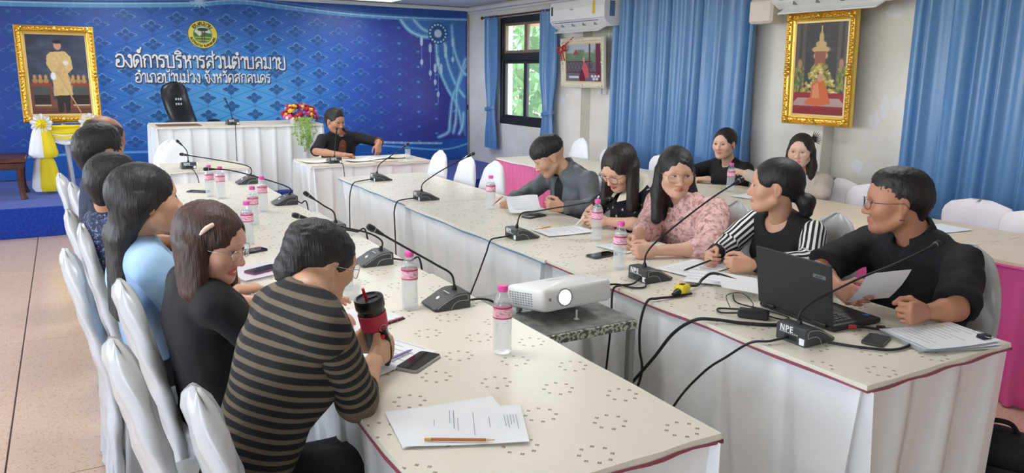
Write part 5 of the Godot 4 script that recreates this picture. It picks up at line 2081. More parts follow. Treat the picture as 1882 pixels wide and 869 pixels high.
func bottle(p: Vector3, label: String) -> void:
	if bottle_proto == null:
		bottle_proto = thing("water_bottle", label, "bottle", p, 0.0, "pink capped water bottles")
		var clear := mat(Color(0.93, 0.96, 0.98, 0.12), 0.08)
		clear.transparency = BaseMaterial3D.TRANSPARENCY_ALPHA
		var st := S()
		var prof := [Vector2(0.0005, 0.004), Vector2(0.02, 0.0), Vector2(0.0285, 0.002), Vector2(0.0305, 0.008)]
		for k in 9:
			prof.append(Vector2(0.0305 if k % 2 == 0 else 0.0292, 0.014 + k * 0.012))
		prof.append_array([Vector2(0.0308, 0.122), Vector2(0.0308, 0.158), Vector2(0.0295, 0.168), Vector2(0.023, 0.185), Vector2(0.0145, 0.197), Vector2(0.0125, 0.202), Vector2(0.0125, 0.212)])
		lathe(st, prof, 26)
		part(bottle_proto, "bottle_wall", done(st), clear)
		# water inside
		st = S()
		lathe(st, [Vector2(0.0003, 0.0045), Vector2(0.027, 0.0045), Vector2(0.0285, 0.01), Vector2(0.028, 0.1), Vector2(0.0285, 0.15), Vector2(0.024, 0.176), Vector2(0.0003, 0.176)], 26)
		var water := mat(Color(0.9, 0.95, 0.97, 0.22), 0.05)
		water.transparency = BaseMaterial3D.TRANSPARENCY_ALPHA
		part(bottle_proto, "water", done(st), water)
		st = S()
		lathe(st, [Vector2(0.0311, 0.118), Vector2(0.0313, 0.12), Vector2(0.0313, 0.158), Vector2(0.031, 0.16)], 26)
		var lab := mat(Color.WHITE, 0.4)
		var c := Canvas.new(128, 32, rgb8(240, 190, 208))
		c.rect(0, 0, 128, 3, rgb8(206, 60, 96))
		c.rect(0, 27, 128, 32, rgb8(196, 44, 88))
		for i in 60:
			c.oval(fmod(i * 23.0, 128.0), 6 + fmod(i * 5.0, 18.0), 5, 2.5, [rgb8(250, 236, 240), rgb8(226, 120, 158), rgb8(246, 214, 224)][i % 3], 1.5, 0.8)
		lab.albedo_texture = c.tex()
		lab.albedo_color = Color(1, 1, 1, 0.8)
		part(bottle_proto, "label_band", done(st), lab)
		st = S()
		lathe(st, [Vector2(0.0145, 0.203), Vector2(0.0155, 0.204), Vector2(0.0155, 0.22), Vector2(0.0145, 0.2225), Vector2(0.0003, 0.223)], 24)
		for k in 24:
			var a := TAU * k / 24
			box(st, Vector3(cos(a) * 0.0155, 0.212, sin(a) * 0.0155), Vector3(0.0012, 0.014, 0.0012))
		part(bottle_proto, "cap", done(st), mat(rgb8(240, 96, 176), 0.4), "pink screw cap")
	else:
		var o: Node3D = bottle_proto.duplicate()
		o.name = numbered("water_bottle")
		add_child(o)
		o.position = p
		o.rotation.y = p.z * 7.0
		tag(o, label, "bottle", "pink capped water bottles")

func phone(p: Vector3, turn: float, label: String, body: Color, size := Vector2(0.155, 0.076)) -> Node3D:
	var o := thing("phone", label, "phone", p, turn, "phones lying on the tables")
	var st := S()
	extrude(st, round_rect(size.x, size.y, 0.012), 0.008, Transform3D(Basis(Vector3(1, 0, 0), -PI / 2), Vector3.ZERO), true)
	part(o, "case", done(st), mat(body, 0.4))
	st = S()
	extrude(st, round_rect(size.x - 0.006, size.y - 0.006, 0.01), 0.0012, Transform3D(Basis(Vector3(1, 0, 0), -PI / 2), Vector3(0, 0.008, 0)))
	part(o, "screen", done(st), mat(rgb8(16, 17, 20), 0.08))
	return o

# sheets of printed paper: rows of grey print lines lie a hair above the sheet
func paper(p: Vector3, turn: float, label: String, lines: Array = [], size := Vector2(0.297, 0.21), curl := 0.002, m: Material = null) -> Node3D:
	var o := thing("paper_sheet", label, "paper", p, turn, "loose paper sheets")
	var st := S()
	var rows := []
	for i in 9:
		var r := PackedVector3Array()
		for j in 9:
			var u := j / 8.0 - 0.5
			var v := i / 8.0 - 0.5
			r.append(Vector3(u * size.x, 0.0015 + curl * (u * u * 6.0 + 0.3 * sin(v * 5.0) + 0.4) * (1.0 if u > 0 else 0.6), v * size.y))
		rows.append(r)
	loft(st, rows)
	part(o, "sheet", done(st), m if m else M.paper)
	if lines.size():
		st = S()
		for q in lines:
			# [x, z centre, length along z, thickness]: text runs across the short side here
			box(st, Vector3(q[0], 0.0022 + curl * (q[0] * q[0] / size.x / size.x * 6.0 + 0.7), q[1]), Vector3(q[3], 0.0004, q[2]))
		part(o, "print_lines", done(st), M.ink)
	return o

func text_lines(n: int, sd: int, x0: float, x1: float, half := 0.08) -> Array:
	var rng := RandomNumberGenerator.new()
	rng.seed = sd
	var out := []
	for i in n:
		var len := rng.randf_range(0.4, 1.0) * half * 2.0
		out.append([lerpf(x0, x1, i / maxf(1.0, n - 1.0)), -half + len / 2, len, 0.0013])
	return out

func pencil(a: Vector3, b: Vector3, label: String, c: Color, called := "pencil") -> void:
	var d := (b - a).normalized()
	var o := thing(called, label, called, a)
	o.basis = Basis(Quaternion(Vector3.UP, d))
	var L := (b - a).length()
	if called == "pencil":
		for q in [["shaft", [Vector2(0.0036, 0.016), Vector2(0.0036, L - 0.022)], mat(c, 0.4), 6], ["eraser_band", [Vector2(0.0001, 0.0), Vector2(0.0037, 0.0), Vector2(0.0039, 0.016)], M.gold_wire, 12], ["sharpened_wood", [Vector2(0.0036, L - 0.022), Vector2(0.0012, L - 0.005)], mat(rgb8(222, 190, 150), 0.7), 12], ["lead", [Vector2(0.0012, L - 0.005), Vector2(0.0001, L)], M.black_plastic, 8]]:
			var st := S()
			lathe(st, q[1], q[3])
			part(o, q[0], done(st), q[2])
	else:
		for q in [["barrel", [Vector2(0.0001, 0), Vector2(0.004, 0.002), Vector2(0.0045, L * 0.5), Vector2(0.0045, L - 0.02), Vector2(0.0018, L - 0.003)], mat(c, 0.35), 10], ["pen_tip", [Vector2(0.0018, L - 0.003), Vector2(0.0004, L)], M.silver_wire, 8], ["clip", [Vector2(0.0052, 0.004), Vector2(0.0052, 0.012), Vector2(0.0046, 0.012)], M.silver_wire, 10]]:
			var st := S()
			lathe(st, q[1], q[3])
			part(o, q[0], done(st), q[2])

func cable(pts: Array, r: float, label: String) -> void:
	solo("cable", tubem(spline(pts, 8), r, 8), M.cable, label, "cable")

func table_things() -> void:
	var Y := 0.75
	# microphones, aisle-side row then window-side row
	microphone(Vector3(1.224, Y, -2.537), [Vector2(-0.011, 0.12), Vector2(-0.074, 0.166), Vector2(-0.193, 0.243), Vector2(-0.32, 0.326)], -1, "black gooseneck microphone beside the projector, nearest on the aisle-side row")
	microphone(Vector3(1.208, Y, -3.291), [Vector2(0.006, 0.104), Vector2(-0.061, 0.149), Vector2(-0.175, 0.185), Vector2(-0.378, 0.254)], -1, "black gooseneck microphone behind the head of the woman in stripes")
	microphone(Vector3(1.227, Y, -4.041), [Vector2(-0.01, 0.119), Vector2(-0.063, 0.159), Vector2(-0.149, 0.225)], -1, "short-necked microphone in the middle of the aisle-side row")
	microphone(Vector3(1.246, Y, -5.125), [Vector2(-0.001, 0.108), Vector2(-0.175, 0.181), Vector2(-0.373, 0.245), Vector2(-0.507, 0.259)], -1, "long-necked microphone, second from the far end of the aisle-side row")
	microphone(Vector3(1.217, Y, -6.219), [Vector2(0.003, 0.116), Vector2(-0.045, 0.147), Vector2(-0.173, 0.18), Vector2(-0.486, 0.248)], -1, "long-necked microphone at the far end of the aisle-side row")
	microphone(Vector3(0.909, Y, -7.4), [Vector2(-0.006, 0.163), Vector2(-0.068, 0.243)], 1, "microphone on the small table before the stage", PI / 2)
	microphone(Vector3(2.225, Y, -7.29), [Vector2(0.016, 0.207), Vector2(0.031, 0.321)], 1, "microphone in front of the speaker in black", PI / 2)
	microphone(Vector3(2.161, Y, -5.93), [Vector2(0.021, 0.131), Vector2(0.122, 0.198), Vector2(0.263, 0.283)], 1, "microphone at the far end of the window-side row")
	microphone(Vector3(2.101, Y, -4.875), [Vector2(0.009, 0.113), Vector2(0.097, 0.17), Vector2(0.203, 0.222), Vector2(0.394, 0.303)], 1, "microphone on the window side, second from the far end")
	microphone(Vector3(2.051, Y, -3.471), [Vector2(0.026, 0.133), Vector2(0.127, 0.14), Vector2(0.339, 0.154), Vector2(0.62, 0.172)], 1, "microphone with a low flat neck before the woman in polka dots")
	microphone(Vector3(2.11, Y, -2.475), [Vector2(0.011, 0.124), Vector2(0.108, 0.195), Vector2(0.358, 0.329), Vector2(0.538, 0.405)], 1, "microphone with a steep neck beside the yellow adapter")
	microphone(Vector3(2.068, Y, -1.621), [Vector2(0.02, 0.114), Vector2(0.26, 0.175), Vector2(0.508, 0.213), Vector2(0.737, 0.259)], 1, "nearest window-side microphone, in front of the laptop")
	microphone(Vector3(1.557, 1.047, -8.76), [Vector2(-0.021, 0.169), Vector2(-0.06, 0.268)], 1, "microphone standing on the high head table", PI / 2)
	# bottles
	for q in [[1.132, -1.997, "nearest water bottle, beside the projector trolley"], [1.051, -2.562, "water bottle left of the nearest aisle-side microphone"], [0.747, -3.975, "water bottle right behind the head of the woman with the hair clip"], [0.881, -4.492, "middle water bottle of the three grouped on the aisle-side row"], [1.023, -4.902, "farthest water bottle of the three grouped on the aisle-side row"], [0.824, -5.66, "left water bottle of the pair near the far end of the aisle-side row"], [0.878, -5.54, "right water bottle of the pair near the far end of the aisle-side row"], [2.357, -4.331, "water bottle in front of the man in the grey jacket"], [2.408, -3.23, "water bottle in front of the woman in polka dots"], [2.13, -2.675, "water bottle beside the woman in the pink blouse"], [4.4, -4.2, "water bottle on the back table by the woman in beige"]]:
		bottle(Vector3(q[0], Y + 0.001, q[1]), q[2])
	# phones
	phone(Vector3(0.862, Y + 0.001, -2.04), deg_to_rad(36), "grey smartphone lying face up beside the tumbler", rgb8(168, 170, 170))
	phone(Vector3(0.78, Y + 0.001, -5.91), deg_to_rad(-40), "dark phone lying alone near the far end of the aisle-side row", rgb8(90, 84, 72))
	phone(Vector3(0.718, Y + 0.001, -3.79), deg_to_rad(20), "black phone beside the bottle behind the smiling woman", rgb8(40, 40, 42))
	phone(Vector3(0.683, Y + 0.013, -3.35), deg_to_rad(28), "purple-edged phone lying on the white folder", rgb8(120, 70, 110))
	phone(Vector3(2.216, Y + 0.001, -2.924), deg_to_rad(8), "dark phone in front of the woman in the pink blouse", rgb8(60, 74, 84))
	phone(Vector3(2.47, Y + 0.001, -3.97), deg_to_rad(12), "dark phone under the hand of the man in the grey jacket", rgb8(40, 48, 62))
	var o := thing("folder", "white folder with a pink pen on the aisle-side table", "folder", Vector3(0.684, Y + 0.001, -3.368), deg_to_rad(20), "")
	part(o, "cover", boxm(Vector3(0.3, 0.003, 0.22), 0.001, Vector3(0, 0.0015, 0)), mat(rgb8(226, 220, 226), 0.5))
	part(o, "pages", boxm(Vector3(0.285, 0.006, 0.205), 0.001, Vector3(0, 0.006, 0)), M.paper)
	part(o, "top_cover", boxm(Vector3(0.3, 0.002, 0.22), 0.0005, Vector3(0, 0.0102, 0)), mat(rgb8(222, 214, 222), 0.4))
	pencil(Vector3(0.74, Y + 0.017, -3.22), Vector3(0.8, Y + 0.017, -3.33), "pink pen lying on the white folder", rgb8(226, 96, 150), "pen")
	# near sheets and pencil
	paper(Vector3(0.774, Y + 0.001, -1.629), deg_to_rad(-9), "under sheet of the near pair, turned behind the printed one", [], Vector2(0.297, 0.21))
	paper(Vector3(0.795, Y + 0.004, -1.584), deg_to_rad(-24.5), "near printed sheet with a pencil on it", text_lines(5, 3, 0.1, 0.13, 0.045) + text_lines(1, 5, 0.06, 0.06, 0.04) + text_lines(1, 9, 0.02, 0.02, 0.07) + text_lines(1, 11, -0.02, -0.02, 0.04) + text_lines(2, 13, -0.04, -0.03, 0.085) + text_lines(1, 17, -0.08, -0.08, 0.03), Vector2(0.297, 0.21))
	pencil(Vector3(0.668, Y + 0.0125, -1.553), Vector3(0.815, Y + 0.0125, -1.468), "brown pencil lying on the near printed sheet", rgb8(176, 104, 44))
	paper(Vector3(0.79, Y + 0.001, -2.13), deg_to_rad(24), "printed sheet under the hands holding the tumbler", text_lines(9, 21, -0.1, 0.12), Vector2(0.26, 0.19))
	pencil(Vector3(0.735, Y + 0.012, -2.06), Vector3(0.88, Y + 0.012, -2.13), "pale purple pen lying on the sheet by the tumbler", rgb8(160, 140, 196), "pen")
	o = thing("notebook", "open notebook with a red edge under the gesturing hand", "notebook", Vector3(0.815, Y + 0.001, -2.5), deg_to_rad(22))
	part(o, "cover", boxm(Vector3(0.29, 0.004, 0.21), 0.001, Vector3(0, 0.002, 0)), M.black_plastic)
	part(o, "red_edge", boxm(Vector3(0.284, 0.004, 0.204), 0.001, Vector3(0, 0.006, 0)), mat(rgb8(176, 40, 60), 0.5))
	part(o, "pages", boxm(Vector3(0.28, 0.005, 0.2), 0.001, Vector3(0, 0.0105, 0)), M.paper)
	var st := S()
	for k in 8:
		var rp := PackedVector3Array()
		for j in 10:
			var a := TAU * j / 10
			rp.append(Vector3(-0.11 + k * 0.03, 0.008 + cos(a) * 0.007, 0.105 + sin(a) * 0.007))
		part(o, "spiral_ring", tubem(rp, 0.0008, 5, true), M.silver_wire)
	# drinking glasses
	for q in [[Vector3(0.923, Y + 0.001, -2.93), 0.034, 0.14, "tall clear drinking glass beside the woman in stripes"], [Vector3(0.905, Y + 0.001, -2.8), 0.038, 0.07, "small clear glass cup in front of the tall glass"], [Vector3(3.018, Y + 0.001, -7.35), 0.03, 0.1, "clear water glass on the speaker's table"]]:
		o = thing("drinking_glass", q[3], "glass", q[0])
		st = S()
		lathe(st, [Vector2(0.0003, 0.0), Vector2(q[1] * 0.85, 0.0), Vector2(q[1], q[2]), Vector2(q[1] - 0.002, q[2]), Vector2(q[1] * 0.85 - 0.002, 0.006), Vector2(0.0003, 0.006)], 24)
		var gm := mat(Color(0.9, 0.94, 0.94, 0.12), 0.05)
		gm.transparency = BaseMaterial3D.TRANSPARENCY_ALPHA
		part(o, "glass_wall", done(st), gm)
		st = S()
		lathe(st, [Vector2(0.0003, 0.007), Vector2(q[1] * 0.84, 0.007), Vector2(q[1] * 0.9, q[2] * 0.6), Vector2(0.0003, q[2] * 0.6)], 24)
		var wm := mat(Color(0.92, 0.96, 0.97, 0.16), 0.05)
		wm.transparency = BaseMaterial3D.TRANSPARENCY_ALPHA
		part(o, "water", done(st), wm)
	tumbler()
	# window-side papers
	paper(Vector3(2.37, Y + 0.002, -3.5), deg_to_rad(-4), "blank sheets before the woman in polka dots", text_lines(8, 40, -0.1, 0.1), Vector2(0.297, 0.21), 0.004)
	pencil(Vector3(2.249, Y + 0.005, -3.6), Vector3(2.394, Y + 0.005, -3.65), "yellow pencil in front of the polka dot blouse", rgb8(226, 150, 50))
	paper(Vector3(2.47, Y + 0.002, -3.02), deg_to_rad(8), "printed sheet under the arm of the woman in pink", text_lines(8, 41, -0.1, 0.1))
	paper(Vector3(2.44, Y + 0.002, -2.52), deg_to_rad(10), "printed sheet under the clasped hands", text_lines(10, 42, -0.12, 0.12))
	paper(Vector3(2.36, Y + 0.005, -2.36), deg_to_rad(38), "second sheet under the clasped hands, turned towards the camera", text_lines(4, 43, -0.05, 0.1), Vector2(0.22, 0.16), 0.003)
	var wp := paper(Vector3(2.345, Y + 0.035, -2.15), deg_to_rad(48), "plain white sheet leaning on the laptop", [], Vector2(0.25, 0.16), 0.001)
	wp.rotation.x = 0.12
	pencil(Vector3(2.52, Y + 0.05, -2.47), Vector3(2.36, Y + 0.006, -2.5), "black pen held in the clasped hands", rgb8(24, 26, 34), "pen")
	# stack with a binder clip
	for k in 5:
		var pp := paper(Vector3(2.5 + 0.004 * sin(k * 2.0), Y + 0.001 + k * 0.0035, -1.395 + 0.005 * cos(k * 3.0)), deg_to_rad(-22 + k * 2.2), ["bottom", "second", "middle", "fourth", "top printed"][k] + " sheet of the clipped stack at the table end", text_lines(12, 50, -0.13, 0.13) if k == 4 else [], Vector2(0.297, 0.21), 0.003)
	o = thing("binder_clip", "black binder clip on the stack of papers", "binder clip", Vector3(2.6, Y + 0.02, -1.3), deg_to_rad(-15))
	st = S()
	extrude(st, PackedVector2Array([Vector2(-0.016, 0), Vector2(0.016, 0), Vector2(0.012, 0.014), Vector2(-0.012, 0.014)]), 0.034, Transform3D(Basis(Vector3.UP, PI / 2), Vector3(-0.017, 0, 0)))
	part(o, "clip_body", done(st), M.black_plastic)
	for s in [-1, 1]:
		part(o, "wire_handle", tubem(spline([Vector3(-0.012, 0.012, s * 0.01), Vector3(-0.01, 0.014, s * 0.034), Vector3(0.01, 0.014, s * 0.034), Vector3(0.012, 0.012, s * 0.01)], 5), 0.001, 5), M.silver_wire)
	laptop()
	gadgets()
	# paper and book on the speaker's table, sheets elsewhere
	paper(Vector3(2.1, Y + 0.003, -7.42), deg_to_rad(-5), "open booklet at the left of the speaker's table", [], Vector2(0.3, 0.21), 0.012)
	paper(Vector3(2.52, Y + 0.003, -7.38), deg_to_rad(12), "sheet under the speaker's forearm", text_lines(8, 61, -0.1, 0.1), Vector2(0.3, 0.21), 0.008)
	paper(Vector3(2.76, Y + 0.006, -7.45), deg_to_rad(-18), "white and blue papers under the speaker's pointing hand", text_lines(6, 62, -0.1, 0.1), Vector2(0.26, 0.18), 0.015)
	paper(Vector3(2.95, Y + 0.003, -7.5), deg_to_rad(6), "cream sheet beside the glass on the speaker's table", [], Vector2(0.26, 0.2), 0.01, mat(rgb8(232, 222, 198), 0.7))
	o = thing("brown_folder", "thin brown folder on the speaker's table", "folder", Vector3(2.72, Y + 0.001, -7.26), deg_to_rad(5))
	part(o, "cover", boxm(Vector3(0.24, 0.004, 0.16), 0.001, Vector3(0, 0.002, 0)), mat(rgb8(150, 96, 60), 0.6))
	part(o, "pages", boxm(Vector3(0.23, 0.003, 0.15), 0.001, Vector3(0, 0.0055, 0)), mat(rgb8(226, 214, 190), 0.7))
	o = thing("desk_pad", "flat brown board lying at the left end of the head table", "board", Vector3(1.02, 1.048, -8.85))
	part(o, "board", boxm(Vector3(0.42, 0.006, 0.3), 0.001, Vector3(0, 0.003, 0)), mat(rgb8(118, 78, 58), 0.5))
	part(o, "edge", boxm(Vector3(0.43, 0.003, 0.31), 0.001, Vector3(0, 0.0015, 0)), mat(rgb8(80, 54, 44), 0.5))
	paper(Vector3(4.42, Y + 0.002, -2.55), deg_to_rad(-8), "blank white sheet on the back table at the right", [], Vector2(0.297, 0.21))
	paper(Vector3(4.35, Y + 0.002, -3.95), deg_to_rad(10), "sheet on the back table before the woman in beige", [], Vector2(0.26, 0.19))
	# cables
	cable([Vector3(2.012, 0.768, -3.47), Vector3(1.94, 0.762, -3.48), Vector3(1.9, 0.75, -3.49), Vector3(1.885, 0.68, -3.51), Vector3(1.885, 0.54, -3.6), Vector3(1.885, 0.3, -3.75), Vector3(1.87, 0.006, -3.8)], 0.0045, "black cable hanging from the microphone before the polka dot blouse")
	cable([Vector3(2.062, 0.768, -4.875), Vector3(1.945, 0.764, -4.86), Vector3(1.9, 0.752, -4.84), Vector3(1.885, 0.69, -4.85), Vector3(1.89, 0.6, -4.86), Vector3(1.89, 0.3, -4.85), Vector3(1.87, 0.006, -4.85)], 0.0045, "black cable hanging from the second far window-side microphone")
	cable([Vector3(2.12, 0.768, -5.93), Vector3(1.97, 0.766, -5.85), Vector3(1.92, 0.755, -5.82), Vector3(1.905, 0.7, -5.84), Vector3(1.905, 0.6, -5.88), Vector3(1.905, 0.3, -5.9), Vector3(1.89, 0.006, -5.9)], 0.0045, "black cable hanging from the farthest window-side microphone")
	cable([Vector3(2.12, 0.762, -2.19), Vector3(2.04, 0.757, -2.2), Vector3(1.95, 0.762, -2.2), Vector3(1.905, 0.752, -2.21), Vector3(1.885, 0.66, -2.22), Vector3(1.88, 0.56, -2.21), Vector3(1.885, 0.45, -2.2), Vector3(1.865, 0.2, -2.28), Vector3(1.86, 0.006, -2.35)], 0.0055, "black cable from the yellow adapter down the table skirt")
	cable([Vector3(2.07, 0.77, -2.45), Vector3(2.0, 0.76, -2.42), Vector3(1.94, 0.762, -2.42), Vector3(1.9, 0.75, -2.42), Vector3(1.88, 0.68, -2.4), Vector3(1.872, 0.6, -2.39), Vector3(1.87, 0.3, -2.42), Vector3(1.86, 0.006, -2.45)], 0.0045, "black microphone cable looping over the edge behind the trolley")
	cable([Vector3(2.07, 0.77, -2.42), Vector3(2.03, 0.757, -2.37), Vector3(1.975, 0.757, -2.38), Vector3(1.95, 0.757, -2.45), Vector3(1.88, 0.765, -2.45), Vector3(1.79, 0.76, -2.5)], 0.0045, "thin black cable from the microphone to the projector")
	cable([Vector3(2.03, 0.768, -1.63), Vector3(1.95, 0.763, -1.64), Vector3(1.905, 0.752, -1.68), Vector3(1.888, 0.68, -1.76), Vector3(1.89, 0.58, -1.87), Vector3(1.88, 0.4, -2.0), Vector3(1.86, 0.006, -2.2)], 0.0045, "black cable from the nearest window-side microphone over the table edge")
	cable([Vector3(2.2, 0.757, -1.72), Vector3(2.1, 0.757, -1.77), Vector3(2.02, 0.757, -1.84), Vector3(1.955, 0.764, -1.89), Vector3(1.902, 0.756, -1.94), Vector3(1.885, 0.68, -2.03), Vector3(1.885, 0.55, -2.13), Vector3(1.88, 0.4, -2.25), Vector3(1.87, 0.2, -2.4), Vector3(1.86, 0.006, -2.5)], 0.0065, "thick black power cable arching from the laptop over the table edge")
	cable([Vector3(1.265, 0.768, -2.51), Vector3(1.33, 0.762, -2.52), Vector3(1.37, 0.752, -2.5), Vector3(1.4, 0.72, -2.5), Vector3(1.44, 0.71, -2.52)], 0.0045, "black cable from the nearest aisle-side microphone to the trolley")
	cable([Vector3(1.25, 0.768, -3.29), Vector3(1.32, 0.762, -3.22), Vector3(1.37, 0.752, -3.2), Vector3(1.39, 0.4, -3.2), Vector3(1.38, 0.006, -3.2)], 0.0045, "black cable from the microphone behind the woman in stripes")
	cable([Vector3(1.27, 0.768, -4.04), Vector3(1.32, 0.762, -3.97), Vector3(1.37, 0.752, -3.95), Vector3(1.39, 0.4, -3.95), Vector3(1.38, 0.006, -3.95)], 0.0045, "black cable from the short-necked microphone")
	cable([Vector3(1.29, 0.768, -5.125), Vector3(1.3, 0.762, -5.04), Vector3(1.33, 0.752, -5.0), Vector3(1.35, 0.4, -5.0), Vector3(1.35, 0.006, -5.0)], 0.0045, "black cable from the second farthest aisle-side microphone")
	cable([Vector3(1.557, 1.065, -8.72), Vector3(1.557, 1.058, -8.65), Vector3(1.555, 1.04, -8.61), Vector3(1.548, 0.7, -8.6), Vector3(1.55, 0.305, -8.58)], 0.004, "black cable hanging down the front of the head table")
	cable([Vector3(0.909, 0.768, -7.36), Vector3(0.915, 0.76, -7.29), Vector3(0.935, 0.74, -7.24), Vector3(0.965, 0.6, -7.22), Vector3(0.97, 0.006, -7.22)], 0.004, "black cable hanging from the small table before the stage")
	cable([Vector3(2.235, 0.768, -7.25), Vector3(2.245, 0.76, -7.15), Vector3(2.25, 0.74, -7.1), Vector3(2.262, 0.5, -7.09), Vector3(2.262, 0.006, -7.08)], 0.004, "black cable hanging from the speaker's table")

func tumbler() -> void:
	var o := thing("tumbler", "black tumbler with a red sleeve and red straw held by the woman in stripes", "tumbler", Vector3(0.75, 0.785, -2.06))
	o.basis = Basis(Vector3(0, 0, 1), 0.2) * Basis(Vector3(1, 0, 0), 0.05)
	var blk := mat(rgb8(22, 23, 25), 0.3)
	var red := mat(rgb8(190, 44, 76), 0.55)
	var st := S()
	lathe(st, [Vector2(0.0003, 0.0), Vector2(0.031, 0.0), Vector2(0.033, 0.004), Vector2(0.04, 0.17), Vector2(0.041, 0.175)], 32)
	part(o, "cup_body", done(st), blk)
	st = S()
	lathe(st, [Vector2(0.0415, 0.165), Vector2(0.0435, 0.168), Vector2(0.0435, 0.194), Vector2(0.042, 0.198), Vector2(0.036, 0.199), Vector2(0.0345, 0.195), Vector2(0.0003, 0.195)], 32)
	var lid := part(o, "lid", done(st), blk)
	st = S()
	extrude(st, round_rect(0.03, 0.014, 0.006), 0.003, Transform3D(Basis(Vector3(1, 0, 0), -PI / 2), Vector3(0.012, 0.195, 0)))
	part(lid, "drink_slot", done(st), mat(rgb8(8, 8, 9), 0.6))
	st = S()
	lathe(st, [Vector2(0.0382, 0.1), Vector2(0.0402, 0.101), Vector2(0.0422, 0.148), Vector2(0.0404, 0.15)], 32)
	part(o, "sleeve", done(st), red)
	part(o, "straw", tubem(PackedVector3Array([Vector3(-0.004, 0.16, 0.0), Vector3(-0.014, 0.235, 0.012)]), 0.0045, 10), mat(rgb8(206, 30, 50), 0.35))
	var ring := PackedVector3Array()
	for k in 20:
		var a := TAU * k / 20
		ring.append(Vector3(0.012 + cos(a) * 0.011, 0.108 + sin(a) * 0.011, 0.042))
	part(o, "strap_ring", tubem(ring, 0.0013, 6, true), M.silver_wire)
	part(o, "wrist_strap", tubem(spline([Vector3(0.012, 0.1, 0.045), Vector3(0.016, 0.06, 0.05), Vector3(0.01, 0.02, 0.05), Vector3(-0.004, -0.008, 0.044)], 6), [0.006, 0.006, 0.006, 0.006, 0.007, 0.007, 0.007, 0.007, 0.008, 0.008, 0.008, 0.008, 0.009, 0.009, 0.009, 0.009, 0.01, 0.01, 0.006], 8), M.black_plastic)
	part(o, "red_tag", tubem(spline([Vector3(0.008, 0.088, 0.045), Vector3(-0.006, 0.07, 0.05), Vector3(-0.004, 0.05, 0.048)], 5), 0.006, 8), mat(rgb8(214, 34, 44), 0.5))

func laptop() -> void:
	var o := thing("laptop", "open black laptop seen from behind its lid, in front of the man in black", "laptop", Vector3(2.245, 0.751, -1.79), deg_to_rad(-3))
	# local: keyboard towards +x, hinge at x = 0
	var dark := mat(rgb8(38, 39, 41), 0.5)
	part(o, "base", boxm(Vector3(0.25, 0.02, 0.35), 0.005, Vector3(0.13, 0.012, 0)), dark)
	part(o, "keyboard_deck", boxm(Vector3(0.115, 0.002, 0.31), 0.0, Vector3(0.085, 0.0225, 0)), M.black_plastic)
	var st: SurfaceTool
	for r in 5:
		for k in 14:
			st = S()
			box(st, Vector3(0.042 + r * 0.0205, 0.025, -0.142 + k * 0.0218), Vector3(0.0165, 0.004, 0.018), 0.0015)
			part(o, "key", done(st), mat(rgb8(46, 47, 50), 0.5) if k == 0 and r == 0 else M.mic_body)
	part(o, "touchpad", boxm(Vector3(0.065, 0.0015, 0.1), 0.0, Vector3(0.2, 0.0225, 0.02)), mat(rgb8(54, 55, 58), 0.35))
	part(o, "palm_sticker", boxm(Vector3(0.018, 0.001, 0.018), 0.0, Vector3(0.23, 0.0226, 0.13)), mat(rgb8(60, 120, 190), 0.4))
	var lid := Node3D.new()
	st = S()
	var T := Transform3D(Basis(Vector3(0, 0, 1), 0.17), Vector3(0.004, 0.02, 0))
	box(st, Vector3(0, 0.115, 0), Vector3(0.009, 0.228, 0.35), 0.003, T)
	var l := part(o, "lid", done(st), dark)
	lid.free()
	st = S()
	box(st, Vector3(0.0052, 0.118, 0), Vector3(0.001, 0.195, 0.325), 0.0, T)
	part(l, "screen", done(st), mat(rgb8(20, 22, 28), 0.15))
	st = S()
	box(st, Vector3(-0.005, 0.178, 0.125), Vector3(0.001, 0.014, 0.055), 0.0, T)
	part(l, "maker_plate", done(st), mat(rgb8(120, 122, 124), 0.4, 0.4))
	var tx := part(l, "lettering", text_mesh("acer", 0.011, 0.0004, true), mat(rgb8(40, 42, 44), 0.4))
	tx.transform = T * Transform3D(Basis(Vector3.UP, -PI / 2), Vector3(-0.0057, 0.178, 0.125))
	for s in [-1, 1]:
		part(o, "hinge", tubem(PackedVector3Array([Vector3(0.0, 0.02, s * 0.12 - 0.03), Vector3(0.0, 0.02, s * 0.12 + 0.03)]), 0.007, 8), M.black_plastic)

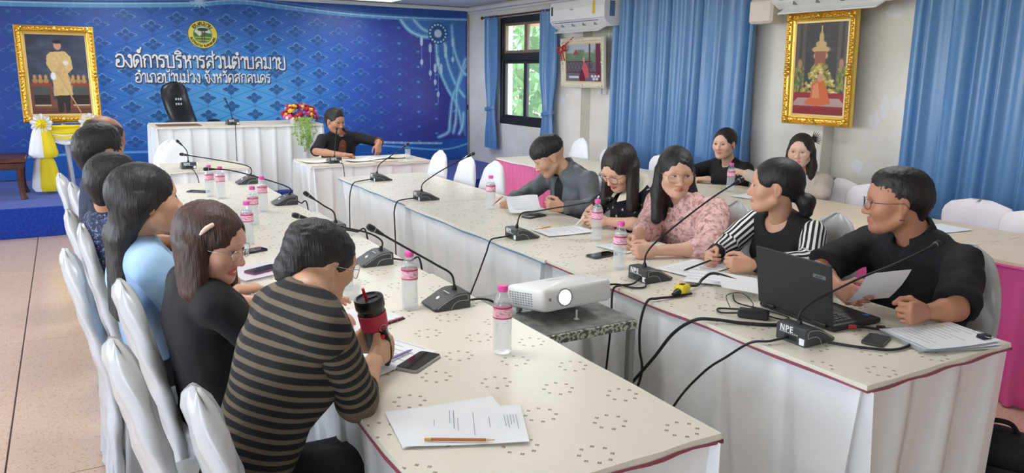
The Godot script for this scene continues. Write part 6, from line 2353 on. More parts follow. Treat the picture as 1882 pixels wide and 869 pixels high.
func gadgets() -> void:
	var Y := 0.751
	# yellow video adapter
	var o := thing("video_adapter", "yellow cable adapter block beside the microphone", "adapter", Vector3(2.1, Y, -2.225), deg_to_rad(22))
	var yel := mat(rgb8(240, 214, 30), 0.4)
	part(o, "block", boxm(Vector3(0.062, 0.042, 0.05), 0.008, Vector3(0, 0.022, 0)), yel)
	part(o, "shoulder", boxm(Vector3(0.074, 0.03, 0.034), 0.008, Vector3(0, 0.02, 0)), yel)
	part(o, "opening", boxm(Vector3(0.024, 0.002, 0.018), 0.0, Vector3(0, 0.0435, 0)), M.black_plastic)
	for s in [-1, 1]:
		var st := S()
		lathe(st, [Vector2(0.0001, 0.0), Vector2(0.014, 0.0), Vector2(0.013, 0.02), Vector2(0.008, 0.03), Vector2(0.006, 0.05), Vector2(0.0001, 0.05)], 12, Transform3D(Basis(Vector3(0, 0, 1), -s * PI / 2), Vector3(s * 0.034, 0.02, 0)))
		part(o, "plug", done(st), M.black_plastic)
	cable([Vector3(2.175, Y + 0.02, -2.255), Vector3(2.23, Y + 0.012, -2.27), Vector3(2.28, Y + 0.03, -2.29), Vector3(2.33, Y + 0.05, -2.27), Vector3(2.4, Y + 0.02, -2.16)], 0.006, "thick black cable from the yellow adapter to the white sheet")
	# power brick with its leads
	o = thing("power_brick", "black laptop power brick lying before the lid", "power brick", Vector3(2.125, Y, -1.87), deg_to_rad(-52))
	part(o, "brick", boxm(Vector3(0.11, 0.03, 0.05), 0.006, Vector3(0, 0.015, 0)), M.black_plastic)
	part(o, "rating_label", boxm(Vector3(0.07, 0.0008, 0.03), 0.0, Vector3(0, 0.0304, 0)), mat(rgb8(46, 47, 50), 0.6))
	cable([Vector3(2.09, Y + 0.012, -1.91), Vector3(2.05, Y + 0.006, -1.96), Vector3(2.08, Y + 0.006, -2.0), Vector3(2.14, Y + 0.006, -1.96), Vector3(2.2, Y + 0.006, -1.93)], 0.0035, "looped black lead at the near end of the power brick")
	cable([Vector3(2.16, Y + 0.012, -1.83), Vector3(2.19, Y + 0.006, -1.79), Vector3(2.23, Y + 0.006, -1.8), Vector3(2.225, Y + 0.006, -1.9), Vector3(2.2, Y + 0.006, -2.02), Vector3(2.27, Y + 0.006, -2.11)], 0.003, "thin black lead curling along the laptop lid")
	cable([Vector3(2.13, Y + 0.006, -1.99), Vector3(2.15, Y + 0.04, -2.03), Vector3(2.2, Y + 0.05, -2.0), Vector3(2.21, Y + 0.02, -1.95), Vector3(2.17, Y + 0.006, -1.93)], 0.0016, "fine black wire looping up beside the laptop lid")
	# lead with ferrite from the laptop's side, curling round the small dark device
	cable([Vector3(2.34, Y + 0.012, -1.612), Vector3(2.4, Y + 0.006, -1.565), Vector3(2.455, Y + 0.006, -1.52), Vector3(2.44, Y + 0.006, -1.46), Vector3(2.36, Y + 0.006, -1.405), Vector3(2.26, Y + 0.006, -1.4), Vector3(2.19, Y + 0.006, -1.46), Vector3(2.13, Y + 0.006, -1.55)], 0.005, "black laptop lead curling round the small dark device")
	var st := S()
	lathe(st, [Vector2(0.005, 0.0), Vector2(0.009, 0.002), Vector2(0.009, 0.028), Vector2(0.005, 0.03)], 14, Transform3D(Basis(Quaternion(Vector3.UP, Vector3(0.75, 0, 0.6).normalized())), Vector3(2.405, Y + 0.009, -1.563)))
	solo("ferrite_core", done(st), M.black_plastic, "black ferrite cylinder on the laptop lead", "ferrite")
	o = thing("red_plug", "small red plug in the side of the laptop", "plug", Vector3(2.33, Y + 0.012, -1.605), deg_to_rad(-40))
	part(o, "plug_body", boxm(Vector3(0.03, 0.012, 0.012), 0.003), mat(rgb8(196, 40, 50), 0.4))
	part(o, "strain_relief", boxm(Vector3(0.014, 0.009, 0.009), 0.002, Vector3(0.022, 0, 0)), M.black_plastic)
	phone(Vector3(2.3, Y, -1.49), deg_to_rad(20), "small dark device with a glossy screen by the clipped papers", rgb8(70, 66, 62), Vector2(0.115, 0.07))

# ------------------------------------------------------------------ people
func lin(c: Color) -> Color:
	return c.srgb_to_linear()

func head_frame(at: Vector3, fwd: Vector3, roll := 0.0, size := 1.0) -> Transform3D:
	var z := fwd.normalized()
	var x := Vector3.UP.cross(z).normalized()
	var y := z.cross(x)
	var b := Basis(x, y, z) * Basis(Vector3(0, 0, 1), roll)
	return Transform3D(b.scaled_local(Vector3.ONE * size), at)

# skull, face, ears and neck; fat widens the face
func head_field(s: Sdf, H: Transform3D, c: Dictionary) -> void:
	var z := H.basis.get_scale().x
	var B := H.basis.orthonormalized()
	var w: float = c.get("wide", 1.0)
	var e := func(p: Vector3, r: Vector3, k: float, neg := false, turn := Basis()) -> void:
		s.ell(H * p, r * z, B * turn, k * z, neg)
	var p := func(q: Vector3, t: Vector3, ra: float, rb: float, k: float, neg := false) -> void:
		s.cap(H * q, H * t, ra * z, rb * z, k * z, neg)
	e.call(Vector3(0, 0.034, -0.016), Vector3(0.076, 0.084, 0.096), 0.02)
	e.call(Vector3(0, 0.02, 0.034), Vector3(0.064 * w, 0.062, 0.054), 0.03)
	e.call(Vector3(0, -0.045, 0.026), Vector3(0.058 * w, 0.062, 0.056), 0.03)
	for i in [-1, 1]:
		p.call(Vector3(i * 0.054 * w, -0.055, -0.004), Vector3(i * 0.022, -0.094, 0.052), 0.014, 0.013, 0.03)
		e.call(Vector3(i * 0.04 * w, -0.022, 0.056), Vector3(0.026, 0.024, 0.024), 0.03)
	e.call(Vector3(0, -0.092, 0.066), Vector3(0.021, 0.018, 0.018), 0.025)
	# brow, then the sockets under it
	p.call(Vector3(-0.034, 0.021, 0.074), Vector3(0.034, 0.021, 0.074), 0.0085, 0.0085, 0.02)
	for i in [-1, 1]:
		e.call(Vector3(i * 0.031, 0.0, 0.098), Vector3(0.022, 0.012, 0.017), 0.016, true)
	# nose
	p.call(Vector3(0, 0.012, 0.081), Vector3(0, -0.03, 0.1), 0.0065, 0.0095, 0.012)
	e.call(Vector3(0, -0.035, 0.1), Vector3(0.0115, 0.0095, 0.0105), 0.008)
	for i in [-1, 1]:
		e.call(Vector3(i * 0.0125, -0.0375, 0.0905), Vector3(0.0085, 0.0072, 0.0095), 0.006)
	# lips, wider and parted for a smile
	var open: float = c.get("smile", 0.0)
	var mw := 0.022 + open * 0.006
	for i in [-1, 1]:
		p.call(Vector3(i * 0.004, -0.0595, 0.0865), Vector3(i * mw, -0.064 + open * 0.006, 0.076 - open * 0.003), 0.0048, 0.0026, 0.006)
		p.call(Vector3(i * 0.003, -0.0705 - open * 0.005, 0.0845), Vector3(i * mw * 0.9, -0.0665 + open * 0.004, 0.076 - open * 0.003), 0.0052, 0.0026, 0.006)
	p.call(Vector3(0, -0.0655, 0.0925), Vector3(-mw, -0.0655 + open * 0.005, 0.081), 0.001, 0.001, 0.003, true)
	p.call(Vector3(0, -0.0655, 0.0925), Vector3(mw, -0.0655 + open * 0.005, 0.081), 0.001, 0.001, 0.003, true)
	if open > 0.3:
		p.call(Vector3(-0.016, -0.0645, 0.092), Vector3(0.016, -0.0645, 0.092), 0.0042 * open + 0.002, 0.0042 * open + 0.002, 0.003, true)
	# ears
	for i in [-1, 1]:
		var tilt := Basis(Vector3(0, 1, 0), i * 0.28) * Basis(Vector3(1, 0, 0), -0.15)
		e.call(Vector3(i * 0.0755, -0.01, -0.012), Vector3(0.0065, 0.028, 0.0165), 0.008, false, tilt)
		e.call(Vector3(i * 0.0822, -0.006, -0.008), Vector3(0.004, 0.016, 0.008), 0.005, true, tilt)
	var nr: float = c.get("neck_r", 0.05)
	var N: Vector3 = c.neck
	s.cap(H * Vector3(0, -0.05, -0.03), N, nr, nr * 1.12, 0.03)

func skin_paint(H: Transform3D, c: Dictionary) -> Callable:
	var inv := H.affine_inverse()
	var sk: Color = lin(c.skin)
	var lip: Color = lin(c.get("lips", c.skin * 0.8 + Color(0.12, 0.0, 0.01)).lerp(c.skin, 0.3))
	var warm := Color(sk.r * 1.0, sk.g * 0.88, sk.b * 0.84)
	var open: float = c.get("smile", 0.0)
	var shave: Color = lin(c.skin.lerp(Color(0.2, 0.17, 0.16), c.get("stubble", 0.0)))
	return func(p: Vector3, n: int) -> Color:
		if n != 1:
			return sk
		var q := inv * p
		if q.z < 0.05 or q.y < -0.12 or q.y > 0.06:
			return sk
		var ax := absf(q.x)
		# lips: two bowed bands either side of the mouth line
		var bend := (0.07 * open) * ax * 4.0 * ax * 10.0
		var my := -0.0655 + bend
		var half := 0.0085 * sqrt(maxf(0.0, 1.0 - pow(ax / (0.0235 + open * 0.006), 2.0))) * (1.0 + open * 0.5)
		if ax < 0.0235 + open * 0.006 and absf(q.y - my) < half and q.z > 0.068:
			return lip
		if c.get("stubble", 0.0) > 0.0 and (q.y < -0.045 and ax < 0.045):
			return shave
		# cheeks and nose are a little redder in the skin itself
		var t := exp(-(pow((ax - 0.042) / 0.02, 2.0) + pow((q.y + 0.025) / 0.02, 2.0))) * 0.5 + exp(-(pow(ax / 0.014, 2.0) + pow((q.y + 0.034) / 0.012, 2.0))) * 0.5
		return sk.lerp(warm, t)

func eyes(o: Node3D, H: Transform3D, c: Dictionary) -> void:
	var shut: float = c.get("shut", 0.0)
	var look: Vector2 = c.get("look", Vector2.ZERO)
	for i in [-1, 1]:
		var st := S()
		ball(st, Vector3.ZERO, Vector3(0.0125, 0.0125, 0.0125), Basis(), 14, 10)
		var white := done(st)
		var cen := Vector3(i * 0.031, 0.0005, 0.0745)
		var eye := part(o, "eye", white, M.eye_white)
		eye.transform = H * Transform3D(Basis().scaled(Vector3(1.08, 0.5 * (1.0 - shut * 0.6), 1.0)), cen)
		var si := S()
		lathe(si, [Vector2(0.0001, 0.0), Vector2(0.0035, -0.0004), Vector2(0.0072, -0.0022), Vector2(0.0076, -0.004)], 14, Transform3D(Basis(Vector3(1, 0, 0), PI / 2), Vector3(0, 0, 0.0131)))
		var iris := part(eye, "iris", done(si), M.iris)
		iris.rotation = Vector3(-look.y, look.x, 0)
		# upper lid with its lash line
		var lid := S()
		var pts := PackedVector3Array()
		for k in 9:
			var t := k / 8.0 * 2.0 - 1.0
			pts.append(H * (cen + Vector3(t * 0.0145, (0.0066 * (1.0 - shut * 0.75)) * (1.0 - t * t) - 0.0004 + i * t * 0.0009, 0.0112 - 0.0048 * t * t)))
		tube(lid, pts, [0.0004, 0.0009, 0.0011, 0.0012, 0.0012, 0.0012, 0.0011, 0.0009, 0.0004], 5)
		part(o, "eyelash", done(lid), M.lash)
		var brow := S()
		pts = PackedVector3Array()
		for k in 7:
			var t := k / 6.0
			pts.append(H * Vector3(i * (0.013 + 0.037 * t), 0.0215 + 0.006 * sin(t * 2.4) - 0.004 * t * t, 0.0905 - 0.019 * t * t))
		var bw: float = c.get("brow", 1.0)
		tube(brow, pts, [0.0014 * bw, 0.0026 * bw, 0.0028 * bw, 0.0026 * bw, 0.0022 * bw, 0.0015 * bw, 0.0005], 6)
		part(o, "eyebrow", done(brow), M.lash)

func glasses(o: Node3D, H: Transform3D, m: Material, rw := 0.023, rh := 0.021, thick := 0.0009) -> void:
	var g := S()
	var Z := 0.1035
	for i in [-1, 1]:
		var ring := PackedVector3Array()
		for k in 28:
			var a := TAU * k / 28
			var ca := cos(a)
			var sa := sin(a)
			ring.append(H * Vector3(i * 0.033 + signf(ca) * pow(absf(ca), 0.8) * rw, -0.004 + signf(sa) * pow(absf(sa), 0.8) * rh, Z - 0.008 * pow(absf(i * 0.033 + ca * rw) / 0.05, 2.0)))
		tube(g, ring, thick, 6, true)
		tube(g, PackedVector3Array([H * Vector3(i * 0.055, 0.004, Z - 0.009), H * Vector3(i * 0.073, 0.006, Z - 0.02), H * Vector3(i * 0.079, 0.004, 0.04), H * Vector3(i * 0.081, 0.006, -0.01), H * Vector3(i * 0.079, -0.012, -0.028)]), thick, 6)
	tube(g, spline([H * Vector3(-0.0115, 0.004, Z), H * Vector3(0, 0.008, Z + 0.002), H * Vector3(0.0115, 0.004, Z)], 4), thick, 6)
	var fr := part(o, "glasses", done(g), m)
	for i in [-1, 1]:
		var l := S()
		var poly := []
		for k in 24:
			var a := TAU * k / 24
			poly.append(H * Vector3(i * 0.033 + signf(cos(a)) * pow(absf(cos(a)), 0.8) * rw * 0.97, -0.004 + signf(sin(a)) * pow(absf(sin(a)), 0.8) * rh * 0.97, Z - 0.008 * pow(absf(i * 0.033 + cos(a) * rw) / 0.05, 2.0)))
		face(l, poly, H.origin)
		part(fr, "lens", done(l), M.lens)

# a hand with five fingers: D along the fingers, P out of the palm; curl per finger (thumb first)
func hand(s: Sdf, w: Vector3, D: Vector3, P: Vector3, right: bool, curl: Array, spread := 0.12, size := 1.0) -> void:
	D = D.normalized()
	P = (P - D * P.dot(D)).normalized()
	var T := D.cross(P) * (1.0 if right else -1.0)
	var xs := [0.029, 0.010, -0.009, -0.027]
	var ys := [0.086, 0.09, 0.086, 0.078]
	var ln := [0.069, 0.077, 0.071, 0.055]
	var rr := [0.0088, 0.0092, 0.0088, 0.0078]
	s.cap(w - D * 0.03, w + D * 0.012, 0.0235 * size, 0.024 * size, 0.02)
	for i in 4:
		var base: Vector3 = w + (T * xs[i] + D * ys[i]) * size
		s.cap(w + (T * xs[i] * 0.55 + D * 0.012) * size, base, 0.0165 * size, 0.0125 * size, 0.014)
		var th: float = 0.1 + curl[i + 1] * 1.25
		var dir0: Vector3 = (D + T * xs[i] * spread * 60.0 * 0.35).normalized()
		var q := base
		var bends := [1.0, 1.0, 1.0]
		var fr := [0.46, 0.3, 0.24]
		var rad: float = rr[i] * size
		for k in 3:
			var d := dir0 * cos(th) + P * sin(th)
			var e: Vector3 = q + d * ln[i] * fr[k] * size
			s.cap(q, e, rad * (1.0 - 0.09 * k), rad * (0.93 - 0.09 * k), 0.004)
			q = e
			th += curl[i + 1] * [1.55, 0.95, 0.0][k]
	s.ell(w + (T * 0.02 + D * 0.038 + P * 0.008) * size, Vector3(0.017, 0.028, 0.014) * size, Basis(T, D, P) if right else Basis(-T, D, P), 0.014)
	var tc: float = curl[0]
	var d1 := (T * (0.78 - tc * 0.25) + D * 0.62 + P * (0.15 + tc * 0.35)).normalized()
	var d2 := (T * (0.45 - tc * 0.75) + D * 0.85 + P * (0.15 + tc * 0.5)).normalized()
	var d3 := (T * (0.3 - tc * 1.3) + D * 0.85 + P * (0.1 + tc * 0.55)).normalized()
	var b0 := w + (T * 0.02 + D * 0.022 + P * 0.006) * size
	var b1 := b0 + d1 * 0.042 * size
	var b2 := b1 + d2 * 0.032 * size
	var b3 := b2 + d3 * 0.025 * size
	s.cap(b0, b1, 0.0145 * size, 0.0112 * size, 0.012)
	s.cap(b1, b2, 0.0108 * size, 0.0098 * size, 0.004)
	s.cap(b2, b3, 0.0098 * size, 0.0082 * size, 0.004)

func torso_basis(c: Dictionary) -> Basis:
	var L: Vector3 = (c.lsh - c.rsh).normalized()
	var U: Vector3 = c.neck - c.hip
	U = (U - L * U.dot(L)).normalized()
	return Basis(L, U, L.cross(U))

# the trunk and upper arms, grown by g; used for the body and for what it wears
func trunk(s: Sdf, c: Dictionary, g: float) -> void:
	var B := torso_basis(c)
	var fat: float = c.get("fat", 1.0)
	var hip: Vector3 = c.hip
	var neck: Vector3 = c.neck
	var sh: Vector3 = (c.lsh + c.rsh) / 2.0
	var sw: float = (c.lsh - c.rsh).length() / 2.0
	var waist := hip.lerp(sh, 0.4)
	var chest := hip.lerp(sh, 0.74)
	var F := B.z
	var th := Vector3(1, 1, 0.74)
	s.fcap(hip + B.y * 0.02, waist, 0.158 * fat + g, 0.136 * fat + g, B, th * Vector3(1, 1, 1.0 + 0.1 * (fat - 1.0)), 0.06)
	s.fcap(waist, chest, 0.136 * fat + g, sw * 0.86 + g, B, th, 0.06)
	s.fcap(chest, sh - B.y * 0.035, sw * 0.84 + g, sw * 0.66 + g, B, th * Vector3(1, 1, 0.92), 0.06)
	s.cap(c.lsh - B.x * 0.04 - B.y * 0.025, c.rsh + B.x * 0.04 - B.y * 0.025, 0.046 + g, 0.046 + g, 0.05)
	for q in [c.lsh, c.rsh]:
		s.cap(neck - B.y * 0.02, q - B.y * 0.02, 0.042 + g, 0.042 + g, 0.05)
	var bust: float = c.get("bust", 0.0)
	if bust > 0.0:
		for i in [-1, 1]:
			s.ell(chest + B.x * (i * sw * 0.42) + F * (sw * 0.52) - B.y * 0.01, Vector3(0.065, 0.07, 0.05 * bust) + Vector3.ONE * g, B, 0.05)
	var belly: float = c.get("belly", 0.0)
	if belly > 0.0:
		s.ell(hip.lerp(sh, 0.3) + F * 0.06, Vector3(0.14, 0.15, 0.09 * belly) + Vector3.ONE * g, B, 0.06)

func person(c: Dictionary) -> Node3D:
	var o := thing("person", c.label, "person", Vector3(c.hip.x, 0, c.hip.z))
	o.position = Vector3.ZERO
	var fine: float = c.get("fine", 1.0)      # coarser grids for those far away
	var H := head_frame(c.head, c.fwd, c.get("roll", 0.0), c.get("hs", 1.06))
	c["H"] = H
	var B := torso_basis(c)
	var k: float = c.get("limb", 1.0)
	# --- body: trunk, arms and legs; head; hands
	var body := Sdf.new()
	body.cell = 0.012 * fine
	trunk(body, c, -0.022)
	for side in ["l", "r"]:
		var sh: Vector3 = c[side + "sh"]
		var el: Vector3 = c[side + "el"]
		var wr: Vector3 = c[side + "wr"]
		body.cap(sh.lerp(el, 0.1), el, 0.036 * k, 0.036 * k, 0.02)
		body.cap(el, el.lerp(wr, 0.35), 0.037 * k, 0.037 * k, 0.02)
		body.cap(el.lerp(wr, 0.35), wr, 0.037 * k, 0.0245 * k, 0.02)
		var sg := 1.0 if side == "l" else -1.0
		var hipj: Vector3 = c.hip + B.x * sg * 0.09 - Vector3(0, 0.03, 0)
		var fw: Vector3 = c.get("legs", Vector3(B.z.x, 0, B.z.z).normalized())
		var knee: Vector3 = hipj + fw * 0.4 + B.x * sg * 0.03
		knee.y = 0.5
		var foot := Vector3(knee.x, 0.07, knee.z) - fw * 0.05
		body.cap(hipj, knee, 0.07, 0.05, 0.03)
		body.cap(knee, foot, 0.045, 0.032, 0.03)
		body.cap(foot - Vector3(0, 0.035, 0), foot + fw * 0.15 - Vector3(0, 0.042, 0), 0.034, 0.026, 0.02)
	var hd := Sdf.new()
	hd.cell = 0.0042 * fine
	head_field(hd, H, c)
	var list := [body, hd]
	for side in ["l", "r"]:
		var hc: Array = c.get(side + "hand", [])
		if hc.size():
			var hs := Sdf.new()
			hs.cell = 0.0036 * fine
			hand(hs, c[side + "wr"], hc[0], hc[1], side == "r", hc[2], hc[3] if hc.size() > 3 else 0.12, c.get("hand_size", 0.98))
			list.append(hs)
	var bo := part(o, "body", null, M.skin)
	var paint := skin_paint(H, c)
	jobs.append([list, func(l: Array) -> void: bo.mesh = join_sdf(l, paint)])
	# --- top
	var sl: float = c.get("sleeve", 0.6)
	var top := Sdf.new()
	top.cell = c.get("top_cell", 0.0105) * fine
	top.nz = FastNoiseLite.new()
	top.nz.seed = int(absf(c.head.z) * 100.0)
	top.nz.frequency = 1.0
	top.nz.fractal_octaves = 2
	top.namp = c.get("wrinkle", 0.006)
	top.nscale = Vector3(9, 7, 9)
	trunk(top, c, c.get("loose", 0.006))
	var ease: float = c.get("ease", 0.012)
	var tops := [top]
	for side in ["l", "r"]:
		var sh: Vector3 = c[side + "sh"]
		var el: Vector3 = c[side + "el"]
		var wr: Vector3 = c[side + "wr"]
		var r0: float = 0.045 * k + ease
		var arm := top
		if c.has("lay"):      # set-in sleeves, so that a pattern meets at the seam
			arm = Sdf.new()
			arm.cell = top.cell
			arm.nz = top.nz
			arm.namp = top.namp
			arm.nscale = top.nscale
			tops.append(arm)
		var rs: float = r0 + c.get("puff", 0.0)
		if c.has("lay"):
			rs = 0.053 + c.get("puff", 0.0)
			sh = sh.lerp(el, 0.05) - B.x * (0.006 if side == "l" else -0.006)
		if sl <= 1.0:
			var e := sh.lerp(el, sl)
			var ax := (el - sh).normalized()
			arm.cap(sh, e + ax * 0.03, rs, r0 + c.get("flare", 0.004), 0.03)
			arm.trim(e, ax, r0 + 0.065)
		else:
			arm.cap(sh, el, rs, 0.038 * k + ease, 0.03)
			var e := el.lerp(wr, sl - 1.0)
			arm.cap(el, e, 0.038 * k + ease, 0.029 * k + ease * c.get("cuff", 0.7), 0.02)
	# neck opening
	var nk: Array = c.get("neckline", [0.055, 0.03, 0.0])
	top.cap(c.neck + B.y * (0.06 - nk[1]) + B.z * 0.035, c.neck + B.y * 0.2 + B.z * 0.05, nk[0], nk[0] + 0.02, 0.01, true)
	if nk[2] > 0.0:
		top.cap(c.neck + B.z * 0.11 - B.y * (0.02 + nk[2]), c.neck + B.z * 0.1 + B.y * 0.06, 0.012, 0.05, 0.01, true)
	if c.has("open_front"):
		var mid: Vector3 = (c.lsh + c.rsh) / 2.0
		var fz: float = (c.lsh - c.rsh).length() * 0.31 + 0.012
		top.cap(mid + B.z * fz + B.y * 0.03, c.hip + B.z * 0.13 + B.y * 0.06, c.open_front, c.open_front, 0.01, true)
		var inn := Sdf.new()
		inn.cell = 0.012 * fine
		trunk(inn, c, -0.004)
		inn.cap(c.neck + B.y * (0.065 - nk[1]) + B.z * 0.035, c.neck + B.y * 0.2 + B.z * 0.05, nk[0], nk[0] + 0.02, 0.01, true)
		inn.trim(c.hip - B.y * 0.02, -B.y, 0.26)
		var io := part(o, c.get("inner_name", "undershirt"), null, c.inner)
		jobs.append([[inn], func(l: Array) -> void: io.mesh = join_sdf(l)])
	var hem: float = c.get("hem", 0.02)
	top.trim(c.hip - B.y * hem, -B.y, 0.26)
	var to := part(o, c.get("top_name", "shirt"), null, c.top)
	var lay = c.get("lay", null)
	jobs.append([tops, func(l: Array) -> void: to.mesh = join_sdf(l, null, lay)])
	c["top_node"] = to
	# --- trousers or skirt
	var low := Sdf.new()
	low.cell = 0.016 * fine
	var fw2: Vector3 = c.get("legs", Vector3(B.z.x, 0, B.z.z).normalized())
	low.fcap(c.hip - B.y * 0.01, c.hip + B.y * 0.05, 0.165 * c.get("fat", 1.0), 0.15 * c.get("fat", 1.0), B, Vector3(1, 1, 0.78), 0.05)
	var kn := []
	for sg in [1.0, -1.0]:
		var hipj: Vector3 = c.hip + B.x * sg * 0.09 - Vector3(0, 0.03, 0)
		var knee: Vector3 = hipj + fw2 * 0.4 + B.x * sg * 0.03
		knee.y = 0.5
		kn.append(knee)
		low.cap(hipj, knee, 0.088, 0.066, 0.05)
		low.cap(knee, Vector3(knee.x, 0.14, knee.z) - fw2 * 0.05, 0.066, 0.058, 0.03)
	if c.get("skirt", false):
		low.cap(kn[0], kn[1], 0.062, 0.062, 0.06)
		low.cap(c.hip + fw2 * 0.1, (kn[0] + kn[1]) / 2.0, 0.09, 0.07, 0.06)
		low.cap((kn[0] + kn[1]) / 2.0, (kn[0] + kn[1]) / 2.0 - Vector3(0, 0.25, 0) - fw2 * 0.03, 0.09, 0.1, 0.06)
	var lo := part(o, "skirt" if c.get("skirt", false) else "trousers", null, c.get("low", M.dark_cloth))
	jobs.append([[low], func(l: Array) -> void: lo.mesh = join_sdf(l)])
	# --- hair
	if c.has("hair"):
		var hr := Sdf.new()
		hr.cell = c.get("hair_cell", 0.006) * fine
		hr.nz = FastNoiseLite.new()
		hr.nz.seed = 7
		hr.nz.frequency = 1.0
		hr.nz.fractal_octaves = 2
		hr.namp = c.get("hair_noise", 0.0035)
		hr.nscale = c.get("hair_grain", Vector3(70, 14, 70))
		c.hair.call(hr, H, c)
		var ho := part(o, "hair", null, c.get("hair_mat", M.hair_black))
		jobs.append([[hr], func(l: Array) -> void: ho.mesh = join_sdf(l)])
	eyes(o, H, c)
	if c.get("smile", 0.0) > 0.3:
		var th := S()
		var rows := []
		for kk in 2:
			var r := PackedVector3Array()
			for j in 9:
				var t := j / 8.0 * 2.0 - 1.0
				r.append(H * Vector3(t * 0.019, -0.061 - kk * 0.007 * (1.0 - t * t * 0.5) + t * t * 0.003, 0.0865 - 0.008 * t * t))
			rows.append(r)
		loft(th, rows)
		part(o, "teeth", done(th), M.teeth)
	return o

# ---- hair styles, in the head's own axes (z forward, x to the person's left, y up)
func hcap(s: Sdf, H: Transform3D, p: Vector3, q: Vector3, a: float, b: float, k := 0.015, neg := false) -> void:
	s.cap(H * p, H * q, a, b, k, neg)

func hell(s: Sdf, H: Transform3D, p: Vector3, r: Vector3, k := 0.015, neg := false, turn := Basis()) -> void:
	s.ell(H * p, r * H.basis.get_scale().x, H.basis.orthonormalized() * turn, k, neg)

func face_opening(s: Sdf, H: Transform3D, low := 0.058, wide := 0.066) -> void:
	hell(s, H, Vector3(0, -0.045, 0.088), Vector3(wide, 0.05 + low, 0.075), 0.012, true)

func hair_cap(s: Sdf, H: Transform3D, t: float) -> void:
	hell(s, H, Vector3(0, 0.035, -0.019), Vector3(0.076, 0.084, 0.096) + Vector3.ONE * t)
	hell(s, H, Vector3(0, 0.024, 0.032), Vector3(0.064, 0.062, 0.052) + Vector3.ONE * t * 0.9)

func hair_short(s: Sdf, H: Transform3D, c: Dictionary) -> void:
	hair_cap(s, H, 0.007)
	hell(s, H, Vector3(0, 0.082, 0.008), Vector3(0.066, 0.042 * c.get("quiff", 1.0), 0.074))
	hcap(s, H, Vector3(0, 0.0, -0.07), Vector3(0, -0.045, -0.06), 0.055, 0.045, 0.03)
	face_opening(s, H, c.get("brow_line", 0.058), 0.072)
	for i in [-1, 1]:
		hell(s, H, Vector3(i * 0.085, -0.022, -0.006), Vector3(0.026, 0.046, 0.028), 0.01, true)
		hell(s, H, Vector3(i * 0.07, -0.075, -0.02), Vector3(0.042, 0.055, 0.06), 0.015, true)

func hair_bowl(s: Sdf, H: Transform3D, c: Dictionary) -> void:
	hell(s, H, Vector3(0, 0.055, -0.012), Vector3(0.086, 0.085, 0.108))
	hell(s, H, Vector3(0, 0.06, 0.036), Vector3(0.07, 0.05, 0.06))
	hell(s, H, Vector3(0, -0.06, 0.085), Vector3(0.09, 0.085, 0.085), 0.012, true)
	for i in [-1, 1]:
		hell(s, H, Vector3(i * 0.09, -0.03, -0.01), Vector3(0.03, 0.05, 0.05), 0.012, true)
		hell(s, H, Vector3(i * 0.07, -0.075, -0.05), Vector3(0.05, 0.06, 0.06), 0.015, true)

func hair_long(s: Sdf, H: Transform3D, c: Dictionary) -> void:
	var len: float = c.get("hair_len", 0.25)
	hair_cap(s, H, 0.009)
	var n: Vector3 = c.neck
	var down: Vector3 = H.basis.inverse() * Vector3.DOWN
	down = down.normalized()
	for i in 7:
		var a := lerpf(-1.0, 1.0, i / 6.0)
		var top := Vector3(sin(a * 1.55) * 0.07, 0.0, -0.02 - cos(a * 1.5) * 0.055)
		var mid := top + down * 0.1 + Vector3(sin(a * 1.55) * 0.012, 0, 0.002)
		var end := top + down * (len - 0.02 * absf(a)) + Vector3(sin(a * 1.4) * 0.02, 0, c.get("hair_fwd", 0.0) * absf(a))
		if c.has("hair_back"):
			var B := torso_basis(c)
			var q: Vector3 = n + B.x * a * 0.062 - B.z * 0.045 + B.y * 0.02
			s.cap(H * top, q, 0.032, 0.03, 0.03)
			s.cap(q, n + B.x * a * 0.062 - B.z * c.hair_back - B.y * (len - 0.17), 0.03, c.hair_tip, 0.03)
			continue
		hcap(s, H, top, mid, 0.03, 0.03, 0.03)
		hcap(s, H, mid, end, 0.03, c.get("hair_tip", 0.02), 0.03)
	face_opening(s, H, c.get("brow_line", 0.06), c.get("face_w", 0.06))
	hcap(s, H, Vector3(0, -0.09, 0.09), Vector3(0, -0.2, 0.06), 0.06, 0.05, 0.02, true)

func hair_bob(s: Sdf, H: Transform3D, c: Dictionary) -> void:
	hair_cap(s, H, 0.01)
	var down: Vector3 = (H.basis.inverse() * Vector3.DOWN).normalized()
	var len: float = c.get("hair_len", 0.16)
	for i in 9:
		var a := lerpf(-1.0, 1.0, i / 8.0)
		var top := Vector3(sin(a * 1.75) * 0.078, 0.0, -0.015 - cos(a * 1.75) * 0.062)
		var end := top + down * len + Vector3(sin(a * 1.7) * 0.016, 0, 0.006)
		hcap(s, H, top, end, 0.03, 0.026, 0.025)
	face_opening(s, H, c.get("brow_line", 0.058), c.get("face_w", 0.06))
	hcap(s, H, Vector3(0, -0.085, 0.085), Vector3(0, -0.2, 0.05), 0.062, 0.055, 0.02, true)

func hair_tied(s: Sdf, H: Transform3D, c: Dictionary) -> void:
	hair_cap(s, H, 0.0085)
	hcap(s, H, Vector3(0, 0.0, -0.075), Vector3(0, -0.03, -0.085), 0.05, 0.035, 0.03)
	face_opening(s, H, c.get("brow_line", 0.06), 0.066)
	for i in [-1, 1]:
		hell(s, H, Vector3(i * 0.085, -0.02, -0.0), Vector3(0.022, 0.045, 0.03), 0.01, true)
		hell(s, H, Vector3(i * 0.06, -0.075, -0.02), Vector3(0.04, 0.045, 0.05), 0.015, true)
	if c.has("tail"):
		for q in c.tail:
			hcap(s, H, q[0], q[1], q[2], q[3], 0.012)

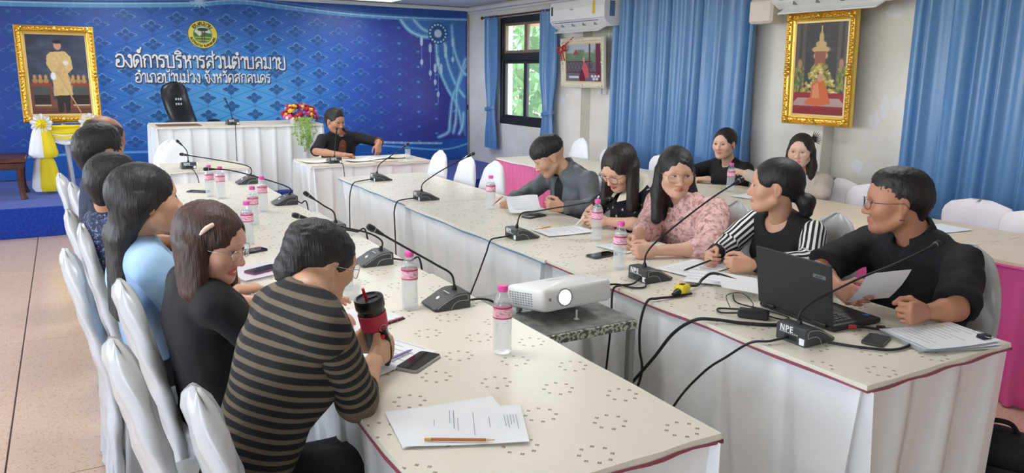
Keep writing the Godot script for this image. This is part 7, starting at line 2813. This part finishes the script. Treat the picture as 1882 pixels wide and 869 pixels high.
func hair_updo(s: Sdf, H: Transform3D, c: Dictionary) -> void:
	hair_cap(s, H, 0.008)
	hell(s, H, Vector3(0, -0.03, -0.1), Vector3(0.06, 0.058, 0.045), 0.03)
	hell(s, H, Vector3(0.02, 0.07, -0.05), Vector3(0.06, 0.05, 0.07), 0.03)
	face_opening(s, H, 0.058, 0.07)
	for i in [-1, 1]:
		hell(s, H, Vector3(i * 0.088, -0.022, -0.004), Vector3(0.022, 0.04, 0.026), 0.01, true)
		hell(s, H, Vector3(i * 0.075, -0.09, -0.01), Vector3(0.055, 0.055, 0.075), 0.015, true)

func hair_thin(s: Sdf, H: Transform3D, c: Dictionary) -> void:
	hair_short(s, H, c)
	hell(s, H, Vector3(0, 0.16, 0.02), Vector3(0.1, 0.09, 0.12), 0.04, true)

func V(x: float, y: float, z: float) -> Vector3:
	return Vector3(x, y, z)

# uv for cloth with bands round trunk (piece 0) and sleeves (1 left, 2 right): v counts bands
func band_lay(c: Dictionary, period: float) -> Callable:
	var B := torso_basis(c)
	return func(p: Vector3, n: int) -> Vector2:
		if n == 0:
			return Vector2(0.5, (p - c.hip).dot(B.y) / period)
		var side := "l" if n == 1 else "r"
		var sh: Vector3 = c[side + "sh"]
		var el: Vector3 = c[side + "el"]
		var wr: Vector3 = c[side + "wr"]
		var a := (el - sh).normalized()
		var b := (wr - el).normalized()
		var t := (p - sh).dot(a)
		var L := (el - sh).length()
		var u := (p - el).dot(b)
		var m := clampf((t - L) / 0.06 + 0.5, 0.0, 1.0)
		return Vector2(0.5, lerpf(t, L + maxf(u, 0.0), m) / period)

# uv for a plain trunk (u 0.25) and sleeves striped lengthwise with plain cuffs
func sleeve_lay(c: Dictionary, n_stripes: float) -> Callable:
	return func(p: Vector3, n: int) -> Vector2:
		if n == 0:
			return Vector2(0.25, 0.5)
		var side := "l" if n == 1 else "r"
		var sh: Vector3 = c[side + "sh"]
		var el: Vector3 = c[side + "el"]
		var wr: Vector3 = c[side + "wr"]
		var q := Geometry3D.get_closest_point_to_segment(p, sh, el)
		var q2 := Geometry3D.get_closest_point_to_segment(p, el, wr)
		var ax := (el - sh).normalized()
		if (p - q2).length() < (p - q).length():
			if (q2 - el).length() / (wr - el).length() > 0.72:
				return Vector2(0.25, 0.5)
			q = q2
			ax = (wr - el).normalized()
		# the seam side of the angle faces down and back, out of sight
		var e := (Vector3.UP - ax * ax.y).normalized()
		var d := p - q
		return Vector2(atan2(d.dot(ax.cross(e)), d.dot(e)) / TAU * n_stripes, 0.5)

func collar(o: Node3D, c: Dictionary, m: Material, h := 0.03, spread := 0.012, open := 0.35, called := "collar") -> void:
	var B := torso_basis(c)
	var st := S()
	var rows := []
	for i in 4:
		var t := i / 3.0
		var r := PackedVector3Array()
		for j in 33:
			var a := lerpf(open, TAU - open, j / 32.0)
			var rad: float = 0.062 + [0.0, 0.004, 0.012, 0.024][i] * spread / 0.012
			var y: float = [0.012, 0.012 + h, 0.008 + h, 0.0][i]
			r.append(c.neck + B.x * sin(a) * rad + B.z * (cos(a) * rad + 0.012) + B.y * (y + 0.012 - 0.03 * cos(a)))
		rows.append(r)
	loft(st, rows)
	part(o, called, done(st), m)

func people() -> void:
	var black := bump(mat(rgb8(20, 21, 25), 0.85), M.fine, 0.05)
	var arms := func(c: Dictionary, a: Array) -> Dictionary:
		# rsh, lsh, rel, lel, rwr, lwr
		for i in 6:
			c[["rsh", "lsh", "rel", "lel", "rwr", "lwr"][i]] = a[i]
		return c
	var fair := rgb8(214, 168, 138)
	var tan := rgb8(190, 140, 108)
	var brown := rgb8(164, 114, 86)
	# 1 woman in the striped sweater
	var knit := mat(Color.WHITE, 0.9)
	knit.albedo_texture = stripe_tex([[17, rgb8(22, 21, 23)], [1, rgb8(54, 48, 44)], [13, rgb8(104, 92, 76)], [1, rgb8(54, 48, 44)]])
	var c: Dictionary = arms.call({"label": "woman in a black and brown striped sweater seen from behind, holding a tumbler", "hip": V(0.31, 0.5, -1.99), "fat": 0.84, "legs": V(0.97, 0, 0.2), "neck": V(0.485, 1.055, -1.88), "head": V(0.565, 1.112, -1.99), "fwd": V(0.95, -0.3, -0.16), "skin": fair, "top": knit, "top_name": "sweater", "sleeve": 1.22, "cuff": 1.1, "ease": 0.016, "loose": 0.012, "bust": 0.6, "hair": hair_updo, "hair_mat": M.hair_black, "hair_noise": 0.0045, "hair_grain": V(22, 75, 22), "neckline": [0.07, 0.04, 0.0], "skirt": true, "low": black, "wrinkle": 0.004, "top_cell": 0.009, "hs": 0.9}, [V(0.497, 1.03, -1.715), V(0.445, 1.015, -2.03), V(0.585, 0.785, -1.8), V(0.56, 0.79, -2.2), V(0.7, 0.815, -1.975), V(0.685, 0.81, -2.14)])
	c["rhand"] = [V(0.78, 0.1, -0.62), V(-0.62, 0.0, -0.78), [0.45, 0.5, 0.52, 0.55, 0.58], 0.05]
	c["lhand"] = [V(0.85, 0.12, 0.45), V(-0.45, 0.0, 0.85), [0.4, 0.5, 0.5, 0.52, 0.55], 0.05]
	c["lay"] = band_lay(c, 0.031)
	var o := person(c)
	glasses(o, c.H, M.silver_wire, 0.025, 0.022, 0.0012)
	# 2 smiling woman in black with a hair clip
	c = arms.call({"label": "smiling woman in a black top with shoulder-length brown hair and a clip", "hip": V(0.35, 0.5, -2.62), "neck": V(0.31, 0.985, -2.52), "head": V(0.352, 1.094, -2.463), "fwd": V(0.74, -0.22, 0.55), "skin": rgb8(220, 168, 144), "lips": rgb8(196, 70, 74), "top": black, "sleeve": 0.66, "flare": 0.006, "ease": 0.01, "fat": 0.92, "bust": 0.8, "hair": hair_bob, "hair_len": 0.135, "hair_mat": M.hair_brown, "smile": 0.9, "shut": 0.5, "low": M.dark_cloth, "hs": 1.04, "wide": 1.05}, [V(0.335, 0.94, -2.36), V(0.29, 0.93, -2.69), V(0.47, 0.775, -2.33), V(0.47, 0.79, -2.78), V(0.67, 0.8, -2.43), V(0.66, 0.81, -2.58)])
	c["rhand"] = [V(0.95, 0.05, -0.25), V(0.0, -1.0, 0.1), [0.2, 0.25, 0.3, 0.35, 0.4], 0.3]
	c["lhand"] = [V(0.9, 0.25, 0.1), V(0.1, -0.9, 0.3), [0.1, 0.12, 0.2, 0.25, 0.3], 0.35]
	o = person(c)
	glasses(o, c.H, M.silver_wire, 0.023, 0.017, 0.001)
	var st := S()
	tube(st, spline([c.H * V(-0.068, 0.083, 0.03), c.H * V(-0.082, 0.068, 0.016), c.H * V(-0.09, 0.047, 0.004)], 5), [0.004, 0.007, 0.0075, 0.0075, 0.008, 0.008, 0.0075, 0.007, 0.006, 0.004, 0.003], 8)
	part(o, "hair_clip", done(st), mat(rgb8(236, 206, 190), 0.3), "pale pearly clip")
	# 3 woman in light blue
	c = arms.call({"label": "woman in a light blue puff-sleeve blouse with long straight black hair", "hip": V(0.21, 0.5, -3.2), "fat": 0.86, "neck": V(0.165, 1.025, -2.99), "head": V(0.215, 1.169, -2.95), "fwd": V(0.98, 0.05, -0.16), "skin": rgb8(208, 160, 132), "lips": rgb8(184, 92, 88), "top": mat(rgb8(160, 194, 226), 0.75), "top_name": "blouse", "sleeve": 0.75, "puff": 0.01, "flare": 0.014, "bust": 0.7, "hair": hair_long, "hair_len": 0.42, "hair_tip": 0.02, "hair_back": 0.1, "low": M.dark_cloth, "hs": 1.08, "hair_mat": M.hair_black}, [V(0.205, 0.965, -2.82), V(0.16, 0.975, -3.16), V(0.31, 0.77, -2.8), V(0.3, 0.78, -3.2), V(0.5, 0.795, -2.95), V(0.52, 0.795, -3.1)])
	c["rhand"] = [V(0.9, 0, -0.3), V(0, -1, 0), [0.3, 0.3, 0.3, 0.35, 0.4]]
	person(c)
	# 4 man in navy
	var navy := tri_tex(mat(Color.WHITE, 0.8), noise_tex(0.03, [[0.0, rgb8(22, 28, 52)], [0.7, rgb8(24, 32, 58)], [0.74, rgb8(70, 90, 140)], [1.0, rgb8(220, 226, 236)]], 256, 3, FastNoiseLite.TYPE_SIMPLEX, 5), Vector3.ONE * 5.0)
	c = arms.call({"label": "man in a dark navy patterned shirt seen from behind, short black hair", "hip": V(0.25, 0.5, -3.88), "neck": V(0.125, 0.985, -3.83), "head": V(0.15, 1.125, -3.78), "fwd": V(0.7, -0.05, -0.7), "skin": tan, "top": navy, "sleeve": 0.7, "hair": hair_short, "fat": 1.1, "low": M.dark_cloth, "hs": 1.12, "wide": 1.08, "hair_noise": 0.004, "hair_grain": V(90, 90, 90), "neck_r": 0.058}, [V(0.17, 0.92, -3.63), V(0.08, 0.93, -4.02), V(0.3, 0.78, -3.6), V(0.26, 0.78, -4.1), V(0.5, 0.795, -3.7), V(0.5, 0.795, -3.95)])
	o = person(c)
	collar(o, c, mat(rgb8(26, 32, 58), 0.8))
	# 5 man beyond him
	c = arms.call({"label": "man with thick black hair half hidden beyond the man in navy", "hip": V(0.22, 0.5, -4.45), "neck": V(0.105, 1.07, -4.49), "head": V(0.13, 1.2, -4.45), "fwd": V(0.85, -0.1, -0.5), "skin": tan, "top": mat(rgb8(30, 36, 64), 0.8), "sleeve": 0.7, "hair": hair_short, "quiff": 1.25, "low": M.dark_cloth, "hs": 1.16, "hair_noise": 0.006, "hair_grain": V(70, 70, 70), "fine": 1.3}, [V(0.15, 1.0, -4.3), V(0.08, 1.0, -4.68), V(0.3, 0.79, -4.28), V(0.26, 0.79, -4.72), V(0.5, 0.795, -4.38), V(0.5, 0.795, -4.6)])
	person(c)
	# 6 balding man
	c = arms.call({"label": "balding man at the far end of the aisle-side row", "hip": V(0.27, 0.5, -5.15), "neck": V(0.16, 1.08, -5.22), "head": V(0.19, 1.218, -5.2), "fwd": V(0.85, -0.1, -0.5), "skin": brown, "top": mat(rgb8(40, 44, 70), 0.8), "sleeve": 0.7, "hair": hair_thin, "low": M.dark_cloth, "hs": 1.1, "fine": 1.4, "hair_mat": M.hair_tint}, [V(0.2, 1.01, -5.03), V(0.13, 1.01, -5.41), V(0.32, 0.79, -5.0), V(0.28, 0.79, -5.45), V(0.5, 0.795, -5.1), V(0.5, 0.795, -5.32)])
	person(c)
	# 7 the speaker
	var woven := tri_tex(mat(Color.WHITE, 0.8), noise_tex(0.09, [[0.0, rgb8(44, 20, 22)], [0.45, rgb8(104, 40, 36)], [0.6, rgb8(160, 110, 80)], [1.0, rgb8(60, 24, 26)]], 128, 2), Vector3.ONE * 9.0)
	c = arms.call({"label": "man speaking at the microphone in a black shirt with a woven red placket", "hip": V(2.53, 0.5, -8.3), "neck": V(2.56, 0.955, -8.18), "head": V(2.49, 1.105, -8.1), "fwd": V(0.42, -0.2, 0.89), "skin": rgb8(186, 136, 108), "top": black, "sleeve": 1.0, "open_front": 0.042, "inner": woven, "inner_name": "woven_placket", "hair": hair_short, "quiff": 1.35, "low": M.dark_cloth, "hs": 1.1, "fine": 1.25, "smile": 0.35, "hair_noise": 0.006, "hair_grain": V(80, 60, 80), "belly": 0.6}, [V(2.37, 0.91, -8.18), V(2.76, 0.92, -8.19), V(2.2, 0.815, -7.84), V(2.95, 0.87, -8.02), V(2.42, 0.79, -7.62), V(2.885, 0.87, -7.84)])
	c["rhand"] = [V(1, -0.02, 0.2), V(0, -1, 0), [0.3, 0.4, 0.45, 0.5, 0.5]]
	c["lhand"] = [V(-0.15, -0.8, 0.25), V(-0.2, -0.3, -0.9), [0.3, 0.1, 0.35, 0.45, 0.5], 0.2]
	o = person(c)
	collar(o, c, woven, 0.028, 0.012, 0.5)
	st = S()
	for q in [[c.lel, c.lwr, 0.14]]:
		var d: Vector3 = (q[1] - q[0]).normalized()
		tube(st, PackedVector3Array([q[0] + d * 0.01, q[0] + d * 0.05]), [0.056, 0.053], 16)
	part(o, "cuff", done(st), woven)
	# 8 man in the grey jacket
	var jacket := bump(mat(rgb8(92, 99, 104), 0.55), M.fine, 0.1)
	c = arms.call({"label": "young man in a grey zip jacket reading a sheet, black bowl-cut hair", "hip": V(3.07, 0.5, -4.24), "neck": V(2.9, 0.975, -4.255), "head": V(2.785, 1.078, -4.3), "fwd": V(-0.8, -0.5, -0.3), "skin": rgb8(206, 160, 130), "top": jacket, "top_name": "jacket", "sleeve": 1.85, "ease": 0.022, "loose": 0.014, "open_front": 0.05, "inner": black, "hair": hair_bowl, "hair_mat": M.hair_black, "low": M.dark_cloth, "hs": 1.1, "shut": 0.6, "wrinkle": 0.012, "hair_noise": 0.004, "fine": 1.1, "brow": 1.2}, [V(2.93, 0.93, -4.46), V(2.94, 0.94, -4.06), V(2.76, 0.79, -4.53), V(2.84, 0.79, -3.88), V(2.54, 0.79, -4.4), V(2.66, 0.8, -3.93)])
	c["rhand"] = [V(-0.8, -0.1, 0.5), V(0.2, -0.9, 0.3), [0.5, 0.4, 0.5, 0.6, 0.65]]
	c["lhand"] = [V(-0.9, 0.15, -0.4), V(0.3, 0.3, -0.9), [0.5, 0.5, 0.6, 0.7, 0.75]]
	o = person(c)
	collar(o, c, jacket, 0.034, 0.01, 0.6)
	var hp := paper(V(2.5, 0.775, -4.14), deg_to_rad(68), "printed sheet held up by the man in the grey jacket", text_lines(10, 71, -0.1, 0.1), Vector2(0.25, 0.21), 0.02)
	hp.rotation.z = 0.22
	pencil(V(2.44, 0.83, -4.32), V(2.4, 0.755, -4.4), "red pen in the hand of the man in the grey jacket", rgb8(200, 60, 60), "pen")
	# 9 woman in polka dots
	var ci := Canvas.new(64, 64, rgb8(20, 21, 26))
	for q in [[16, 16], [48, 48]]:
		ci.oval(q[0], q[1], 5.5, 5.5, rgb8(236, 236, 232))
	c = arms.call({"label": "woman in a black polka dot top with a lace collar looking down at papers", "hip": V(3.06, 0.5, -3.55), "neck": V(2.87, 0.965, -3.53), "head": V(2.755, 1.095, -3.5), "fwd": V(-0.82, -0.52, 0.16), "roll": -0.08, "skin": rgb8(222, 176, 150), "lips": rgb8(186, 70, 70), "top": tri_tex(mat(Color.WHITE, 0.85), ci.tex(), Vector3.ONE * 11.0), "top_name": "blouse", "sleeve": 0.85, "bust": 0.8, "hair": hair_bob, "hair_len": 0.2, "hair_mat": M.hair_tint, "shut": 0.6, "low": M.dark_cloth, "hs": 1.1, "face_w": 0.055}, [V(2.9, 0.915, -3.71), V(2.91, 0.925, -3.36), V(2.8, 0.79, -3.8), V(2.79, 0.79, -3.27), V(2.66, 0.795, -3.66), V(2.645, 0.795, -3.46)])
	c["rhand"] = [V(-0.75, 0.05, 0.55), V(0.5, -0.4, 0.7), [0.5, 0.5, 0.55, 0.6, 0.65]]
	c["lhand"] = [V(-0.85, 0.0, -0.4), V(0.4, -0.3, -0.8), [0.45, 0.5, 0.55, 0.6, 0.65]]
	o = person(c)
	glasses(o, c.H, M.red_wire, 0.024, 0.021, 0.0014)
	collar(o, c, mat(rgb8(234, 228, 206), 0.8), 0.014, 0.034, 0.18, "lace_collar")
	pencil(V(2.55, 0.83, -3.53), V(2.53, 0.755, -3.6), "white and red pen held by the woman in polka dots", rgb8(236, 232, 230), "pen")
	# 10 woman in the pink blouse
	var floral := tri_tex(mat(Color.WHITE, 0.7), noise_tex(0.028, [[0.0, rgb8(128, 100, 92)], [0.34, rgb8(170, 130, 120)], [0.46, rgb8(228, 182, 176)], [0.7, rgb8(238, 196, 192)], [0.84, rgb8(204, 156, 150)], [1.0, rgb8(140, 112, 100)]], 256, 4, FastNoiseLite.TYPE_SIMPLEX, 9), Vector3.ONE * 3.2)
	c = arms.call({"label": "woman in a pink floral blouse with gold glasses glancing to the side", "hip": V(3.06, 0.5, -3.05), "neck": V(2.86, 0.965, -3.075), "head": V(2.785, 1.118, -3.05), "fwd": V(-0.46, -0.1, 0.88), "skin": rgb8(216, 170, 146), "lips": rgb8(190, 96, 96), "top": floral, "top_name": "blouse", "sleeve": 1.25, "puff": 0.02, "ease": 0.03, "cuff": 0.9, "loose": 0.014, "bust": 0.9, "wrinkle": 0.012, "hair": hair_long, "hair_len": 0.24, "hair_tip": 0.03, "hair_fwd": 0.05, "hair_mat": M.hair_black, "look": Vector2(0.5, 0), "fat": 0.95, "brow_line": 0.052, "low": M.dark_cloth, "hs": 1.1, "wide": 1.02, "face_w": 0.056}, [V(2.89, 0.905, -3.27), V(2.89, 0.91, -2.87), V(2.68, 0.79, -3.14), V(2.68, 0.79, -2.67), V(2.47, 0.79, -3.02), V(2.41, 0.79, -2.76)])
	c["rhand"] = [V(-0.85, 0, 0.4), V(0.3, -0.5, 0.7), [0.5, 0.6, 0.65, 0.7, 0.75]]
	c["lhand"] = [V(-0.95, 0.0, -0.25), V(0.25, -0.2, -0.95), [0.6, 0.8, 0.82, 0.85, 0.85], 0.03]
	o = person(c)
	glasses(o, c.H, M.gold_wire, 0.027, 0.024, 0.0015)
	var TB := torso_basis(c)
	for k in 4:
		st = S()
		ball(st, c.neck + TB.z * (0.115 + k * 0.008) - TB.y * (0.03 + k * 0.035), V(0.006, 0.006, 0.006), Basis(), 8, 6)
		part(o, "pearl_button", done(st), M.teeth)
	# 11 woman with striped sleeves
	var ls := mat(Color.WHITE, 0.85)
	var si := Image.create(16, 4, false, Image.FORMAT_RGB8)
	si.fill(rgb8(20, 20, 23))
	si.fill_rect(Rect2i(8, 0, 8, 4), rgb8(232, 232, 230))
	ls.albedo_texture = ImageTexture.create_from_image(si)
	c = arms.call({"label": "woman in a black top with black and white striped sleeves, hair in a low tail", "hip": V(3.1, 0.5, -2.46), "neck": V(2.935, 0.96, -2.465), "head": V(2.855, 1.118, -2.45), "fwd": V(-0.7, 0.02, -0.7), "skin": rgb8(210, 160, 132), "lips": rgb8(182, 98, 90), "top": ls, "top_name": "top", "sleeve": 1.86, "ease": 0.022, "puff": 0.008, "cuff": 0.5, "bust": 0.8, "neckline": [0.072, 0.05, 0.05], "hair": hair_tied, "hair_noise": 0.0018, "tail": [[V(0, -0.035, -0.1), V(0.0, -0.06, -0.135), 0.026, 0.04], [V(0.0, -0.06, -0.135), V(0, -0.1, -0.14), 0.044, 0.03]], "hair_mat": M.hair_black, "low": M.dark_cloth, "hs": 1.1, "top_cell": 0.009}, [V(2.95, 0.92, -2.63), V(2.96, 0.92, -2.28), V(2.79, 0.8, -2.66), V(2.87, 0.8, -2.22), V(2.585, 0.795, -2.55), V(2.6, 0.795, -2.32)])
	c["rhand"] = [V(-0.85, 0.0, 0.5), V(0.5, -0.1, 0.85), [0.5, 0.6, 0.65, 0.7, 0.7], 0.04]
	c["lhand"] = [V(-0.85, 0.0, -0.5), V(0.5, -0.1, -0.85), [0.5, 0.55, 0.6, 0.65, 0.7], 0.04]
	c["lay"] = sleeve_lay(c, 15.0)
	person(c)
	# 12 man in the black polo
	c = arms.call({"label": "man in a black polo shirt and glasses behind the laptop, holding a sheet", "hip": V(3.1, 0.52, -1.8), "neck": V(2.965, 0.985, -1.805), "head": V(2.865, 1.135, -1.84), "fwd": V(-0.7, -0.04, -0.7), "skin": rgb8(186, 132, 104), "stubble": 0.12, "top": bump(mat(rgb8(17, 18, 22), 0.9), M.fine, 0.05), "top_name": "polo_shirt", "sleeve": 0.9, "ease": 0.02, "flare": 0.014, "loose": 0.014, "fat": 1.1, "belly": 0.8, "neckline": [0.062, 0.035, 0.02], "hair": hair_short, "hair_mat": M.hair_black, "hair_noise": 0.004, "hair_grain": V(80, 80, 80), "low": M.dark_cloth, "hs": 1.14, "wide": 1.1, "neck_r": 0.06, "limb": 1.12, "wrinkle": 0.01, "hand_size": 1.06}, [V(3.0, 0.925, -2.02), V(2.97, 0.925, -1.6), V(2.66, 0.83, -2.02), V(2.74, 0.8, -1.48), V(2.53, 0.82, -1.81), V(2.585, 0.805, -1.505)])
	c["rhand"] = [V(-0.5, 0.05, 0.85), V(0.8, -0.15, 0.5), [0.45, 0.4, 0.45, 0.5, 0.55], 0.06]
	c["lhand"] = [V(-0.98, 0.1, 0.05), V(0.05, -0.1, -1.0), [0.75, 0.9, 0.92, 0.95, 0.95], 0.02]
	o = person(c)
	glasses(o, c.H, M.black_wire, 0.025, 0.018, 0.0012)
	collar(o, c, mat(rgb8(17, 18, 22), 0.9), 0.03, 0.014, 0.5)
	var ring := PackedVector3Array()
	for k in 16:
		var a := TAU * k / 16
		ring.append(V(2.482 + cos(a) * 0.0035, 0.823 + sin(a) * 0.011, -1.73 + cos(a) * 0.009))
	part(o, "finger_ring", tubem(ring, 0.0016, 6, true), M.gold_wire)
	hp = paper(V(2.52, 0.87, -1.64), deg_to_rad(-62), "white sheet held upright by the man in the black polo shirt", [], Vector2(0.16, 0.2), 0.006)
	hp.rotation = Vector3(0.0, deg_to_rad(78), deg_to_rad(-58))
	# 13 smiling woman in black at the back
	c = arms.call({"label": "smiling woman in a black jacket at the back table before the wide curtain", "hip": V(5.03, 0.47, -4.76), "neck": V(4.94, 0.895, -4.755), "head": V(4.85, 1.06, -4.73), "fwd": V(-0.96, 0.0, 0.3), "skin": rgb8(226, 180, 154), "lips": rgb8(200, 96, 92), "top": black, "top_name": "jacket", "sleeve": 1.8, "ease": 0.022, "neckline": [0.06, 0.04, 0.07], "bust": 0.8, "hair": hair_tied, "hair_noise": 0.0018, "hair_mat": M.hair_black, "smile": 0.4, "low": M.dark_cloth, "hs": 1.1, "fine": 1.2}, [V(4.97, 0.845, -4.94), V(4.97, 0.845, -4.58), V(4.78, 0.79, -5.02), V(4.76, 0.79, -4.46), V(4.56, 0.79, -4.82), V(4.56, 0.79, -4.6)])
	c["rhand"] = [V(-0.6, 0, 0.8), V(0, -1, 0.1), [0.3, 0.4, 0.4, 0.45, 0.5]]
	c["lhand"] = [V(-0.6, 0, -0.8), V(0, -1, 0.1), [0.3, 0.4, 0.4, 0.45, 0.5]]
	person(c)
	# 14 woman in beige at the back
	c = arms.call({"label": "woman in a beige cardigan and glasses with long dark hair at the back table", "hip": V(5.03, 0.47, -3.96), "neck": V(4.94, 0.895, -3.96), "head": V(4.85, 1.068, -3.94), "fwd": V(-0.88, 0.0, 0.46), "skin": rgb8(230, 188, 166), "lips": rgb8(200, 104, 100), "top": mat(rgb8(202, 190, 176), 0.9), "top_name": "cardigan", "sleeve": 1.9, "ease": 0.02, "open_front": 0.055, "inner": black, "bust": 0.6, "hair": hair_long, "hair_len": 0.32, "hair_tip": 0.018, "hair_fwd": 0.01, "hair_mat": M.hair_tint, "low": M.dark_cloth, "hs": 1.1, "fine": 1.2, "face_w": 0.062, "brow_line": 0.064}, [V(4.96, 0.845, -4.13), V(4.97, 0.845, -3.79), V(4.68, 0.81, -4.1), V(4.78, 0.79, -3.66), V(4.63, 0.87, -4.27), V(4.58, 0.79, -3.82)])
	c["rhand"] = [V(-0.15, 0.25, -0.95), V(-0.2, -0.9, -0.2), [0.4, 0.5, 0.6, 0.65, 0.7]]
	c["lhand"] = [V(-0.7, 0, -0.7), V(0, -1, 0), [0.3, 0.4, 0.4, 0.45, 0.5]]
	o = person(c)
	glasses(o, c.H, M.gold_wire, 0.025, 0.022, 0.0013)
	st = S()
	for k in 9:
		var a := lerpf(-0.6, 1.6, k / 8.0)
		tube(st, spline([c.H * V(0.02, 0.06, -0.09), c.H * V(0.05 + 0.02 * cos(a), 0.075 + 0.02 * sin(a), -0.11), c.H * V(0.06 + 0.055 * cos(a), 0.08 + 0.06 * sin(a), -0.115)], 4), [0.006, 0.006, 0.0055, 0.005, 0.0045, 0.004, 0.003, 0.002, 0.0008], 6)
	part(o, "clipped_strands", done(st), M.hair_tint)
